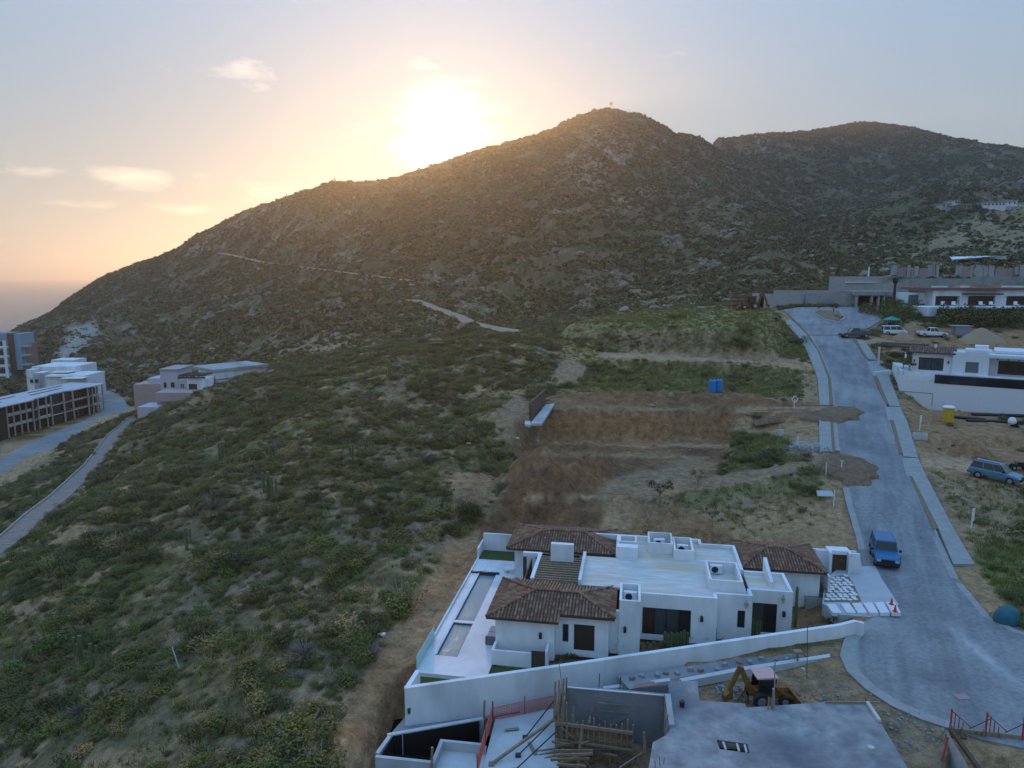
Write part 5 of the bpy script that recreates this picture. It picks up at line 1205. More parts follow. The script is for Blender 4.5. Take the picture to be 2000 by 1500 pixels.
fs_ = m.build('stones', WHITE2, t); fs_['kind'] = 'stuff'
STEP = M('step_stone', (0.60, 0.57, 0.58), (0.74, 0.71, 0.71), scale=2, rough=.7)
t = thing('entrance_steps', 'row of broad pale stone slabs stepping down from the street to the villa', 'steps', at(1690, 1187, 0))
o_ = t.location
for i in range(6):
    xa = 1618 + i * 22 - (6 if i == 0 else 0); z = .05 + .06 * i
    w_ = 19
    pl = [at(a, b, z) - o_ for a, b in ((xa + 2, 1180 - .8 * i), (xa + w_, 1180 - .8 * (i + 1)), (xa + w_ + 13, 1197), (xa + 14, 1197))]
    m = MB(); m.prism([(p.x, p.y) for p in pl], z - .25, z + .02); m.build('slab', STEP, t)
# ---------------------------------------------------------------- vehicles
def paint(name, c, rough=.3): 
    m = M(name, c, rough=rough, spec=.5); b = m.node_tree.nodes['Principled BSDF']; b.inputs['Coat Weight'].default_value = .1; return m
CARGL = M('car_glass', (0.015, 0.018, 0.022), rough=.05, spec=.7)
def wheel(parent, x, y, r=.38, w=.26):
    t = MB(); t.cyl((x, y - w / 2, r), (x, y + w / 2, r), r, r, 18); o = t.build('wheel', RUB, parent)
    m = MB(); s = 1 if y > 0 else -1; m.cyl((x, y + s * (w / 2 - .01), r), (x, y + s * (w / 2 + .015), r), r * .58, r * .5, 14); m.build('rim', STEEL, o)
def loft(mb, secs):
    """secs: list of (x, [(y,z)...]) half sections from bottom centre up and over, mirrored"""
    rings = []
    for x, pr in secs: rings.append([(x, y, z) for y, z in pr] + [(x, -y, z) for y, z in pr[::-1]])
    n = len(rings[0]); vs = [p for r_ in rings for p in r_]; fs = []
    for k in range(len(rings) - 1):
        for i in range(n): fs.append((k * n + i, k * n + (i + 1) % n, (k + 1) * n + (i + 1) % n, (k + 1) * n + i))
    fs += [tuple(range(n)), tuple(range((len(rings) - 1) * n, len(rings) * n))[::-1]]
    mb.add(vs, fs)
def car(name, label, cat, loc, rz, kind, mat, L_=4.7, W_=1.85, tilt=0.0):
    t = thing(name, label, cat, loc, rz); t.rotation_euler.y = tilt
    hw = W_ / 2; h = L_ / 2
    if kind == 'jeep': belt, top, gc = 1.12, 1.86, .26
    elif kind == 'van': belt, top, gc = 1.1, 1.95, .24
    elif kind == 'pickup': belt, top, gc = 1.18, 1.98, .34
    else: belt, top, gc = 1.14, 1.90, .36
    def sec(y0, z0, y1, zb, y2, zt): return [(0.001, z0), (y0, z0), (y0 + (hw - y0) * .9, z0 + .12), (hw, z0 + .3), (hw, zb - .12), (y2, zt), (0.001, zt)]
    b = MB()
    nose = 1.0 if kind == 'jeep' else .92
    if kind == 'van': S_ = [(-h, belt), (-h + .1, belt), (h - 1.0, belt), (h - .35, belt - .12), (h, .75)]
    else: S_ = [(-h, belt - .04), (-h + .15, belt), (.75, belt), (1.0, belt - .02), (h - .25, nose), (h, nose - .18)]
    loft(b, [(x, sec(hw - .12, gc + (.1 if abs(x) > h - .2 else 0), hw, z, hw - .07, z)) for x, z in S_])
    b.build('body', mat, t)
    # greenhouse
    g = MB(); ins = .16
    def cab(x0, x1, x2, x3, tin=.2, zt=None):
        zt = zt or top
        gg = MB(); y0 = hw - .09; y1 = hw - tin
        gg.add([(x0, -y0, belt), (x3, -y0, belt), (x3, y0, belt), (x0, y0, belt), (x1, -y1, zt - .06), (x2, -y1, zt - .06), (x2, y1, zt - .06), (x1, y1, zt - .06)], [(0, 3, 2, 1), (4, 5, 6, 7), (0, 1, 5, 4), (1, 2, 6, 5), (2, 3, 7, 6), (3, 0, 4, 7)])
        gg.build('windows', CARGL, t)
        rf = MB(); rf.add([(x1 - .03, -y1 - .03, zt - .09), (x2 + .03, -y1 - .03, zt - .09), (x2 + .03, y1 + .03, zt - .09), (x1 - .03, y1 + .03, zt - .09), (x1 + .05, -y1 + .08, zt), (x2 - .05, -y1 + .08, zt), (x2 - .05, y1 - .08, zt), (x1 + .05, y1 - .08, zt)], [(0, 3, 2, 1), (4, 5, 6, 7), (0, 1, 5, 4), (1, 2, 6, 5), (2, 3, 7, 6), (3, 0, 4, 7)])
        rf.build('roof', mat, t)
        pl = MB()
        for s in (-1, 1):
            pl.beam((x0, s * y0, belt), (x1, s * y1, zt - .05), .09); pl.beam((x3, s * y0, belt), (x2, s * y1, zt - .05), .08)
            for f in ((.36, .68) if x3 - x0 > 2.4 else (.5,)):
                xa = x0 + (x3 - x0) * f; xb = x1 + (x2 - x1) * f; pl.beam((xa, s * (y0 + .012), belt), (xb, s * (y1 + .015), zt - .06), .09, .04)
        q_ = pl.build('pillars', mat, t); q_['kind'] = 'stuff'
    if kind == 'jeep': cab(-h + .08, -h + .12, .45, .72, .2)
    elif kind == 'suv': cab(-h + .1, -h + .35, .55, 1.15, .24)
    elif kind == 'van': cab(-h + .05, -h + .2, h - 1.5, h - .75, .2)
    else:
        cab(-.75, -.6, .55, 1.15, .24)
        bd = MB(); bd.box(-h + .12, -.82, -hw + .18, hw - .18, belt - .0, belt + .012); bd.build('cargo_bed', BLACK, t)
        rr = MB()
        for s in (-1, 1): rr.box(-h + .08, -.82, s * (hw - .08) - .06, s * (hw - .08) + .06, belt, belt + .12)
        rr.box(-h + .02, -h + .12, -hw + .08, hw - .08, belt, belt + .12)
        x_ = rr.build('bed_rails', mat, t); x_['kind'] = 'stuff'
    r = .42 if kind in ('jeep', 'pickup') else .40
    wx = (h - .85, -h + .95)
    for x in wx:
        for s in (-1, 1):
            wheel(t, x, s * (hw - .12), r)
            f = MB()
            for k in range(6):
                a0, a1 = math.pi * k / 6, math.pi * (k + 1) / 6; R_ = r + .1
                f.add([(x + R_ * math.cos(a0), s * (hw - .05), r + R_ * math.sin(a0)), (x + R_ * math.cos(a1), s * (hw - .05), r + R_ * math.sin(a1)), (x + R_ * math.cos(a1), s * (hw + .07), r + R_ * math.sin(a1)), (x + R_ * math.cos(a0), s * (hw + .07), r + R_ * math.sin(a0)),
                       (x + (R_ - .09) * math.cos(a0), s * (hw + .06), r + (R_ - .09) * math.sin(a0)), (x + (R_ - .09) * math.cos(a1), s * (hw + .06), r + (R_ - .09) * math.sin(a1))], [(0, 1, 2, 3), (3, 2, 5, 4)])
            f.build('fender', BLACK if kind == 'jeep' else mat, t)
    for x, n_ in ((h + .03, 'bumper'), (-h - .03, 'bumper')):
        m = MB(); m.box(x - .1, x + .1, -hw + .08, hw - .08, gc + .12, gc + .36); m.build(n_, BLACK, t)
    m = MB(); m.box(h - .02, h + .02, -hw * .5, hw * .5, .62, .84); m.build('grille', BLACK, t)
    for s in (-1, 1):
        m = MB(); m.box(h - .03, h + .03, s * hw * .72 - .14, s * hw * .72 + .14, .64, .8); m.build('headlight', M('lamp_lens', (0.5, 0.5, 0.48), rough=.2), t)
        m = MB(); m.box(-h - .02, -h + .04, s * (hw - .16) - .08, s * (hw - .16) + .08, .72, .98); m.build('tail_light', REDM, t)
        m = MB(); m.box(.78, .9, s * (hw + .1) - .1, s * (hw + .1) + .1, belt, belt + .18); m.build('mirror', BLACK, t)
    if kind == 'jeep':
        m = MB(); m.cyl((-h - .04, 0, .95), (-h - .28, 0, .95), .39, .39, 16); m.build('spare_wheel', RUB, t)
    if kind == 'suv':
        m = MB()
        for s in (-1, 1): m.beam((-h + .5, s * .6, top + .05), (.4, s * .6, top + .05), .05)
        x_ = m.build('roof_rails', BLACK, t); x_['kind'] = 'stuff'
    return t
BLUEP = paint('blue_paint', (0.003, 0.12, 0.27), .4); SILVB = paint('pale_blue_paint', (0.09, 0.20, 0.29)); WHP = paint('white_paint', (0.68, 0.69, 0.70)); GREYP = paint('grey_paint', (0.09, 0.09, 0.095))
jp = at(1726, 1094, 0.0)
a_ = at(1745, 1102, 0) - at(1712, 1060, 0); 
car('parked_car', 'bright blue boxy off-roader parked on the street edge near the villa gate', 'car', jp + Vector((0, 0, .006)), math.radians(-110), 'jeep', BLUEP, 4.3, 1.85)
sv = hit(1944, 938); car('parked_car', 'pale blue sport utility car on the dirt track of the right lot', 'car', sv + Vector((0, 0, .03)), math.radians(-50), 'suv', SILVB, 4.75, 1.85, .03)
pk = hit(1820, 658); car('pickup_truck', 'white pickup truck parked beside the big sand mound', 'pickup', pk, math.radians(-8), 'pickup', WHP, 5.6, 1.95)
vn = hit(1745, 654); car('parked_van', 'white van parked left of the white pickup under a teal canopy', 'van', vn, math.radians(-6), 'van', WHP, 4.9, 1.85)
dk = on_road(1669, 659); car('pickup_truck', 'dark grey pickup truck crossing the top of the street', 'pickup', dk + Vector((0, 0, .02)), math.radians(178), 'pickup', GREYP, 5.7, 1.95)
t = thing('utility_vehicle', 'dark quad bike parked beyond the pale blue car at the picture edge', 'quad bike', hit(1990, 918), -.3)
m = MB(); m.box(-.7, .7, -.3, .3, .4, .7); m.box(-.2, .6, -.2, .2, .7, .9); m.beam((-.5, -.4, 1.0), (-.5, .4, 1.0), .05); m.beam((-.4, 0, .7), (-.5, 0, 1.0), .06); m.build('body', BLACK, t)
for x in (-.6, .6):
    for s in (-1, 1): wheel(t, x, s * .42, .28, .2)

# backhoe loader on the lower site
def backhoe(loc, rz, label, body, canopy, sc=1.0):
    t = thing('backhoe_loader', label, 'digger', loc, rz); t.scale = (sc,) * 3
    m = MB(); m.box(-.9, 1.9, -.45, .45, .6, 1.35); m.box(.75, 2.0, -.42, .42, 1.35, 1.55); m.build('chassis', body, t)
    m = MB()
    for x, y in ((-.75, -.7), (-.75, .7), (.6, -.7), (.6, .7)): m.beam((x, y, 1.2), (x * .92, y * .95, 2.6), .09)
    m.box(-.85, .7, -.72, .72, 1.15, 1.25); m.build('cab_frame', BLACK, t)
    m = MB(); m.box(-.7, .55, -.66, -.64, 1.3, 2.55); m.box(-.7, .55, .64, .66, 1.3, 2.55); m.box(.55, .57, -.64, .64, 1.3, 2.55); m.build('cab_glass', CARGL, t)
    m = MB(); m.prism([(-.95, -.85), (.85, -.85), (.85, .85), (-.95, .85)], 2.6, 2.72); m.build('cab_roof', canopy, t)
    for x, y, r, w in ((-.55, -.85, .68, .42), (-.55, .85, .68, .42), (1.5, -.8, .48, .3), (1.5, .8, .48, .3)): wheel(t, x, y, r, w)
    # excavator arm folded up at the rear
    m = MB(); m.beam((-1.0, 0, .8), (-2.1, 0, 3.3), .30, .42); m.build('boom', body, t)
    m = MB(); m.beam((-2.1, 0, 3.35), (-3.0, 0, 1.3), .26, .36); m.cyl((-1.3, 0, 2.1), (-2.2, 0, 3.0), .07, .07, 8); m.build('dipper_arm', body, t)
    m = MB(); m.prism([(-3.45, -.35), (-2.75, -.35), (-2.75, .35), (-3.45, .35)], [.35, .75, .75, .35], [.9, 1.45, 1.45, .9]); m.build('bucket', YELD, t)
    for s in (-1, 1):
        m = MB(); m.beam((-1.1, s * .6, 1.0), (-1.5, s * 1.05, .08), .16); m.box(-1.7, -1.3, s * 1.05 - .2, s * 1.05 + .2, .02, .1); m.build('stabiliser', body, t)
        m = MB(); m.beam((.9, s * .55, 1.5), (2.5, s * .55, .5), .14, .22); m.build('loader_arm', body, t)
    m = MB(); m.add([(2.35, -1.1, .15), (2.35, 1.1, .15), (3.15, 1.1, .12), (3.15, -1.1, .12), (2.4, -1.1, .95), (2.4, 1.1, .95)], [(0, 1, 2, 3), (0, 4, 5, 1), (0, 3, 4), (1, 5, 2), (0, 2, 1), (3, 2, 5, 4)]); m.build('loader_bucket', body, t)
    m = MB(); m.cyl((1.2, .3, 1.55), (1.2, .3, 2.1), .05, .05, 8); m.build('exhaust', BLACK, t)
    return t
PINK = M('faded_pink_canopy', (0.52, 0.30, 0.27), (0.60, 0.38, 0.34), scale=3, rough=.8)
backhoe(at(1490, 1372, -.5), math.radians(4), 'worn yellow backhoe loader with faded pink cab roof on the lower building site', YELD, PINK, .67)
b2 = hit(1468, 604); backhoe(b2, math.radians(170), 'old yellow backhoe beside the grey block walls at the far plateau', YELD, YELD, 1.0)
# ---------------------------------------------------------------- helper: block whose front spans photo columns px0..px1 at distance Y
def fpts(px0, px1, Y0, Y1=None):
    Y1 = Y0 if Y1 is None else Y1
    a = atY(px0, 700, Y0); b = atY(px1, 700, Y1); return a, b
def zat(py, Y): return atY(1000, py, Y).z
def fb(mb, px0, px1, pt, pb, Y0, depth, Y1=None, o=(0, 0, 0), zt=None, zb=None):
    a, b = fpts(px0, px1, Y0, Y1); zt = zat(pt, Y0) if zt is None else zt; zb = zat(pb, Y0) if zb is None else zb
    d = Vector((b.x - a.x, b.y - a.y, 0)).normalized(); n = Vector((-d.y, d.x, 0)) * depth
    mb.prism([(a.x - o[0], a.y - o[1]), (b.x - o[0], b.y - o[1]), (b.x + n.x - o[0], b.y + n.y - o[1]), (a.x + n.x - o[0], a.y + n.y - o[1])], zb - o[2], zt - o[2])
    return mb
def front_window(parent, px0, px1, pt, pb, Y, name='window', mat=None, o=(0, 0, 0), n=1, Y1=None):
    f = MB(); fb(f, px0, px1, pt, pb, Y - .04, .06, None if Y1 is None else Y1 - .04, o=o); fo = f.build(name, FRAME, parent)
    w = (px1 - px0) / n; e = min(.6, w * .08)
    for i in range(n):
        p = MB(); ya = Y - .08; yb = None if Y1 is None else Y1 - .08
        if Y1 is not None: ya, yb = Y + (Y1 - Y) * i / n - .08, Y + (Y1 - Y) * (i + 1) / n - .08
        fb(p, px0 + w * i + e, px0 + w * (i + 1) - e, pt + .6, pb - .5, ya, .05, yb, o=o); p.build('pane', mat or GLASS, fo)
    return fo

# ---------------------------------------------------------------- podium house on the right
def podium_house():
    C = Vector((61.0, 111.4, 0)); rz = math.radians(-33)
    t = thing('podium_house', 'white stone house with red tiled roof on a high white podium with black pool', 'house', (C.x, C.y, 3.5), rz); z0 = 3.5
    def Lb(m, u0, u1, v0, v1, za, zb): m.box(u0, u1, v0, v1, za - z0, zb - z0); return m
    m = MB(); fl = 8.55
    m.prism([(0, 0), (30, 0), (30, 12), (-2.3, 12), (-1.3, 7)], -.8, fl - z0 - 1.2); m.build('podium', WHITE2, t)
    m = MB(); m.prism([(0.3, 1.2), (30, 1.2), (30, 14), (-2.4, 14), (-1.1, 7)], fl - z0 - 1.2, fl - z0); m.build('terrace', WHITE, t)
    m = MB(); m.prism([(0, 0), (.25, 0.1), (-1.05, 7.1), (-2.05, 12), (-2.3, 12), (-1.3, 7)], fl - z0 - 1.2, fl - z0 + .25); Lb(m, .2, 4.6, -.02, .2, fl - 1.2, fl - .3); m.build('garden_wall', WHITE, t)
    m = MB(); Lb(m, 4.6, 30, -.06, .1, fl - 1.35, fl - .05); Lb(m, 4.6, 30, .1, 1.2, fl - 1.25, fl - .12); m.build('infinity_pool', M('black_pool_tile', (0.012, 0.012, 0.018), rough=.08, spec=.7), t)
    m = MB(); Lb(m, 0, 4.55, -.05, .0, 5.55, 5.63); Lb(m, 4.5, 4.56, -.05, 0, 3.6, 5.6); m.build('joint_strip', BROWNM, t)
    w = MB(); T = .25
    def wall(u0, u1, v, ops, zt, back=6.0):
        mm = MB(); wall_u(mm, u0, u1, v, T, fl - z0, zt - z0, [(a, b, c - z0, d - z0) for a, b, c, d in ops]); w.add(mm.v, mm.f)
        Lb(w, u0, u0 + T, v + T, v + back, fl, zt); Lb(w, u1 - T, u1, v + T, v + back, fl, zt); Lb(w, u0, u1, v + back, v + back + T, fl, zt); Lb(w, u0 + T, u1 - T, v + T, v + back, zt - .35, zt - .2)
    wall(1.2, 6.7, 3.0, [(2.1, 5.5, fl + .25, fl + 2.25)], 11.55)
    wall(6.7, 11.4, 2.4, [(8.4, 10.1, fl + .3, fl + 1.95)], 11.9)
    Lb(w, 8.2, 11.4, 3.0, 6, 11.9, 12.35); Lb(w, 9.4, 11.2, 5, 7.5, 12.35, 12.8)
    wall(11.4, 30, 4.6, [(12.6, 26, fl + .1, fl + 2.2)], 11.7, 8)
    Lb(w, 11.4, 30, 2.2, 4.6, 11.3, 11.75); Lb(w, 12, 30, 6, 12.5, 11.7, 12.1); Lb(w, 24, 24.6, 7, 8, 12.1, 13.4)
    w.build('walls', WHITE2, t)
    c = MB()
    c.box(1.2, 6.7, 2.9, 2.98, fl - z0, 11.5 - z0)
    for i, (a, b) in enumerate(((2.1, 3.0), (2.98, 3.85), (3.83, 4.7), (4.68, 5.5))):
        p_ = MB(); Lb(p_, a + .04, b - .04, 3.08, 3.12, fl + .3, fl + 2.2); p_.build('pane', GLASSB, t)
    p_ = MB(); Lb(p_, 8.4, 10.1, 2.5, 2.56, fl + .3, fl + 1.95); p_.build('shutter', M('grey_shutter', (0.13, 0.15, 0.16), rough=.5), t)
    f_ = MB(); Lb(f_, 12.6, 26, 4.75, 4.8, fl + .1, fl + 2.2); f_.build('glass_wall', GLASSR, t)
    for i in range(12):
        s_ = MB(); Lb(s_, 12.3 + i * 1.3, 12.5 + i * 1.3, 2.0, 2.24, 11.05, 11.2); s_.build('rafter_end', BLACK, t)
    rf = MB(); e0 = 11.6 - z0; A = [(.6, 2.3, e0), (7.0, 2.3, e0), (7.0, 5.6, e0 + .75), (.6, 5.6, e0 + .75)]; Bk = [(7.0, 9.5, e0), (.6, 9.5, e0), (.6, 5.6, e0 + .75), (7.0, 5.6, e0 + .75)]
    rf.add(A + Bk + [(.6, 2.3, e0 - .12), (7.0, 2.3, e0 - .12), (7, 9.5, e0 - .12), (.6, 9.5, e0 - .12)], [(0, 1, 2, 3), (4, 5, 6, 7), (8, 11, 10, 9), (0, 8, 9, 1), (1, 9, 10, 4, 2), (5, 11, 8, 0, 3)])
    ro = rf.build('roof', WOODD, t); tt = MB(); add_tiles(tt, A, .34, .6); add_tiles(tt, Bk, .34, .6); x_ = tt.build('tiles', TILER, ro); x_['kind'] = 'stuff'
    m = MB(); Lb(m, 4.0, 4.35, 4.7, 5.1, 12.0, 12.8); m.build('vent', WHITE, ro)
    lamp(t, 6.1, 3.0, fl - z0 + 1.7); lamp(t, 1.5, 3.0, fl - z0 + 1.7)
    # slatted carport on the street side
    for i in range(22):
        s_ = MB(); Lb(s_, -5.0 + i * .33, -4.88 + i * .33, 15.6, 22.0, 11.3, 11.45); s_.build('slat', WOODD, t)
    cp = MB(); Lb(cp, -5.2, 2.4, 15.4, 15.6, 11.05, 11.3); Lb(cp, -5.2, 2.4, 22.0, 22.2, 11.05, 11.3); x_ = cp.build('pergola_beam', WOODD, t); x_['kind'] = 'stuff'
    for a in (-5.0, -.8):
        s_ = MB(); Lb(s_, a, a + .3, 15.3, 15.6, 7.0, 11.05); s_.build('column', WHITE, t)
    return t
BROWNM = M('rust_joint', (0.30, 0.19, 0.14), rough=.9)
podium_house()
# driveway corner walls of the podium house
m = MB(); a_, b_ = on_road(1706, 733), on_road(1740, 731); m.beam(a_ + Vector((0, 0, .2)), b_ + Vector((0, 0, .35)), .3, .8); tag(m.build('driveway_wall', WHITE), 'low white wall stub beside the apron of the podium house', 'wall')

# ---------------------------------------------------------------- far pool house
def far_pool_house():
    Y = 172.0; o = tuple(atY(1900, 598, Y)); t = thing('pool_house', 'long low white house with brown glass fronts behind a dark blue pool', 'house', o)
    B = lambda nm, L_, mat, parent=t: [setattr(x, 'name', x.name) for x in ()] or _fbuild(nm, L_, mat, parent, o)
    B('walls', [(1762, 1812, 572, 593, Y + 3, 6), (1806, 1830, 568, 599, Y + 1.5, 6), (1812, 2060, 567, 578, Y, 8), (1812, 1817, 578, 599, Y, 8), (1864, 1880, 578, 599, Y, 8), (1932, 1954, 578, 599, Y + .5, 8), (1817, 2060, 578, 600, Y + 7, 1)], WHITE)
    r = B('roof', [(1796, 2060, 562, 566.5, Y - 1.2, 11)], TILER)
    for a in ((1814, 1828), (1833, 1838), (1950, 1985), (1870, 1880)):
        _fbuild('skylight', [(a[0], a[1], 558.5, 561.5, Y + 1, 1.6)], WHITE, r, o)
    for a, b, n in ((1817, 1864, 4), (1880, 1932, 4), (1954, 2004, 4)):
        f = front_window(t, a, b, 579, 599, Y + 1.2, 'glass_front', GLASSR, o, n)
    front_window(t, 1765, 1784, 576, 592, Y + 2.9, 'door', M('grey_door', (0.10, 0.13, 0.17), rough=.5), o, 3)
    B('canopy', [(1880, 1948, 573, 576, Y - 2.5, 3)], WOODD)
    B('terrace', [(1808, 2060, 600, 606, Y - 9, 16)], PAVE)
    B('pool_wall', [(1805, 1827, 600, 618, 162.5, 5, 163), (1827, 2060, 614, 620, 162, 5)], WHITE)
    B('pool', [(1828, 2060, 603, 614.5, 161.6, 6)], M('navy_pool_tile', (0.008, 0.02, 0.07), rough=.08, spec=.7))
    return t
def _fbuild(nm, L_, mat, parent, o, kind=None):
    m = MB()
    for l in L_:
        px0, px1, pt, pb, Y, d = l[:6]; fb(m, px0, px1, pt, pb, Y, d, l[6] if len(l) > 6 else None, o=o)
    x = m.build(nm, mat, parent)
    if kind: x['kind'] = kind
    return x
far_pool_house()
for ci, px in enumerate((1843, 1864, 1917, 1937, 1985)):
    lp = atY(px, 600, 168.5); lp.z = zat(600, 163) + .02
    t = thing('patio_chair', ORD[ci] + ' white patio chair from the left before the far pool house', 'chair', lp, .2, 'patio chairs at the far pool house')
    m = MB(); m.box(-.5, .5, -.4, .4, .3, .45); m.build('seat', WHITE, t); m = MB(); m.box(-.5, .5, .3, .42, .45, 1.1); m.build('backrest', WHITE, t)

# ---------------------------------------------------------------- block walls and frames around the head of the street
BLOCK = M('grey_block', (0.24, 0.235, 0.225), (0.34, 0.33, 0.31), scale=1.2, rough=.92, bump=.3, bscale=6, c3=(0.21, 0.205, 0.20))
BLOCKL = M('pale_block', (0.32, 0.305, 0.28), (0.42, 0.40, 0.37), scale=1.2, rough=.92, bump=.3, bscale=6)
def solo(nm, L_, mat, label, cat, kind=None, group=None):
    m = MB()
    for l in L_: fb(m, *l[:6], Y1=l[6] if len(l) > 6 else None)
    return tag(m.build(nm, mat), label, cat, group, kind)
solo('block_wall', [(1478, 1566, 574, 604, 184, .4), (1478, 1486, 574, 606, 184, 6)], BLOCKL, 'pale grey block wall left of the darker wall at the plateau', 'wall')
solo('block_wall', [(1566, 1664, 572, 606, 183, .4)], BLOCK, 'darker grey block wall facing the upper turning area', 'wall')
solo('block_wall', [(1505, 1640, 567, 580, 190, .4)], BLOCKL, 'long pale wall coping behind the plateau block walls', 'wall')
t_o = tuple(atY(1700, 600, 182)); t = thing('concrete_carport', 'unfinished concrete carport with dark bays beside the palm', 'building', t_o)
_fbuild('slab', [(1662, 1752, 569, 577, 181, 9)], BLOCK, t, t_o); _fbuild('back_wall', [(1664, 1750, 577, 606, 188, .4)], BLOCK, t, t_o)
for a in (1664, 1693, 1706, 1717, 1744): _fbuild('column', [(a, a + 3.5, 577, 606, 181.3, .8)], BLOCKL, t, t_o)
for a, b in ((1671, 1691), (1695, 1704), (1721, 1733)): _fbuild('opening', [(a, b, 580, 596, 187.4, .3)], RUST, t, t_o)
t_o = tuple(atY(1700, 560, 200)); t = thing('concrete_shell', 'blank concrete house shell rising above the carport', 'building', t_o)
_fbuild('walls', [(1640, 1742, 540, 580, 199, 10), (1740, 1764, 545, 580, 202, 10)], BLOCKL, t, t_o); _fbuild('ledge', [(1641, 1700, 551, 552.5, 198.6, .4)], WHITE, t, t_o); _fbuild('pole', [(1684, 1686, 521, 540, 199.5, .3)], WHITE, t, t_o)
solo('retaining_wall', [(1760, 1885, 544, 580, 212, 1), (1885, 2080, 540, 580, 214, 1)], BLOCK, 'long grey retaining wall behind the far pool house', 'wall')
# concrete skeleton under construction on the upper right
t_o = tuple(atY(1860, 540, 226)); t = thing('unfinished_house', 'row of grey and pinkish unfinished walls and columns under construction', 'building site', t_o)
PINKB = M('pink_block', (0.30, 0.20, 0.18), (0.38, 0.28, 0.26), scale=2, rough=.9)
R = random.Random(8)
segs = [(1728, 1740, 0), (1742, 1756, 1), (1760, 1764, 0), (1766, 1770, 1), (1773, 1780, 0), (1783, 1797, 1), (1799, 1806, 0), (1808, 1812, 1), (1815, 1819, 0), (1853, 1862, 0), (1864, 1878, 1), (1881, 1886, 0), (1890, 1903, 0), (1905, 1912, 0), (1916, 1925, 0), (1928, 1962, 1), (1965, 1972, 0), (1976, 1984, 0), (1986, 2010, 1)]
for a, b, k in segs: _fbuild('wall_panel', [(a, b, 517 + R.uniform(0, 4) + (5 if k else 0), 543, 226 + R.uniform(-1, 3), .5)], PINKB if k else BLOCKL, t, t_o)
_fbuild('slab', [(1728, 2060, 541, 546, 225, 9)], BLOCK, t, t_o)
for i in range(26):
    a = 1728 + i * 10.7; _fbuild('rebar', [(a, a + .8, 515.5 - R.uniform(0, 3), 522, 226.5, .12)], RUST, t, t_o)
t_o = tuple(atY(1900, 515, 262)); t = thing('ridge_house', 'pale blue grey house with sloping roof above the unfinished frames', 'house', t_o)
m = MB(); a = atY(1860, 505, 262); b = atY(1948, 500, 262)
m.add([(a.x - t_o[0], a.y - t_o[1], zat(507, 262) - t_o[2]), (b.x - t_o[0], a.y - t_o[1], zat(500, 262) - t_o[2]), (b.x - t_o[0], a.y + 10 - t_o[1], zat(498, 262) - t_o[2]), (a.x + 5 - t_o[0], a.y + 10 - t_o[1], zat(500, 262) - t_o[2])], [(0, 1, 2, 3)]); m.add([(v[0], v[1], v[2] - .4) for v in m.v[:4]], [(3, 2, 1, 0)]); m.build('roof', WHITE, t)
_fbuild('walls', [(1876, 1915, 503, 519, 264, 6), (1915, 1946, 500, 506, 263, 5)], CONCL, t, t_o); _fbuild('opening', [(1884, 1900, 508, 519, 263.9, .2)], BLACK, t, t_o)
# far houses on the shoulder of the right hill
for i, (a, b, pt, pb, Y, lab) in enumerate(((1815, 1838, 397, 404, 425, 'white house leftmost on the distant shoulder'), (1838, 1848, 390, 404, 428, 'small white tower house on the distant shoulder'), (1855, 1890, 398, 405, 430, 'brownish long house on the distant shoulder'), (1893, 1935, 394, 404, 426, 'longest white house on the distant shoulder'), (1938, 1957, 391, 403, 428, 'white house with raised block on the distant shoulder'), (1982, 1998, 393, 401, 420, 'white house at the picture edge on the distant shoulder'))):
    Y = hit((a + b) / 2, pb + 4).y - 2; Y = Y if 300 < Y < 560 else 430; o_ = tuple(atY((a + b) / 2, pb, Y)); t = thing('hilltop_house', lab, 'house', o_, 0, 'houses on the distant shoulder')
    _fbuild('walls', [(a, b, pt + 1.5, pb + 9, Y, 9)], PINKB if 'brown' in lab else WHITE, t, o_); _fbuild('roof', [(a - 1, b + 1, pt, pt + 1.5, Y - .8, 11)], CONC, t, o_)
    n = max(2, int((b - a) / 7))
    for k in range(n):
        x0 = a + (k + .25) * (b - a) / n; _fbuild('window', [(x0, x0 + 2.6, pt + 3.5, pt + 7, Y - .1, .2)], GLASS, t, o_)
_ya, _yb = hit(1850, 411).y - 6, hit(1950, 409).y - 6
solo('retaining_wall', [(1800, 1905, 405, 416, _ya, 1), (1905, 2010, 403, 414, _yb, 1)], CONC, 'grey retaining walls under the distant white houses', 'wall')

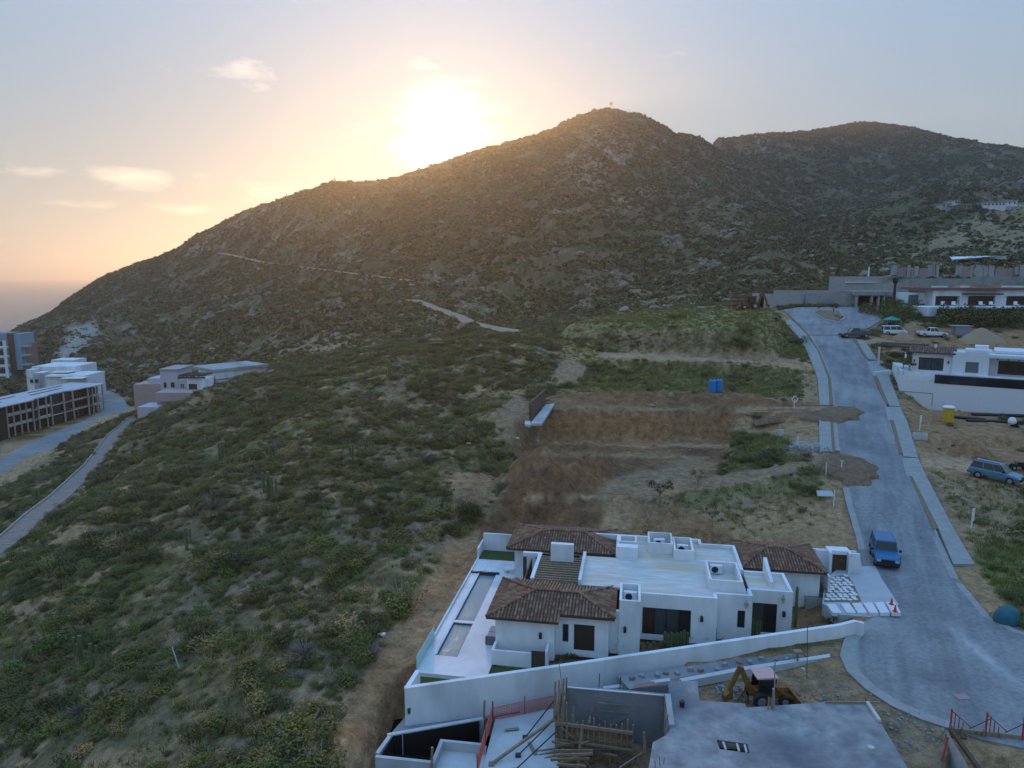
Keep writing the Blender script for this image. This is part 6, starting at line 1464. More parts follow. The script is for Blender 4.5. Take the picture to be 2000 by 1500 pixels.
# ---------------------------------------------------------------- left valley: three-storey timber-clad block under construction
def valley_block():
    zb = -23.4; A = at(-35, 870, zb); Bp = at(204, 803, zb); d = Vector((Bp.x - A.x, Bp.y - A.y, 0)); L_ = d.length; rz = math.atan2(d.y, d.x)
    t = thing('apartment_block', 'three storey block under construction with timber posts and pale blue flat roofs', 'building', A, rz)
    S_ = 3.15
    DARK = M('shade_cloth', (0.035, 0.028, 0.024), (0.06, 0.045, 0.035), scale=2, rough=.95); POST = M('raw_timber_post', (0.36, 0.30, 0.22), (0.46, 0.39, 0.30), scale=3, rough=.9)
    m = MB(); m.box(0, L_, 3.2, 12, 0, 3 * S_); m.build('core', DARK, t)
    def ux(px):   # facade coordinate under a photo column
        r = ray(px, 800); k = (A.x * d.y - A.y * d.x) / (r.x * d.y - r.y * d.x); return ((r.x * k - A.x) * d.x + (r.y * k - A.y) * d.y) / L_
    for f in (1, 2):
        m = MB(); m.box(0, L_, .4, 3.2, f * S_ - .22, f * S_); m.build('floor_slab', CONCL, t)
    ROOFB = M('pale_roof_sheet', (0.36, 0.39, 0.42), (0.46, 0.49, 0.52), scale=.6, rough=.5)
    jag = [(-1, -1.2), (ux(62), -1.2), (ux(66), .2), (ux(98), .2), (ux(104), 1.4), (ux(140), 1.2), (ux(146), 0), (ux(172), 0), (ux(176), -.6), (L_ + .5, -.8), (L_ + 1.5, 13), (-1, 13)]
    m = MB(); m.prism(jag, 3 * S_, 3 * S_ + .35); m.build('roof', ROOFB, t)
    for k, (a, b, v0) in enumerate(((2, 14, 4.5), (10, 24, 8.5), (26, 40, 5.5), (30, 46, 9.5))):
        m = MB(); m.prism([(a, v0), (b, v0 + .4), (b, v0 + 1.4), (a, v0 + 1.0)], 3 * S_ + .3, 3 * S_ + .39); m.build('roof_gap', DARK, t)
    for px in (13, 26, 40, 52, 65, 76, 92, 102, 127, 145, 175, 184, 193, 204):
        m = MB(); u = ux(px); w_ = .42 if px in (127, 145, 175) else .3; m.box(u - w_ / 2, u + w_ / 2, -.05, .3, 0, 3 * S_); m.build('post', POST, t)
    for a, b, v in ((-40, 11, .1), (66, 72, .6), (103, 125, .9), (130, 143, .9), (177, 182, .4)):
        m = MB(); m.box(ux(a), ux(b), v, v + .1, 0, 3 * S_); m.build('cloth_panel', DARK, t)
    for a, b, fs_ in ((13, 62, (1, 2)), (74, 100, (1, 2))):
        for f in fs_:
            m = MB(); m.box(ux(a), ux(b), .2, .35, f * S_ - .1, f * S_ + .75); m.build('parapet', M('primed_board', (0.42, 0.40, 0.42), (0.50, 0.47, 0.47), scale=2), t)
    for a, b in ((76, 100), (146, 172), (184, 202)):
        for f in (0, 1, 2):
            m = MB(); n_ = 3
            for k in range(n_): u0 = ux(a) + (ux(b) - ux(a)) * (k + .15) / n_; m.box(u0, u0 + (ux(b) - ux(a)) / n_ * .7, 1.2, 1.3, f * S_ + .3, f * S_ + 2.5)
            x_ = m.build('window_band', GLASSR, t); x_['kind'] = 'stuff'
    return t
valley_block()
t_o = tuple(atY(110, 745, 262)); t = thing('white_apartments', 'stepped white apartment building with sunlit roof terraces behind the timber block', 'building', t_o)
SUNR = M('sun_tinted_roof', (0.78, 0.75, 0.66), rough=.7)  # warm sunlight on the terraces is put into this colour
for l, mt, nm in (((48, 62, 722, 765, 262, 14), WHITE, 'wing'), ((60, 145, 716, 770, 266, 14), WHITE, 'wing'), ((85, 165, 733, 775, 258, 12), WHITE, 'wing'), ((99, 146, 703, 730, 290, 8), WHITE, 'wing')): _fbuild(nm, [l], mt, t, t_o)
for a, b, py, Y, dp in ((66, 108, 716.6, 268, 9), (94, 132, 727, 262, 9), (84, 128, 735, 257, 6), (112, 156, 739, 254, 5), (63, 80, 728, 260, 5)):
    m = MB(); z_ = zat(py, Y); fb(m, a, b, py, py + 1, Y, dp, o=t_o); m.build('roof_terrace', SUNR, t)
for a, b in ((54, 60), (64, 70)): _fbuild('window', [(a, b, 741, 748, 257.6 if a > 60 else 261.8, .2)], GLASS, t, t_o)
_fbuild('railing', [(48, 84, 738, 739, 257, .2)], STEEL, t, t_o)
t_o = tuple(atY(20, 735, 330)); t = thing('apartment_tower', 'tall blue grey and brown apartment tower cut by the picture edge', 'building', t_o)
_fbuild('stair_wall', [(27, 43, 652, 722, 331, 10)], M('blue_render', (0.26, 0.36, 0.44), rough=.9), t, t_o); _fbuild('timber_wall', [(15, 28, 651, 725, 330, 10)], M('brown_cladding', (0.13, 0.08, 0.06), rough=.8), t, t_o)
_fbuild('walls', [(-40, 16, 651, 740, 329, 10)], M('grey_render', (0.24, 0.28, 0.32), rough=.9), t, t_o)
for f in range(4):
    y = 667 + f * 18
    _fbuild('balcony', [(-30, 10, y + 10, y + 14, 326, 3)], WHITE, t, t_o); _fbuild('window', [(-20, 8, y, y + 9, 328.6, .3)], GLASS, t, t_o)
    _fbuild('balcony', [(43, 54, y + 8, y + 11, 330, 4)], CONC, t, t_o)
_fbuild('frame_post', [(8, 13, 665, 738, 325.5, .6)], WHITE, t, t_o)
_fbuild('side_wing', [(43, 53, 672, 728, 334, 8)], BROWNM, t, t_o)

# ---------------------------------------------------------------- pink and white house at the end of the stair path
PINKW = M('pinkish_render', (0.40, 0.29, 0.25), (0.47, 0.35, 0.31), scale=1.2, rough=.9); PINKG = M('lilac_render', (0.46, 0.42, 0.44), (0.54, 0.50, 0.52), scale=1.2, rough=.9)
t_o = tuple(atY(330, 790, 172)); t = thing('hillside_house', 'half finished house of salmon pink lower walls and white upper rooms on the slope', 'house', t_o)
for nm, L_, mt in (('lower_wall', [(256, 272, 751, 800, 186, 8)], PINKW), ('lower_wall', [(272, 312, 750, 796, 182, 8)], PINKW), ('parapet', [(297, 402, 767, 784, 168, 10)], PINKW), ('lower_wall', [(300, 345, 784, 800, 169.5, 8)], PINKW), ('lower_wall', [(260, 302, 795, 822, 166, 6)], PINKG),
                   ('upper_room', [(310, 344, 722, 768, 176, 8)], PINKG), ('upper_room', [(362, 398, 740, 766, 173, 5), ], WHITE), ('upper_room', [(345, 362, 742, 768, 175, 3)], PINKG), ('side_room', [(285, 312, 739, 760, 184, 6)], PINKG)):
    _fbuild(nm, L_, mt, t, t_o)
_fbuild('roof_slab', [(309, 346, 721, 722.5, 175.5, 9)], CONC, t, t_o)
for i in range(7): _fbuild('rafter', [(346 + i * 7.5, 348 + i * 7.5, 733, 736, 173.5, 6)], BLACK, t, t_o)
_fbuild('rafter_beam', [(344, 398, 736.5, 739.5, 172.7, .3)], BLACK, t, t_o)
for a, b, c, d_, Y in ((365, 381, 750, 764, 172.9), (330, 337, 747, 762, 175.9), (316, 321, 747, 757, 175.9), (349, 351, 750, 760, 174.9), (353, 355, 750, 760, 174.9)): _fbuild('window', [(a, b, c, d_, Y, .15)], GLASSR, t, t_o)
t_o = tuple(atY(460, 745, 185)); t = thing('white_annex', 'low white annex with grey flat roof half hidden by the slope', 'house', t_o)
_fbuild('walls', [(417, 520, 727, 775, 184, 8, 196)], WHITE, t, t_o); _fbuild('roof', [(415, 524, 722, 727, 183.5, 12, 195.5)], CONC, t, t_o); _fbuild('string_course', [(418, 460, 741, 742.5, 183.8, .4, 188.6)], BLOCK, t, t_o)
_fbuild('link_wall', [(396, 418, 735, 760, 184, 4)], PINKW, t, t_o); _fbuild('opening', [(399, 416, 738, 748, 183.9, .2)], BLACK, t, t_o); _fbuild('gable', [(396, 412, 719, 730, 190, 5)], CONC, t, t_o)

# ---------------------------------------------------------------- valley road, stair path, mountain track
STAIR = M('brown_path_paving', (0.20, 0.155, 0.13), (0.29, 0.23, 0.19), scale=1.4, rough=.9)
TRK = M('dusty_track', (0.30, 0.21, 0.13), (0.38, 0.28, 0.18), scale=.4, rough=.95)
def lane(key, name, mat, label, dz=.06, th=.8):
    pl, hw, _ = LANES[key]; A = []; B = []
    for i, p in enumerate(pl):
        a = pl[max(0, i - 1)]; b = pl[min(len(pl) - 1, i + 1)]; d = Vector((b.x - a.x, b.y - a.y, 0)).normalized(); n = Vector((-d.y, d.x, 0)) * hw; A.append(p + n + Vector((0, 0, dz))); B.append(p - n + Vector((0, 0, dz)))
    return ribbon(name, B, A, th, mat, label, sub=5)
lane('valley', 'road', ROADM, 'pale paved lane curving past the timber block in the valley')
st = lane('stair', 'path', STAIR, 'straight stepped brown path climbing the hillside')
pl, hw, _ = LANES['stair']; kb = MB()
for a, b in zip(pl[:-1], pl[1:]):
    d = Vector((b.x - a.x, b.y - a.y, 0)).normalized(); n = Vector((-d.y, d.x, 0)) * (hw + .1); kb.beam(a + n + Vector((0, 0, .12)), b + n + Vector((0, 0, .12)), .22, .3)
kb.build('kerb', KERB, st)
for a, b in zip(pl[:-1], pl[1:]):
    L_ = (b - a).length; k = int(L_ / 3.2); d = Vector((b.x - a.x, b.y - a.y, 0)).normalized(); n = Vector((-d.y, d.x, 0)) * hw
    for i in range(k):
        p = a.lerp(b, (i + .5) / k) + Vector((0, 0, .07)); m = MB(); m.beam(p + n, p - n, .16, .06); m.build('step_edge', KERB, st)
lane('track', 'path', TRK, 'dusty track cut across the middle of the mountain', .3, 2)
lane('zig', 'path', TRK, 'pale zigzag of track in the gap between hills', .3, 2)
# ================================================================ building sites in front of the villa
def pp(*L_): return [at(a, b, z) for a, b, z in L_]
def slabm(name, pl, th, mat, label=None, cat=None, kind=None, parent=None, org=None):
    m = MB(); o = org or Vector(); n = len(pl); pl = [p - o for p in pl]
    a = sum(pl[i].x * pl[(i + 1) % n].y - pl[(i + 1) % n].x * pl[i].y for i in range(n))
    if a < 0: pl = pl[::-1]
    m.add(pl + [p - Vector((0, 0, th)) for p in pl], [tuple(range(n)), tuple(range(n, 2 * n))[::-1]] + [(i, n + i, n + (i + 1) % n, (i + 1) % n) for i in range(n)])
    return tag(m.build(name, mat, parent), label, cat, None, kind)
ZS = 0.35
t = thing('roof_slab', 'large grey concrete roof slab with a small rectangular hatch in the near site', 'building site', at(1500, 1420, ZS)); o_ = t.location.copy()
hatch = [(1400, 1448), (1460, 1456), (1464, 1471), (1406, 1463)]
outer = [(1305, 1330), (1362, 1330), (1366, 1368), (1455, 1374), (1458, 1382), (1600, 1372), (1694, 1371), (1715, 1405), (1750, 1460), (1790, 1530), (1262, 1530), (1275, 1450), (1300, 1436), (1312, 1420)]
SLABM = M('screeded_concrete', (0.16, 0.163, 0.168), (0.35, 0.345, 0.335), scale=.9, rough=.8, bump=.8, bscale=3.5, c3=(0.13, 0.135, 0.145), detail=12, w=.17)
P_ = pp(*[(a, b, ZS) for a, b in outer]); hp = pp(*[(a, b, ZS) for a, b in hatch])
# slab with hole: four pieces round the hatch, butted
def slab_with_hole(outer, hole, th, mat, parent, org):
    bm = bmesh.new(); ov = [bm.verts.new(p - org) for p in outer]; hv = [bm.verts.new(p - org) for p in hole]
    eo = [bm.edges.new((ov[i], ov[(i + 1) % len(ov)])) for i in range(len(ov))]; eh = [bm.edges.new((hv[i], hv[(i + 1) % len(hv)])) for i in range(len(hv))]
    r = bmesh.ops.triangle_fill(bm, edges=eo + eh, use_beauty=True)
    fs = [f for f in bm.faces]
    bmesh.ops.recalc_face_normals(bm, faces=fs)
    if sum(f.normal.z for f in fs) < 0: bmesh.ops.reverse_faces(bm, faces=fs)
    e = bmesh.ops.extrude_face_region(bm, geom=bm.faces[:]); vs = [v for v in e['geom'] if isinstance(v, bmesh.types.BMVert)]
    bmesh.ops.translate(bm, verts=vs, vec=(0, 0, -th)); bmesh.ops.recalc_face_normals(bm, faces=bm.faces)
    me = bpy.data.meshes.new('slab'); bm.to_mesh(me); bm.free(); me.materials.append(mat); o = bpy.data.objects.new('slab', me); COL.objects.link(o); o.parent = parent; return o
slab_with_hole(P_, hp, .3, SLABM, t, o_)
m = MB(); q = [p - o_ for p in P_]
for i in (5, 6, 7, 8): a, b = q[i], q[i + 1]; m.beam(a + Vector((0, 0, -1.6)), b + Vector((0, 0, -1.6)), .2, 2.6)
m.build('walls', CONC, t)
m = MB(); m.beam(hp[0] - o_ + Vector((0, 0, .05)), hp[1] - o_ + Vector((0, 0, .05)), .05); m.build('hatch_edge', WOODD, t)
for f in (.2, .65, .9):
    m = MB(); m.beam(hp[0].lerp(hp[1], f) - o_ + Vector((0, 0, .02)), hp[3].lerp(hp[2], f) - o_ + Vector((0, 0, .02)), .09); m.build('hatch_bar', CONCL, t)
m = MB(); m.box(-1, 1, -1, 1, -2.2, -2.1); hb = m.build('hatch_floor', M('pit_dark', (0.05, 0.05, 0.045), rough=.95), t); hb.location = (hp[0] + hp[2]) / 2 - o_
# screed board and pole on the slab edge
m = MB(); m.beam(at(1694, 1372, ZS + .12), at(1718, 1408, ZS + .12), .16); tag(m.build('screed_board', CONCL), 'pale straight board lying along the right slab edge', 'board')
m = MB(); m.beam(at(1612, 1371, ZS + .1), at(1716, 1372, ZS + .1), .09); tag(m.build('timber_batten', WOOD), 'long thin batten along the back edge of the slab', 'timber')
for i, (a, b, c, d_, lab) in enumerate(((1580, 1366, 1590, 1352, 'short crossed stake at the back slab edge beside the digger'), (1583, 1354, 1592, 1366, 'second short stake crossing the first one beside the digger'), (1692, 1370, 1691, 1362, 'upright stake at the slab corner'), (1500, 1386, 1502, 1362, 'wooden stake left of the grey pole'), (1507, 1386, 1508, 1364, 'wooden stake right of the grey pole'))):
    m = MB(); p0 = at(a, b, ZS); p1 = atY(c, d_, p0.y); m.beam(p0, p1, .07); tag(m.build('stake', WOOD), lab, 'stake')
m = MB(); p0 = at(1511, 1384, ZS); m.cyl(p0, atY(1514, 1292, p0.y), .035, .03, 8); m.cyl(p0, atY(1511, 1345, p0.y), .07, .07, 8); tag(m.build('steel_pole', STEEL), 'tall grey steel pole standing in front of the pink digger roof', 'pole')
m = MB(); p0 = at(1576, 1328, -.6); m.cyl(p0, atY(1577, 1222, p0.y), .02, .02, 6); tag(m.build('steel_pole', BLACK), 'thin dark pole standing on a white footing by the white wall', 'pole')
m = MB(); m.box(-.3, .3, -.3, .3, 0, .18); x_ = m.build('footing', CONCL, None, loc=at(1578, 1312, -.62), rz=.5); tag(x_, 'small white square footing at the base of the thin pole', 'footing')
for i, (px, py, lab) in enumerate(((1815, 1535, 'x'),)): pass
# strip foundations between the white wall and the slab
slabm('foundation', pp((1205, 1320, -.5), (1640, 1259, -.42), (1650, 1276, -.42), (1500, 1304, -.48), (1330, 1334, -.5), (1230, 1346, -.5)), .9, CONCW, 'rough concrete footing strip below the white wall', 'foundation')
BRK = M('red_block_course', (0.26, 0.14, 0.11), (0.33, 0.20, 0.16), scale=5, rough=.95, bump=.4)
def beam_thing(name, pts, w, h, mat, label, cat, bottom=None):
    m = MB()
    for a, b in zip(pts[:-1], pts[1:]): m.beam(a, b, w, h)
    return tag(m.build(name, mat), label, cat)
beam_thing('footing_beam', pp((1330, 1336, -.5), (1450, 1313, -.45), (1648, 1283, -.36)), .34, .5, CONCL, 'pale concrete ground beam leading up to the turning circle', 'beam')
beam_thing('footing_beam', pp((1180, 1352, -1.3), (1310, 1336, -.6)), .3, .6, CONCL, 'short pale ground beam left of the slab corner', 'beam')
slabm('brick_bed', pp((1240, 1336, -.47), (1480, 1300, -.44), (1490, 1305, -.44), (1330, 1331, -.47), (1235, 1345, -.47)), .2, BRK, 'bed of reddish block rubble on the footing strip', 'rubble', 'stuff')
R = random.Random(12)
g_ = None
for i in range(17):
    a = 1235 + i * 23 + R.uniform(-5, 5); b = 1325 - i * 3.0 + R.uniform(-3, 5); z = -.5 + i * .005
    m = MB(); m.prism([(-.16, -.1), (.16, -.1), (.16, .1), (-.16, .1)], 0, R.uniform(.12, .25)); tag(m.build('block', BLOCK if i % 3 else BRK, None, loc=at(a, b, z), rz=R.uniform(0, 3)), ORD[i] + ' loose building block from the left on the footing strip under the white wall', 'block', 'loose blocks on the footing strip')
m = MB(); p0 = at(1556, 1310, -.8); m.beam(p0, p0 + Vector((0, 0, 1.3)), .09); m.box(p0.x - .25, p0.x + .25, p0.y - .2, p0.y + .2, p0.z + 1.2, p0.z + 1.32); tag(m.build('post', WOOD), 'timber post with a small board on top by the ground beam', 'post')
# recessed pit with concrete back wall
t = thing('formwork_pit', 'deep pit with timber formwork walls and a smooth concrete back wall', 'building site', at(1200, 1420, -2.6)); o_ = t.location.copy()
def wallseg(name, p, q, zb, th, mat, parent, o):
    d = Vector((q.x - p.x, q.y - p.y, 0)).normalized(); n = Vector((-d.y, d.x, 0)) * th; m = MB()
    m.prism([((p - o).x, (p - o).y), ((q - o).x, (q - o).y), ((q - o).x + n.x, (q - o).y + n.y), ((p - o).x + n.x, (p - o).y + n.y)], [zb - o.z] * 4, [p.z - o.z, q.z - o.z, q.z - o.z, p.z - o.z]); return m.build(name, mat, parent)
a_, b_ = at(1108, 1342, .0), at(1303, 1359, .25)
wallseg('back_wall', a_, b_, -4.5, .22, CONCW, t, o_)
m = MB(); m.beam(a_ - o_ + Vector((0, -.05, .03)), b_ - o_ + Vector((0, -.05, .03)), .06); m.build('edge_strip', WHITE, t)
m = MB(); m.beam(at(1303, 1359, .3) - o_ + Vector((0, -.1, -.9)), at(1312, 1422, .3) - o_ + Vector((0, 0, -.9)), .3, 2.2); m.build('side_wall', CONC, t)
c_, d_ = at(1085, 1408, -1.0), at(1236, 1428, -1.0)
dv = (d_ - c_); n_ = 15
for row in range(9):
    z = -.15 - row * .26
    m = MB(); m.beam(c_ - o_ + Vector((0, 0, z)), d_ - o_ + Vector((0, 0, z)), .05, .235 if row not in (3, 5) else .15); m.build('plank', PLY if row % 2 else WOOD, t)
for i in range(n_):
    p0 = c_ + dv * (i / (n_ - 1)) - o_; hh = R.uniform(.15, .75); m = MB(); m.beam(p0 + Vector((0, -.1, -3.0)), p0 + Vector((0, -.1, hh)), .075); m.build('stud', WOOD, t)
m = MB(); m.beam(c_ - o_ + Vector((0, -.18, 0)), d_ - o_ + Vector((0, -.18, 0)), .12, .16); m.build('waler', WOOD, t)
m = MB(); m.beam(c_ - o_ + Vector((0, -.2, -1.0)), d_ - o_ + Vector((0, -.2, -1.0)), .1, .12); m.build('waler', WOOD, t)
# near vertical posts and braces
for (a, b, c, d2, w) in ((1128, 1500, 1137, 1415, .11), (1260, 1500, 1258, 1430, .12), (1096, 1420, 1186, 1495, .07), (1210, 1500, 1255, 1470, .07), (1137, 1480, 1165, 1510, .07), (1095, 1365, 1150, 1415, .07), (1082, 1410, 1085, 1330, .1), (1090, 1412, 1092, 1328, .09), (1098, 1412, 1101, 1325, .09), (1120, 1412, 1120, 1380, .06), (1152, 1412, 1152, 1398, .06)):
    p0 = at(a, b, -2.2 if b > 1420 else -1.0); p1 = atY(c, d2, p0.y + .3); m = MB(); m.beam(p0 - o_, p1 - o_, w); m.build('brace', WOOD, t)
m = MB(); m.beam(at(1085, 1408, -1.0) - o_, at(1100, 1345, -.2) - o_, .12, .9); m.build('side_form', PLY, t)
for i in range(5):
    m = MB(); p0 = at(1040 + i * 12, 1470 + i * 6, -2.4) - o_; m.beam(p0, p0 + Vector((1.4, .2, .1 + .1 * i)), .06, .16); m.build('plank', WOOD, t)
# trestle ladder in the pit
fr = MB(); z_ = 0
p0 = at(1160, 1408, -1.2); p1 = at(1236, 1416, -1.2)
t2 = thing('scaffold_frame', 'light timber trestle frame standing in front of the concrete back wall', 'scaffold', p0 - Vector((0, 0, 1.5))); oo = t2.location.copy()
for (a, b, c, d2) in ((1160, 1415, 1163, 1358), (1236, 1420, 1238, 1365)): q0 = atY(a, b, p0.y + .6); m = MB(); m.beam(q0 - oo, atY(c, d2, p0.y + .6) - oo, .06); m.build('post', WOOD, t2)
for (a, b, c, d2) in ((1163, 1372, 1238, 1379), (1155, 1386, 1262, 1397)): m = MB(); m.beam(atY(a, b, p0.y + .6) - oo, atY(c, d2, p0.y + .6) - oo, .06); m.build('rail', WOOD, t2)
for (a, b, c, d2) in ((1170, 1402, 1190, 1416), (1222, 1403, 1195, 1416)): m = MB(); m.beam(atY(a, b, p0.y + .6) - oo, atY(c, d2, p0.y + .6) - oo, .05); m.build('brace', WOOD, t2)
# pale lower slab, basin with dark water, small deck
slabm('lower_slab', pp((968, 1402, -2.35), (1085, 1380, -2.35), (1092, 1530, -2.35), (935, 1530, -2.35)), .35, CONCL, 'pale bluish concrete floor slab left of the formwork pit', 'slab')
t = thing('basin', 'open concrete basin with black interior at the lower left of the site', 'basin', at(840, 1440, -2.4)); o_ = t.location.copy()
zt = -2.2
RIM = [at(a, b, zt) for a, b in ((733, 1470), (757, 1437), (945, 1404), (952, 1402))]
def rimwall(p, q, zb, th, par, side=1, mt=CONCL):
    d = Vector((q.x - p.x, q.y - p.y, 0)).normalized(); n = Vector((-d.y, d.x, 0)) * th * side; m = MB()
    m.prism([((p - o_).x, (p - o_).y), ((q - o_).x, (q - o_).y), ((q - o_).x + n.x, (q - o_).y + n.y), ((p - o_).x + n.x, (p - o_).y + n.y)], zb - o_.z, p.z - o_.z); return m.build('rim_wall', mt, par)
rimwall(RIM[0], RIM[1], -6, .22, t, -1); rimwall(RIM[1], RIM[2], -6, .24, t, 1); rimwall(at(735, 1474, zt), at(850, 1486, zt), -6, .2, t, -1); rimwall(at(850, 1487, zt), at(867, 1444, zt), -4, .2, t, 1); rimwall(at(867, 1444, zt), at(947, 1452, zt), -4, .18, t, -1)
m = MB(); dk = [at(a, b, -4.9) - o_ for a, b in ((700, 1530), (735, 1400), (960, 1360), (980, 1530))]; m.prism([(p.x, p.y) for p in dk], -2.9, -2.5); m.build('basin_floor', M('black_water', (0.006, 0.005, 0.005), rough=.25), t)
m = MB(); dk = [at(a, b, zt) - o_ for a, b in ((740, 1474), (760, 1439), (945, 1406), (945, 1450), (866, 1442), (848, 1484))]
BASIN_SHADE = M('black_shade', (0.012, 0.01, 0.009), rough=.6)  # black sheets added inside the walls, standing in for the basin's deep shade
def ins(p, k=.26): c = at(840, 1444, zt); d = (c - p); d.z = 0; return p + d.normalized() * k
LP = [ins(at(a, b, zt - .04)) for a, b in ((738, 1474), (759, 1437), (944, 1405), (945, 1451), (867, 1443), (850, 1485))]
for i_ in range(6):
    a_, b_ = LP[i_], LP[(i_ + 1) % 6]; m = MB(); m.add([p - o_ for p in (a_, b_, b_ - Vector((0, 0, 2.6)), a_ - Vector((0, 0, 2.6)))], [(0, 1, 2, 3)]); m.build('shade_sheet', BASIN_SHADE, t)
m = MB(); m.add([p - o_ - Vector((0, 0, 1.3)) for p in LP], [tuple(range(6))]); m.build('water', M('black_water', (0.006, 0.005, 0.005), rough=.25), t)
m = MB(); p0 = at(786, 1436, zt); m.beam(at(786, 1434, zt) - o_ + Vector((0, 0, .1)), atY(787, 1476, at(786, 1434, zt).y - .4) - o_, .05); m.build('pipe', STEEL, t)
slabm('lower_slab', pp((869, 1450, zt - .55), (950, 1456, zt - .55), (945, 1540, zt - .55), (840, 1540, zt - .55)), .5, CONCL, 'small sunken concrete floor beside the black basin', 'slab')
slabm('lower_slab', pp((736, 1480, zt - .9), (848, 1492, zt - .9), (838, 1560, zt - .9), (725, 1560, zt - .9)), .5, CONC, 'grey sunken floor below the basin at the picture bottom', 'slab')
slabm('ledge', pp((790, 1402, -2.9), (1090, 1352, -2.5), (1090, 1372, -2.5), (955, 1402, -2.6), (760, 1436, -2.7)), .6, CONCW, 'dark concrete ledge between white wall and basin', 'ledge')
# orange safety mesh
def mesh_fence(name, pts, h, label, mat, nv=40, posts=True):
    t = thing(name, label, 'safety fence', pts[0]); o = pts[0]
    m = MB(); L_ = [p - o for p in pts]
    for a, b in zip(L_[:-1], L_[1:]):
        n = int(nv * (b - a).length / 4)
        for k in range(9): z = h * k / 8; m.beam(a + Vector((0, 0, z)), b + Vector((0, 0, z)), .018 if 0 < k < 8 else .035)
        for i in range(n + 1): q = a.lerp(b, i / max(1, n)); m.beam(q, q + Vector((0, 0, h)), .018)
    x = m.build('netting', mat, t); x['kind'] = 'stuff'
    for p in L_:
        m = MB(); m.beam(p - Vector((0, 0, .2)), p + Vector((0, 0, h + .35)), .05); m.build('post', RUST, t)
    return t
ORG = M('orange_mesh', (0.55, 0.13, 0.09), rough=.7)
mesh_fence('mesh_fence', pp((963, 1405, -2.3), (1025, 1393, -2.3), (1084, 1381, -2.3)), .75, 'orange safety netting along the back of the pale lower slab', ORG)
mesh_fence('mesh_fence', pp((962, 1405, -2.3), (948, 1450, -2.3), (932, 1510, -2.3)), .8, 'orange safety netting running down the left side of the lower slab', ORG)
for i, (a, b, c, d2, w, lab, mt) in enumerate(((960, 1492, 1086, 1402, .13, 'long thick timber prop leaning across the pale slab', WOOD), (1026, 1440, 1084, 1366, .05, 'thin dark steel prop nearest the netting', BLACK), (1012, 1475, 1090, 1398, .05, 'thin dark steel prop between the timber one and the pit', BLACK), (1005, 1505, 1085, 1430, .05, 'lowest thin dark prop by the pit', BLACK))):
    p0 = at(a, b, -2.3); p1 = at(c, d2, -1.0); m = MB(); m.beam(p0, p1, w); m.box(p0.x - .15, p0.x + .15, p0.y - .15, p0.y + .15, p0.z - .05, p0.z + .05); tag(m.build('prop', mt), lab, 'prop')
for i, (a, b, h, lab) in enumerate(((957, 1382, 1.0, 'rebar starter on the dark ledge nearer the netting'), (976, 1379, .7, 'shorter rebar starter on the dark ledge'), (1210, 1352, 1.0, 'rebar starter beside the pale footing beam'), (843, 1500, 1.2, 'crooked timber stake at the corner of the sunken floor'), (1169, 1352, 1.2, 'rebar starter behind the pit back wall'), (945, 1408, 1.3, 'timber stake at the basin corner'))):
    p0 = at(a, b, -2.4 if a < 1150 else -1.0); m = MB(); m.beam(p0, p0 + Vector((.05, 0, h)), .05 if 'timber' not in lab else .12); tag(m.build('rebar' if 'rebar' in lab else 'stake', RUST if 'rebar' in lab else WOOD), lab, 'rod' if 'rebar' in lab else 'stake')
m = MB(); p0 = at(1102, 1338, -.2); m.beam(p0 - Vector((0, 0, 1)), atY(1092, 1296, p0.y), .03); tag(m.build('rod', BLACK), 'long dark rod leaning up against the white wall', 'rod')
# site at the lower right: formwork bay with red frames
t = thing('formwork_bay', 'timber formwork bay with red steel frames at the lower right corner', 'building site', at(1930, 1450, .2)); o_ = t.location.copy()
a_, b_ = at(1856, 1421, .25), at(2040, 1441, .25); dv = b_ - a_; L_ = dv.length; d = dv.normalized(); nrm = Vector((d.y, -d.x, 0))
for row in range(8):
    z = -.12 - row * .27; m = MB(); m.beam(a_ - o_ + Vector((0, 0, z)), b_ - o_ + Vector((0, 0, z)), .05, .25 if row % 3 else .2); m.build('plank', PLY if row % 2 else WOOD, t)
for i in range(18):
    p0 = a_ + dv * (i / 17) - o_ + nrm * .1; m = MB(); m.beam(p0 + Vector((0, 0, -2.4)), p0 + Vector((0, 0, R.uniform(-.6, .25))), .08); m.build('stud', WOOD, t)
for z in (-.45, -1.1):
    m = MB(); m.beam(a_ - o_ + nrm * .2 + Vector((0, 0, z)), b_ - o_ + nrm * .2 + Vector((0, 0, z)), .1, .14); m.build('waler', WOODD, t)
m = MB(); m.beam(at(1856, 1424, .25) - o_, at(1925, 1520, .25) - o_, .2, .18); m.build('capping_beam', WOODD, t)
m = MB(); q = [at(1850, 1428, 0.15), at(1905, 1520, 0.15), at(1850, 1520, -1.6), at(1846, 1480, -1.6)]; m.add([p - o_ for p in q] + [p - o_ - Vector((0, 0, .15)) for p in q], [(0, 1, 2, 3), (7, 6, 5, 4), (0, 4, 5, 1), (1, 5, 6, 2), (2, 6, 7, 3), (3, 7, 4, 0)]); m.build('concrete_ramp', CONC, t)
for px in (1856, 1926, 1998):
    p0 = a_ + dv * ((px - 1856) / 184) - o_; m = MB(); m.beam(p0 - Vector((0, 0, .3)), p0 + Vector((0, 0, 1.05)), .06); m.build('red_post', REDM, t)
    for k in range(3): q0 = p0 + d * (.18 + k * .2); m = MB(); m.beam(q0, q0 + Vector((0, 0, .85 - k * .25)), .035); m.build('red_bar', REDM, t)
    m = MB(); m.beam(p0 + Vector((0, 0, .95)), p0 + d * 1.0 + Vector((0, 0, .1)), .04); m.build('red_brace', REDM, t)
    m = MB(); m.beam(p0 + d * .9 + Vector((0, 0, .05)), p0 + d * 1.85 + Vector((0, 0, .75)), .03); m.build('steel_brace', BLACK, t)
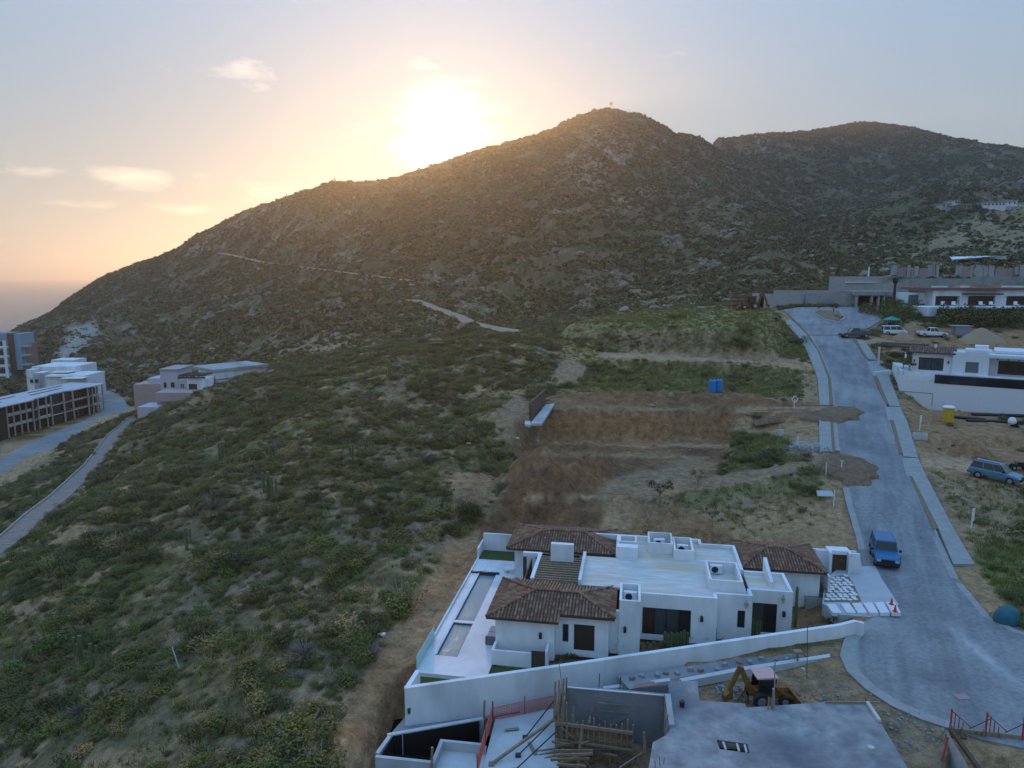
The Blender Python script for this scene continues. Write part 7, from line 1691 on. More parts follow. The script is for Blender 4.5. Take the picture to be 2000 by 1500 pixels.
m = MB(); p0 = at(1838, 1492, -.6); m.beam(p0, at(1852, 1440, .6), .06); tag(m.build('prop', REDM), 'red steel prop leaning against the formwork bay', 'prop')
# bits on the turning circle
m = MB(); m.box(-.35, .35, -.25, .25, 0, .02); tag(m.build('plywood_sheet', M('pinkish_sheet', (0.34, 0.24, 0.21), rough=.9), None, loc=at(1879, 1361, .01), rz=.1), 'small pinkish board lying on the turning circle', 'board')
# cones, planter box, covered object
for i, (a, b) in enumerate(((1741, 1181), (1748, 1195))):
    t = thing('traffic_cone', ('orange red traffic cone standing farther from the camera at the end of the steps', 'orange red traffic cone standing nearer the camera at the end of the steps')[i], 'cone', at(a, b, .34))
    m = MB(); m.box(-.16, .16, -.16, .16, 0, .04); m.build('base', REDC if False else M('cone_red', (0.65, 0.03, 0.03), rough=.5), t); m = MB(); m.lathe([(.12, .04), (.03, .5)], 10); m.build('cone', M('cone_red', (0.65, 0.03, 0.03)), t)
t = thing('planter_box', 'square stone planter with green netting top beside the villa side wall', 'planter', at(1592, 1193, VF), -PHI)
m = MB(); open_box(m, -.7, .75, 0, 1.1, 0, 1.0, .1); m.build('box', STONE, t); m = MB(); m.box(-.6, .65, .1, 1.0, .8, .93); m.build('netting', M('green_net', (0.03, 0.10, 0.05), rough=.9), t)
TARP = M('teal_tarp', (0.008, 0.075, 0.10), (0.02, 0.13, 0.16), scale=3, rough=.55)
def tarp(loc, rz, r, h, label):
    m = MB(); R2 = random.Random(9); n = 14; vs = []; prof = [(1.0, 0), (.98, .35), (.86, .68), (.55, .93), (0.15, 1.0)]
    for f, z in prof:
        for i in range(n): a = 6.283 * i / n; k = f * (1 + .06 * math.sin(3 * a) + R2.uniform(-.03, .03)); vs.append((k * r * 1.15 * math.cos(a), k * r * .85 * math.sin(a), h * z * (1 + R2.uniform(-.04, .04))))
    fs = [(k * n + i, k * n + (i + 1) % n, (k + 1) * n + (i + 1) % n, (k + 1) * n + i) for k in range(len(prof) - 1) for i in range(n)] + [tuple(range((len(prof) - 1) * n, len(prof) * n))]
    m.add(vs, fs); return tag(m.build('tarp_cover', TARP, None, True, loc, rz), label, 'tarpaulin')
gp = hit(1966, 1214); tarp(gp - Vector((0, 0, .1)), .5, .9, 1.2, 'teal tarpaulin bundle beside the street at the right edge')
# portable toilet
t = thing('portable_toilet', 'yellow portable toilet with white roof on the right lot', 'toilet', hit(1851, 824), -.35)
m = MB(); m.box(-.58, .58, -.58, .58, .08, 2.0); m.box(-.6, .6, -.6, .6, 0, .08); m.build('cabin', YEL, t)
m = MB(); m.lathe([(.80, 2.0), (.74, 2.12), (.5, 2.24), (.2, 2.28)], 12); m.build('roof', WHITE, t)
m = MB(); m.box(-.4, .4, -.62, -.58, .15, 1.9); d_o = m.build('door', YEL, t); m = MB(); m.box(.25, .33, -.66, -.62, .95, 1.1); m.build('handle', BLACK, d_o)
# blue water tanks
for i, (px, py, lab) in enumerate(((1391, 766, 'bright blue plastic water tank standing on the left of the pair'), (1404, 765, 'bright blue plastic water tank standing on the right of the pair'))):
    t = thing('water_tank', lab, 'water tank', hit(px, py), 0, 'blue water tanks')
    m = MB(); m.lathe([(.52, 0), (.56, .1), (.56, .5), (.53, .55), (.56, .6), (.56, 1.1), (.53, 1.15), (.56, 1.2), (.54, 1.75), (.3, 2.0)], 16); m.build('body', PLASB, t); m = MB(); m.lathe([(.25, 2.0), (.25, 2.1)], 10); m.build('lid', M('dark_blue_lid', (0.01, 0.05, 0.2)), t)
# brick retaining wall stub on the brown shelf
t = thing('retaining_wall', 'short dark brick retaining wall with a pale footing on the brown shelf', 'wall', at(1040, 830, 3.9)); o_ = t.location.copy()
a_, b_ = at(1035, 822, 4.9), at(1064, 784, 5.5)
bt = MB(); d = (b_ - a_); L_ = Vector((d.x, d.y, 0)).length; rz = math.atan2(d.y, d.x)
BR = tile_material('dark_brick', (0.07, 0.04, 0.03), (0.12, 0.07, 0.05), (0.17, 0.10, 0.075))
for row in range(12):
    n = int(L_ / .4)
    for i in range(n): x0 = i * L_ / n + (.2 if row % 2 else 0); bt.box(x0, min(L_, x0 + L_ / n - .02), -.1, .1, row * .2, row * .2 + .185)
x_ = bt.build('brickwork', BR, t); x_['kind'] = 'stuff'; x_.location = a_ - o_; x_.rotation_euler.z = rz
slabm('footing', pp((1036, 827, 4.95), (1066, 790, 5.55), (1083, 788, 5.55), (1058, 827, 4.95)), .3, CONCL, None, None, None, t, o_)
slabm('footing', pp((1025, 822, 4.95), (1036, 822, 4.95), (1036, 830, 4.85), (1025, 828, 4.85)), .3, CONCL, None, None, None, t, o_)
for q_ in ((1036, 850), (1042, 852)):
    m = MB(); p0 = at(q_[0], q_[1], 1.0) - o_; m.beam(p0, p0 + Vector((0, 0, 3.0)), .12); m.build('post', CONC, t)
# signs, boards and small posts
def sign(px, py, w, h, ph, rz, label, frame=False, lean=0):
    g = hit(px, py); t = thing('sign_board', label, 'sign', g, rz)
    m = MB(); m.beam((0, 0, -.1), (0, 0, ph), .08); m.build('post', WHITE, t)
    m = MB()
    if frame:
        for a, b in (((-w / 2, 0), (0, h / 2)), ((0, h / 2), (w / 2, 0)), ((w / 2, 0), (0, -h / 2)), ((0, -h / 2), (-w / 2, 0))): m.beam((a[0], -.06, ph + a[1]), (b[0], -.06, ph + b[1]), .08)
    else: m.box(-w / 2, w / 2, -.08, -.04, ph - h, ph + .05)
    m.build('board' if not frame else 'frame', WHITE, t); return t
sign(1551, 797, 1.0, 1.1, 1.3, .2, 'white diamond shaped empty sign frame on a post by the upper ramp', True)
sign(1796, 841, .35, .9, 2.0, .6, 'narrow white sign board on the verge near the planter box'); sign(1897, 1032, .4, 1.2, 1.9, .5, 'tall narrow white sign standing on the right slope')
sign(1557, 873, .12, .5, 1.4, 0, 'plain white post beside the rubble heap')
g = hit(1628, 990)
m = MB(); m.beam((0, 0, 0), (0, 0, 1.7), .07); tag(m.build('marker_post', WHITE, None, loc=g), 'white lot marker post beside the blank low board', 'post')
g = hit(1611, 974); t = thing('sign_board', 'blank pale board lying tilted beside the white marker post', 'sign', g, .05)
m = MB(); m.add([(-.85, -.2, .35), (.85, -.2, .3), (.8, .25, .75), (-.8, .25, .8), (-.85, -.15, .32), (.85, -.15, .27), (.8, .3, .72), (-.8, .3, .77)], [(0, 1, 2, 3), (7, 6, 5, 4), (0, 4, 5, 1), (1, 5, 6, 2), (2, 6, 7, 3), (3, 7, 4, 0)]); m.build('board', CONCL, t); m = MB(); m.box(-.6, -.5, 0, .1, -.1, .5); m.box(.5, .6, 0, .1, -.1, .45); x_ = m.build('legs', WOOD, t); x_['kind'] = 'stuff'
for i, (px, py, lab) in enumerate(((1613, 926, 'white stake on the dark soil slope nearer the lot'), (1643, 922, 'T shaped white stake in the soil slope nearer the street'), (1525, 852, 'pale blue box shaped marker on the lot edge'))):
    g = on_road(px, py) if px > 1600 else hit(px, py)
    m = MB(); m.beam((0, 0, -.2), (0, 0, 1.3 if i < 2 else .2), .07)
    if i == 1: m.beam((-.2, 0, 1.25), (.2, 0, 1.25), .07)
    if i == 2: m.box(-.3, .3, -.2, .2, .05, .85)
    tag(m.build('stake' if i < 2 else 'utility_box', WHITE if i < 2 else CONCL, None, loc=g), lab, 'stake' if i < 2 else 'box')
t = thing('stone_trough', 'open concrete utility trough on the right verge', 'trough', hit(1797, 858), -.35); m = MB(); open_box(m, -.75, .75, -.5, .5, 0, .75, .12, .1); m.build('box', CONCL, t)
# rubble heap of rebar bits and branches
g = hit(1575, 878); m = MB(); R3 = random.Random(3)
for i in range(160):
    x, y = R3.gauss(0, 1.3), R3.gauss(0, .8); a = R3.random() * 6.28; l = R3.uniform(.2, .8); m.beam((x, y, R3.uniform(0, .25)), (x + l * math.cos(a), y + l * math.sin(a), R3.uniform(0, .5)), R3.uniform(.03, .08))
tag(m.build('debris', STEEL, None, loc=g), 'heap of grey offcuts and rubble between the lot and the pavement', None, None, 'stuff')
# pipes and reels below the podium wall
for i, (a, b, c, d2, lab) in enumerate(((1862, 817, 1925, 822, 'dark pipe bundle nearest the yellow toilet'), (1890, 824, 2010, 828, 'long dark pipe bundle below the podium'), (1900, 812, 2010, 815, 'dark pipe lying against the podium foot'))):
    p0, p1 = hit(a, b), hit(c, d2); m = MB(); m.cyl(p0 + Vector((0, 0, .2)), p1 + Vector((0, 0, .2)), .16, .16, 8); m.cyl(p0 + Vector((0, .35, .2)), p1 + Vector((0, .35, .2)), .16, .16, 8); tag(m.build('pipe_bundle', BLACK), lab, 'pipes')
t = thing('cement_mixer', 'small white and black cement mixer at the right edge under the podium', 'mixer', hit(1978, 834), .3)
m = MB(); m.lathe([(.2, .35), (.5, .6), (.5, .95), (.25, 1.3)], 12, (-.2, 0, 0)); m.build('drum', WHITE, t); m = MB(); m.box(-.1, .8, -.3, .3, .1, .7); m.build('frame', BLACK, t)
for s in (-1, 1): wheel(t, .5, s * .4, .25, .12)
m = MB(); m.beam((0, 0, .1), (2.4, -.9, .1), .35, .25); tag(m.build('timber_stack', WOODD, None, loc=hit(1858, 872)), 'dark stack of boards on the right lot', 'timber')
# shed, canopies, sand mounds near the parked trucks
t = thing('site_shed', 'grey lilac plywood shed beside the sand mound', 'shed', hit(1880, 655), -.1)
m = MB(); m.box(-1.4, 1.6, 0, 2, 0, 1.9); m.build('walls', M('lilac_board', (0.30, 0.28, 0.33), rough=.9), t); m = MB(); m.box(-1.9, 1.8, -.3, 2.2, 1.9, 2.0); m.build('roof', CONC, t); m = MB(); m.beam((-1.8, -.1, 0), (-1.8, -.1, 1.9), .1); m.build('post', WOODD, t)
def mound(px, py, r, h, mat, label, sx=1.3):
    g = hit(px, py); R2 = random.Random(px); n = 28; vs = []; prof = [(1.1, -.25), (.85, .1), (.6, .38), (.38, .66), (.18, .9), (.05, 1.0)]
    for f, z in prof:
        for i in range(n): a = 6.283 * i / n; k = f * (1 + .10 * math.sin(2 * a + 1) + R2.uniform(-.05, .05)); vs.append((k * r * sx * math.cos(a), k * r * math.sin(a), h * z))
    fs = [(k * n + i, k * n + (i + 1) % n, (k + 1) * n + (i + 1) % n, (k + 1) * n + i) for k in range(len(prof) - 1) for i in range(n)] + [tuple(range((len(prof) - 1) * n, len(prof) * n))]
    m = MB(); m.add(vs, fs); return tag(m.build('sand_mound', mat, None, True, g), label, 'sand mound')
SANDM = M('heaped_sand', (0.30, 0.20, 0.115), (0.38, 0.27, 0.165), scale=3, rough=.95, bump=.4)
mound(1915, 664, 3.6, 2.5, SANDM, 'large tan sand mound right of the white pickup'); mound(1763, 660, 1.7, 1.4, SANDM, 'small sand mound in front of the white van'); mound(1714, 668, 2.2, .8, SANDM, 'low brown mound left of the slatted carport', 1.5)
t = thing('shade_canopy', 'teal shade canopy behind the white van', 'canopy', hit(1752, 645) + Vector((0, 2.5, 0)))
m = MB(); m.add([(-1.6, -1.2, 2.1), (1.6, -1.2, 2.1), (1.6, 1.2, 2.1), (-1.6, 1.2, 2.1), (0, 0, 2.9)], [(0, 1, 4), (1, 2, 4), (2, 3, 4), (3, 0, 4), (3, 2, 1, 0)]); m.build('cover', M('teal_cloth', (0.03, 0.25, 0.22), rough=.7), t)
for x, y in ((-1.5, -1.1), (1.5, -1.1), (1.5, 1.1), (-1.5, 1.1)): m = MB(); m.beam((x, y, 0), (x, y, 2.1), .07); m.build('post', STEEL, t)
# stacked timber by the far backhoe
for i, (a, b, lab) in enumerate(((1428, 1440, 'stack of rusty formwork panels left of the far backhoe'), (1443, 1462, 'wider stack of formwork panels just beside the far backhoe'))):
    g = hit((a + b) / 2, 602); t = thing('panel_stack', lab, 'stack', g); w_ = (b - a) * .115
    for k in range(6): m = MB(); m.box(-w_ / 2, w_ / 2, -.6, .6, k * .42, k * .42 + .36); m.build('panel', RUST if k % 2 else WOOD, t)
# litter on the hillside
for px, py, lab in ((915, 868, 'white scrap at the scrub edge below the brown shelf'), (745, 1243, 'white scrap at the top of the dirt cut'), (1010, 858, 'white scrap beside the retaining wall')):
    m = MB(); m.prism([(-.25, -.1), (.2, -.2), (.3, .15), (-.1, .2)], 0, .12); tag(m.build('scrap', WHITE, None, loc=hit(px, py) + Vector((0, 0, .1))), lab, 'litter')
m = MB(); g = hit(352, 1312); m.beam(g, g + Vector((-.45, 0, 1.9)), .06); tag(m.build('stake', WHITE), 'white survey stake standing alone on the near hillside', 'stake')
# tiny platform and mast on the mountain ridge
g = hit(338, 497); m = MB(); g = atY(338, 494, 655 * K); m.box(g.x - 8, g.x + 8, g.y - 4, g.y + 4, g.z, g.z + .8); m.box(g.x + 3, g.x + 4, g.y - 1, g.y, g.z - 6, g.z); tag(m.build('lookout_platform', WOODD), 'flat lookout platform jutting from the sloping ridge', 'platform')
g = atY(1193, 218, 650 * K); g.z = max(g.z, gz(g.x, g.y)) - .5; t = thing('ridge_mast', 'small mast on the very summit of the mountain', 'mast', g); m = MB(); m.beam((0, 0, -4), (0, 0, 6.0), .6); m.build('pole', STEEL, t)
m = MB(); m.box(-1.5, -.3, -.4, .4, 4.2, 7.2); m.box(.3, 1.5, -.4, .4, 4.2, 7.2); x_ = m.build('antenna', STEEL, t); x_['kind'] = 'stuff'

# odds and ends on the building site
R = random.Random(77)
for i, (px, py, z, l, rz, lab) in enumerate(((1120, 1440, -2.7, 1.6, .4, 'loose plank lying inside the formwork pit'), (1040, 1462, -2.3, 1.1, 1.9, 'short plank on the pale lower slab by the dark props'), (1000, 1425, -2.3, .8, .2, 'small board near the orange netting on the lower slab'), (1640, 1372, -.5, 2.2, .1, 'long timber lying on the soil behind the slab edge'), (1800, 1452, -.45, 1.6, -.6, 'timber offcut on the brown soil between slab and street'), (1420, 1352, -.6, 1.2, .9, 'board leaning on the soil left of the digger'), (1360, 1300, -.8, 1.4, .15, 'scaffold board on the rough footing strip'), (1610, 1290, -.6, 1.5, -.2, 'plank on the soil near the turning circle edge'))):
    m = MB(); m.box(-l / 2, l / 2, -.09, .09, 0, .05); tag(m.build('board', WOOD, None, loc=at(px, py, z), rz=rz), lab, 'board')
for i, (px, py, z, mt, lab) in enumerate(((1655, 1317, -.5, WHITE, 'white bucket at the rim of the turning circle'), (1468, 1366, -.5, CONCL, 'pale bucket beside the digger arm'), (1332, 1380, ZS, BLACK, 'black bucket standing on the concrete roof slab'), (1700, 1470, ZS, CONCL, 'pale bucket near the right edge of the roof slab'))):
    m = MB(); m.lathe([(.12, 0), (.16, .32), (.14, .33)], 10); tag(m.build('bucket', mt, None, loc=at(px, py, z)), lab, 'bucket')
m = MB(); g = at(1636, 1322, -.5)
for i in range(5): m.lathe([(.42 - i * .05, i * .05), (.5 - i * .05, .03 + i * .05), (.42 - i * .05, .06 + i * .05)], 14)
tag(m.build('hose_coil', BLACK, None, loc=g), 'coil of black hose on the soil below the turning circle', 'hose')
for i in range(14):
    px = 1318 + i * 9 + R.uniform(-3, 3); m = MB(); p0 = at(px - 40, 1500 - i * 4, ZS) if i < 3 else at(1300 + R.uniform(-6, 6), 1345 + i * 7, .2); m.beam(p0, p0 + Vector((R.uniform(-.05, .05), 0, R.uniform(.3, .7))), .025); tag(m.build('rebar', RUST), ORD[i] + ' rebar starter along the ragged left edge of the roof slab', 'rod', 'rebar starters on the slab edge')
m = MB()
for i in range(420):
    q = [(1560, 1318, 1760, 1400), (1400, 1340, 1470, 1368), (1220, 1300, 1600, 1330), (1720, 1400, 1850, 1470)][i % 4]; a, b = R.uniform(q[0], q[2]), R.uniform(q[1], q[3]); p0 = at(a, b, -.55 if i % 4 != 2 else -1.0); p0.z = max(p0.z, gz(p0.x, p0.y)) if i % 4 != 2 else p0.z; s_ = R.uniform(.03, .12); m.blob((p0.x, p0.y, p0.z + s_ * .3), s_, i, (5, 3), .3)
tag(m.build('rubble', BLOCK), 'small stones and mortar lumps scattered over the building site soil', None, None, 'stuff')
for i, (px, py, w_, h_) in enumerate(((1345, 1400, .7, .4), (1560, 1440, .9, .5), (1480, 1410, .5, .3))): pass
# scaffold poles, ties and boards round the formwork pit
R = random.Random(5)
t = thing('scaffold_frame', 'tangle of timber posts and ledgers at the left corner of the formwork pit', 'scaffold', at(1090, 1410, -1.6)); o_ = t.location.copy()
for i in range(7):
    p0 = at(1082 + R.uniform(-4, 26), 1425 + R.uniform(-10, 55), -2.6); m = MB(); m.beam(p0 - o_, p0 - o_ + Vector((R.uniform(-.15, .15), 0, R.uniform(1.8, 3.1))), R.uniform(.06, .1)); m.build('post', WOOD, t)
for i in range(8):
    p0 = at(1080 + R.uniform(-5, 10), 1430 + i * 9, -2.2 + .15 * i); m = MB(); m.beam(p0 - o_, p0 - o_ + Vector((R.uniform(1.0, 2.4), R.uniform(-.4, .5), R.uniform(-.2, .35))), .06, .12); m.build('ledger', WOOD if i % 3 else PLY, t)
t = thing('timber_pile', 'heap of used formwork boards in front of the planked pit wall', 'timber', at(1180, 1480, -2.8)); o_ = t.location.copy()
for i in range(16):
    l = R.uniform(.8, 2.2); a = R.uniform(-.5, .5); m = MB(); x, y = R.uniform(-1.4, 1.2), R.uniform(-.6, .5); z = .06 * i; m.beam((x - l / 2 * math.cos(a), y - l / 2 * math.sin(a), z), (x + l / 2 * math.cos(a), y + l / 2 * math.sin(a), z + R.uniform(-.05, .12)), .14, .04); m.build('board', (WOOD, PLY, WOODD)[i % 3], t)
# ================================================================ individual plants
def cactus(h, r=.11, ribs=7, seed=0):
    m = MB(); n = ribs * 2; R2 = random.Random(seed); prof = [(r * .8, -.05), (r, h * .1), (r * 1.02, h * .5), (r * .98, h * .9), (r * .6, h * .98), (r * .1, h)]
    vs = []
    for k, z in prof:
        for i in range(n): a = 6.283 * i / n; q = k * (1 if i % 2 else .72); vs.append((q * math.cos(a), q * math.sin(a), z))
    m.add(vs, [(k * n + i, k * n + (i + 1) % n, (k + 1) * n + (i + 1) % n, (k + 1) * n + i) for k in range(len(prof) - 1) for i in range(n)] + [tuple(range((len(prof) - 1) * n, len(prof) * n))]); return m
RG = random.Random(21)
proto = [cactus(1.0, .11, 7, i).build('columnar_cactus', CACT) for i in range(2)]
cnt = 0
def put_cactus(px, py, h, label, group, z=VF - .05):
    global cnt
    src = proto[cnt % 2]; g = at(px, py, z); c = src if cnt < 2 else src.copy()
    if cnt >= 2: COL.objects.link(c)
    c.location = g; c.scale = (1, 1, h); c.rotation_euler.z = RG.random() * 6; tag(c, label, 'cactus', group); cnt += 1
for i in range(17): put_cactus(1298 + i * 6.3, 1262 - i * .75 + RG.uniform(-1, 1), RG.uniform(.85, 1.15), ORD[i] + ' columnar cactus from the left in the row before the wide glass doors', 'cacti before the wide glass doors')
for i in range(11): put_cactus(1464 + i * 6.0, 1243 - i * .9, RG.uniform(1.0, 1.35) * (1 if i < 10 else 1.3), ORD[i] + ' columnar cactus from the left in the row before the right glass door', 'cacti before the right glass door')
for i in range(7): put_cactus(1290 + i * -13, 1262 + i * 1.4, .4, ORD[i] + ' young cactus leftward from the long cactus row in the brown bed', 'young cacti in the brown bed')
t = put_cactus(1553, 1222, 3.0, 'tall single columnar cactus at the right corner of the villa', None)
def agave(px, py, r, h, label, z=VF, group=None, n=22, mat=None, stem=0.0):
    t = thing('agave' if not stem else 'yucca', label, 'agave' if not stem else 'yucca', at(px, py, z), 0, group); m = MB(); R2 = random.Random(px)
    for i in range(n):
        a = i * 2.4; e = R2.uniform(.3, 1.25); d = Vector((math.cos(a) * math.cos(e), math.sin(a) * math.cos(e), math.sin(e))); s_ = Vector((-math.sin(a), math.cos(a), 0)) * .045
        p0 = Vector((0, 0, stem)); p1 = p0 + d * r * .55; p2 = p0 + d * r + Vector((0, 0, -.08 * r)); m.add([p0 - s_, p0 + s_, p1 + s_ * 1.2, p1 - s_ * 1.2, p2], [(0, 1, 2, 3), (3, 2, 4)])
    m.build('leaves', mat or BLUEGR, t)
    m = MB(); m.cyl((0, 0, -.1), (0, 0, max(.08, stem)), .07, .05, 6); m.build('stem', WOODD, t)
    return t
agave(1208, 1273, .95, .9, 'spiky yellow green yucca before the tower wall', stem=.35); agave(1379, 1252, .8, .8, 'spiky yucca at the right end of the long cactus hedge', stem=.3); agave(1419, 1236, .75, .8, 'spiky yucca under the small window', stem=.55); agave(1350, 1252, .55, .6, 'smaller spiky yucca behind the cactus hedge', stem=.3)
for i, px in enumerate((1090, 1106, 1118, 1128, 1140, 1160, 1170, 1186, 1222, 1233, 1300, 1368, 1392, 1405, 1412, 1432, 1444, 1455)):
    agave(px, 1284 - (px - 1100) * .118 + 1, .38, .4, ORD[i] + ' small agave from the left in the bed along the villa front', group='small agaves in the villa bed', n=12)
for i, px in enumerate((1618, 1628, 1640, 1652, 1664, 1676, 1690)):
    agave(px, 1212 - i * .6, .4, .4, ORD[i] + ' small agave from the left in the bed below the entrance steps', -.5, 'small agaves below the entrance steps', 12)
# small trees
def small_tree(loc, h, cr, label, dens=160, leaf=.09, cat='tree', seed=1, mats=None, group=None, trunk=.06):
    t = thing('small_tree', label, cat, loc, 0, group); R2 = random.Random(seed); m = MB(); top = []
    m.tube([(0, 0, -.2), (.05, .02, h * .3), (.02, -.03, h * .55)], [trunk, trunk * .8, trunk * .6], 7)
    for i in range(6): a = i * 1.05 + R2.random(); e = Vector((math.cos(a) * cr * .6, math.sin(a) * cr * .6, h * R2.uniform(.65, .95))); m.tube([(.02, -.03, h * R2.uniform(.35, .55)), e * .6 + Vector((0, 0, h * .22)), e], [trunk * .5, trunk * .35, trunk * .15], 5); top.append(e)
    m.build('trunk', TWIG, t); c = MB()
    for e in top: leaf_clump(c, R2, dens // 6, cr * .42, cr * .5, leaf, e.z - cr * .15, (e.x, e.y), .3)
    c.build('crown', mats or LEAFY, t); return t
small_tree(vw(-1.5, 18.2, 0), 2.6, 1.0, 'small bare branched tree on the lawn by the far tiled wing', 70, .09, seed=3)
small_tree(at(1288, 985, .5), 2.4, 1.5, 'bushy young tree at the edge of the brown shelf', 420, .1, seed=4, mats=LEAF); small_tree(at(1362, 950, 1.0), 1.6, 1.2, 'low spreading tree beside the lower ramp track', 260, .09, seed=5, mats=LEAF); small_tree(hit(1390, 1030), 2.0, .8, 'thin grey green sapling in the vacant lot behind the villa', 150, .08, seed=6, mats=LEAF)
for i, (px, py, lab) in enumerate(((1598, 610, 'bushy planting at the left end of the traffic island'), (1627, 618, 'small sparse tree in the middle of the traffic island'), (1638, 628, 'low dry shrub at the near tip of the traffic island'))):
    small_tree(hit(px, py), (1.8, 3.0, 1.4)[i], (1.2, 1.0, 1.2)[i], lab, 160, .16, seed=30 + i, mats=LEAF)
for i, (px, py, r, lab) in enumerate(((1733, 725, 1.5, 'spreading agave clump inside the podium garden wall'), (1748, 722, 1.3, 'second dark green shrub inside the podium garden wall'), (1765, 722, 1.2, 'shrub against the podium house corner'))):
    _u, _v = ((-.2, 5.2), (-.3, 7.6), (.9, 2.6))[i]; p = Vector((61.0 + _u * .84 + _v * .545, 111.4 - _u * .545 + _v * .84, 8.5)); small_tree(p, 1.6, r, lab, 240, .16, seed=50 + i, mats=LEAFY if i != 1 else LEAF)
small_tree(Vector((61.0 + .5 * .84 + 11.5 * .545, 111.4 - .5 * .545 + 11.5 * .84, 8.4)), 3.0, 1.9, 'grey green tree between the carport and the podium house', 420, .16, seed=60, mats=LEAF)
# palm
def palm(loc, h, r, label):
    t = thing('palm_tree', label, 'palm', loc); m = MB(); m.cyl((0, 0, -.5), (0, 0, h), .34, .28, 10); m.lathe([(.3, h - .9), (.55, h - .4), (.5, h + .1), (.2, h + .3)], 10); m.build('trunk', WOODD, t)
    R2 = random.Random(2)
    for i in range(34):
        a = i * 2.4; e = R2.uniform(-.25, 1.3); pts_ = []; L_ = r * R2.uniform(.85, 1.1); fr_ = MB()
        for k in range(7):
            f = k / 6; x = L_ * f * math.cos(e * (1 - f * .7)); z = L_ * f * math.sin(e) * (1 - .55 * f) - .30 * L_ * f * f
            pts_.append(Vector((math.cos(a) * x, math.sin(a) * x, h + z)))
        for k in range(6):
            p, q = pts_[k], pts_[k + 1]; d = (q - p).normalized(); sd = Vector((-math.sin(a), math.cos(a), 0))
            for j in range(3):
                b = p.lerp(q, j / 3)
                for s_ in (-1, 1): w = .55 * (1 - .5 * k / 6); fr_.add([b, b + d * .12, b + sd * s_ * w + d * .35 - Vector((0, 0, .12))], [(0, 1, 2)])
        fr_.build('frond', PALMM, t)
    return t
PALMM = M('palm_frond', (0.055, 0.06, 0.025), (0.10, 0.10, 0.045), scale=3, rough=.7)
pb = atY(1745, 600, 166); palm(Vector((pb.x, pb.y, zat(592, 166))), 5.2, 3.6, 'tall date palm standing before the concrete carport')
# hedges and bushes by the far pool house
def hedge(name, outline, hgt, label, n=2600, leaf=.22, mats=None, seed=1):
    t = thing(name, label, 'hedge', outline[0]); o = outline[0]; R2 = random.Random(seed); c = MB(); xs = [p.x for p in outline]; ys = [p.y for p in outline]; poly = [(p.x, p.y) for p in outline]
    X = np.array([R2.uniform(min(xs), max(xs)) for _ in range(n)]); Y = np.array([R2.uniform(min(ys), max(ys)) for _ in range(n)]); d = inpoly(X, Y, poly); G = ground(X, Y)
    for x, y, dd, g in zip(X, Y, d, G):
        if dd > -.05: continue
        hh = hgt * min(1, .35 + -dd / 1.2) * (.75 + .5 * float(vnoise(np.array([x / 1.7]), np.array([y / 1.7]), 5)[0])); z = g + hh * R2.uniform(.35, 1) ; s_ = leaf * R2.uniform(.6, 1.3)
        nr = Vector((R2.uniform(-1, 1), R2.uniform(-1, 1), R2.uniform(0, 1.4))).normalized(); tt = nr.orthogonal().normalized(); tt = Matrix.Rotation(R2.random() * 6.28, 3, nr) @ tt; b = nr.cross(tt); p = Vector((x, y, z)) - o
        c.add([p - tt * s_, p + b * s_ * .6, p + tt * s_, p - b * s_ * .6], [(0, 1, 2, 3)])
    x_ = c.build('foliage', mats or LEAF, t); return t
hedge('hedge', [hit(a, b) for a, b in ((1712, 622), (1748, 634), (1790, 628), (1808, 606), (1760, 596), (1715, 604))], 2.2, 'bright green planted bank left of the far pool house', 7000, .2, LEAFY, 3)
hedge('hedge', [hit(a, b) for a, b in ((1675, 612), (1710, 620), (1712, 604), (1680, 602))], 1.6, 'low green shrubs at the rim of the upper turning area', 2500, .2, LEAF, 4)
hedge('hedge', [hit(a, b) for a, b in ((1830, 640), (2030, 648), (2030, 626), (1826, 624))], 3.2, 'dark dense hedge below the far pool wall', 9000, .26, LEAF, 5)
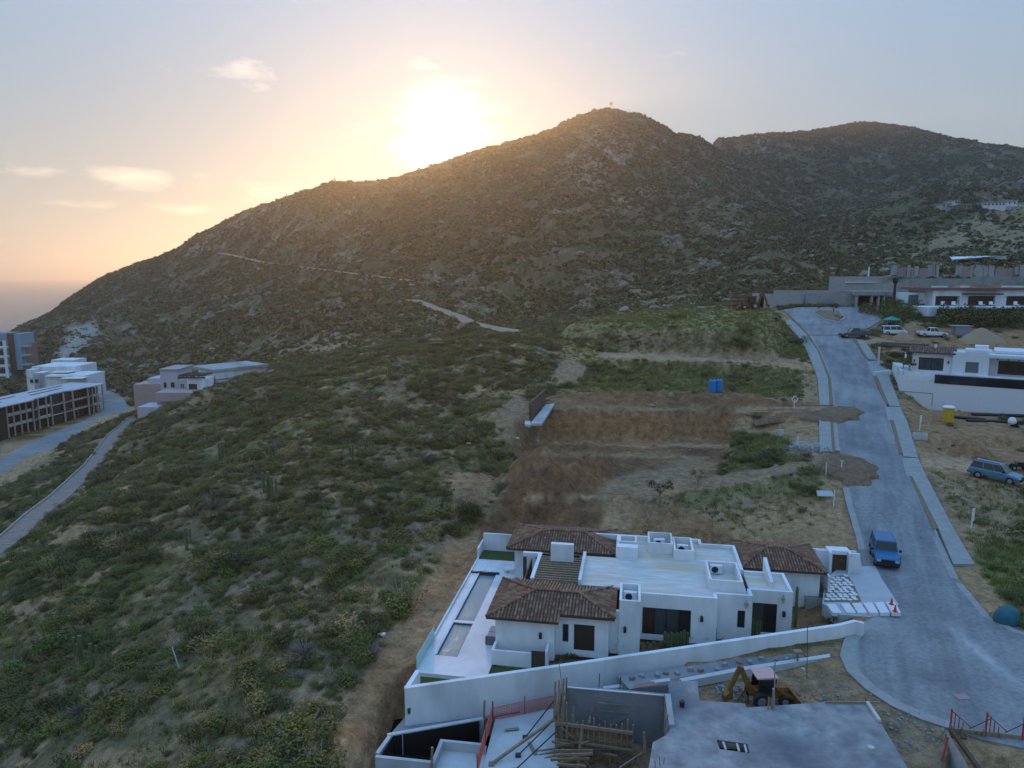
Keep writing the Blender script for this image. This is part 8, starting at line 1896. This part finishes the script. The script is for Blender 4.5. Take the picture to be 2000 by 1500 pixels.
# cardon cacti on the slopes and skyline
def cardon(g, h, label, group, seed):
    t = thing('cardon_cactus', label, 'cactus', g, 0, group); R2 = random.Random(seed); m = MB(); r = h * .07; m.cyl((0, 0, -.4), (0, 0, h), r, r * .8, 7); m.build('trunk', CACT, t)
    for i in range(R2.randint(2, 4)):
        a = R2.random() * 6.28; z0 = h * R2.uniform(.25, .5); d = Vector((math.cos(a), math.sin(a), 0)) * h * .17; m = MB(); m.tube([Vector((0, 0, z0)), d + Vector((0, 0, z0 + h * .08)), d + Vector((0, 0, h * R2.uniform(.75, 1.0)))], [r * .7, r * .7, r * .6], 6); m.build('arm', CACT, t)
for i, (px, py, h) in enumerate(((160, 1300, 2.6), (180, 1308, 2.2), (85, 1290, 2.0), (525, 975, 3.2), (532, 978, 2.8), (430, 905, 3.0), (820, 760, 3.4), (760, 735, 3), (365, 1075, 2.4), (690, 905, 2.4))): cardon(hit(px, py), h, ('tallest of the paired cardon cacti at the lower left scrub', 'right one of the paired cardon cacti at the lower left scrub', 'cardon cactus at the far lower left of the hillside', 'left one of two close cardon cacti midway up the slope', 'right one of two close cardon cacti midway up the slope', 'lone cardon cactus in scrub below the white annex', 'tall cardon cactus near the hill crest by the brick wall', 'cardon cactus near the crest under the mountain track', 'cardon cactus in scrub right of the stepped path', 'cardon cactus in scrub left of the tan spoil heap')[i], 'cardon cacti on the near hillside', i)
for i, (px, h) in enumerate(((560, 4), (655, 4), (1072, 4), (1110, 4), (1260, 6), (1446, 4), (1461, 7), (1470, 4), (1502, 5), (1647, 9), (1651, 6), (1737, 7), (1745, 6), (1880, 6), (1905, 5), (1985, 5))):
    xs_ = [a for a, b, c in RIDGE]; py = float(np.interp(px, xs_, [b for a, b, c in RIDGE])); Y = float(np.interp(px, xs_, [c for a, b, c in RIDGE])) * K
    g = atY(px, py, Y); gg = gz(g.x, g.y); cardon(Vector((g.x, g.y, gg - .3)), h, ORD[i] + ' cactus silhouette from the left along the mountain skyline', 'cacti on the mountain skyline', 90 + i)
do_scatter()
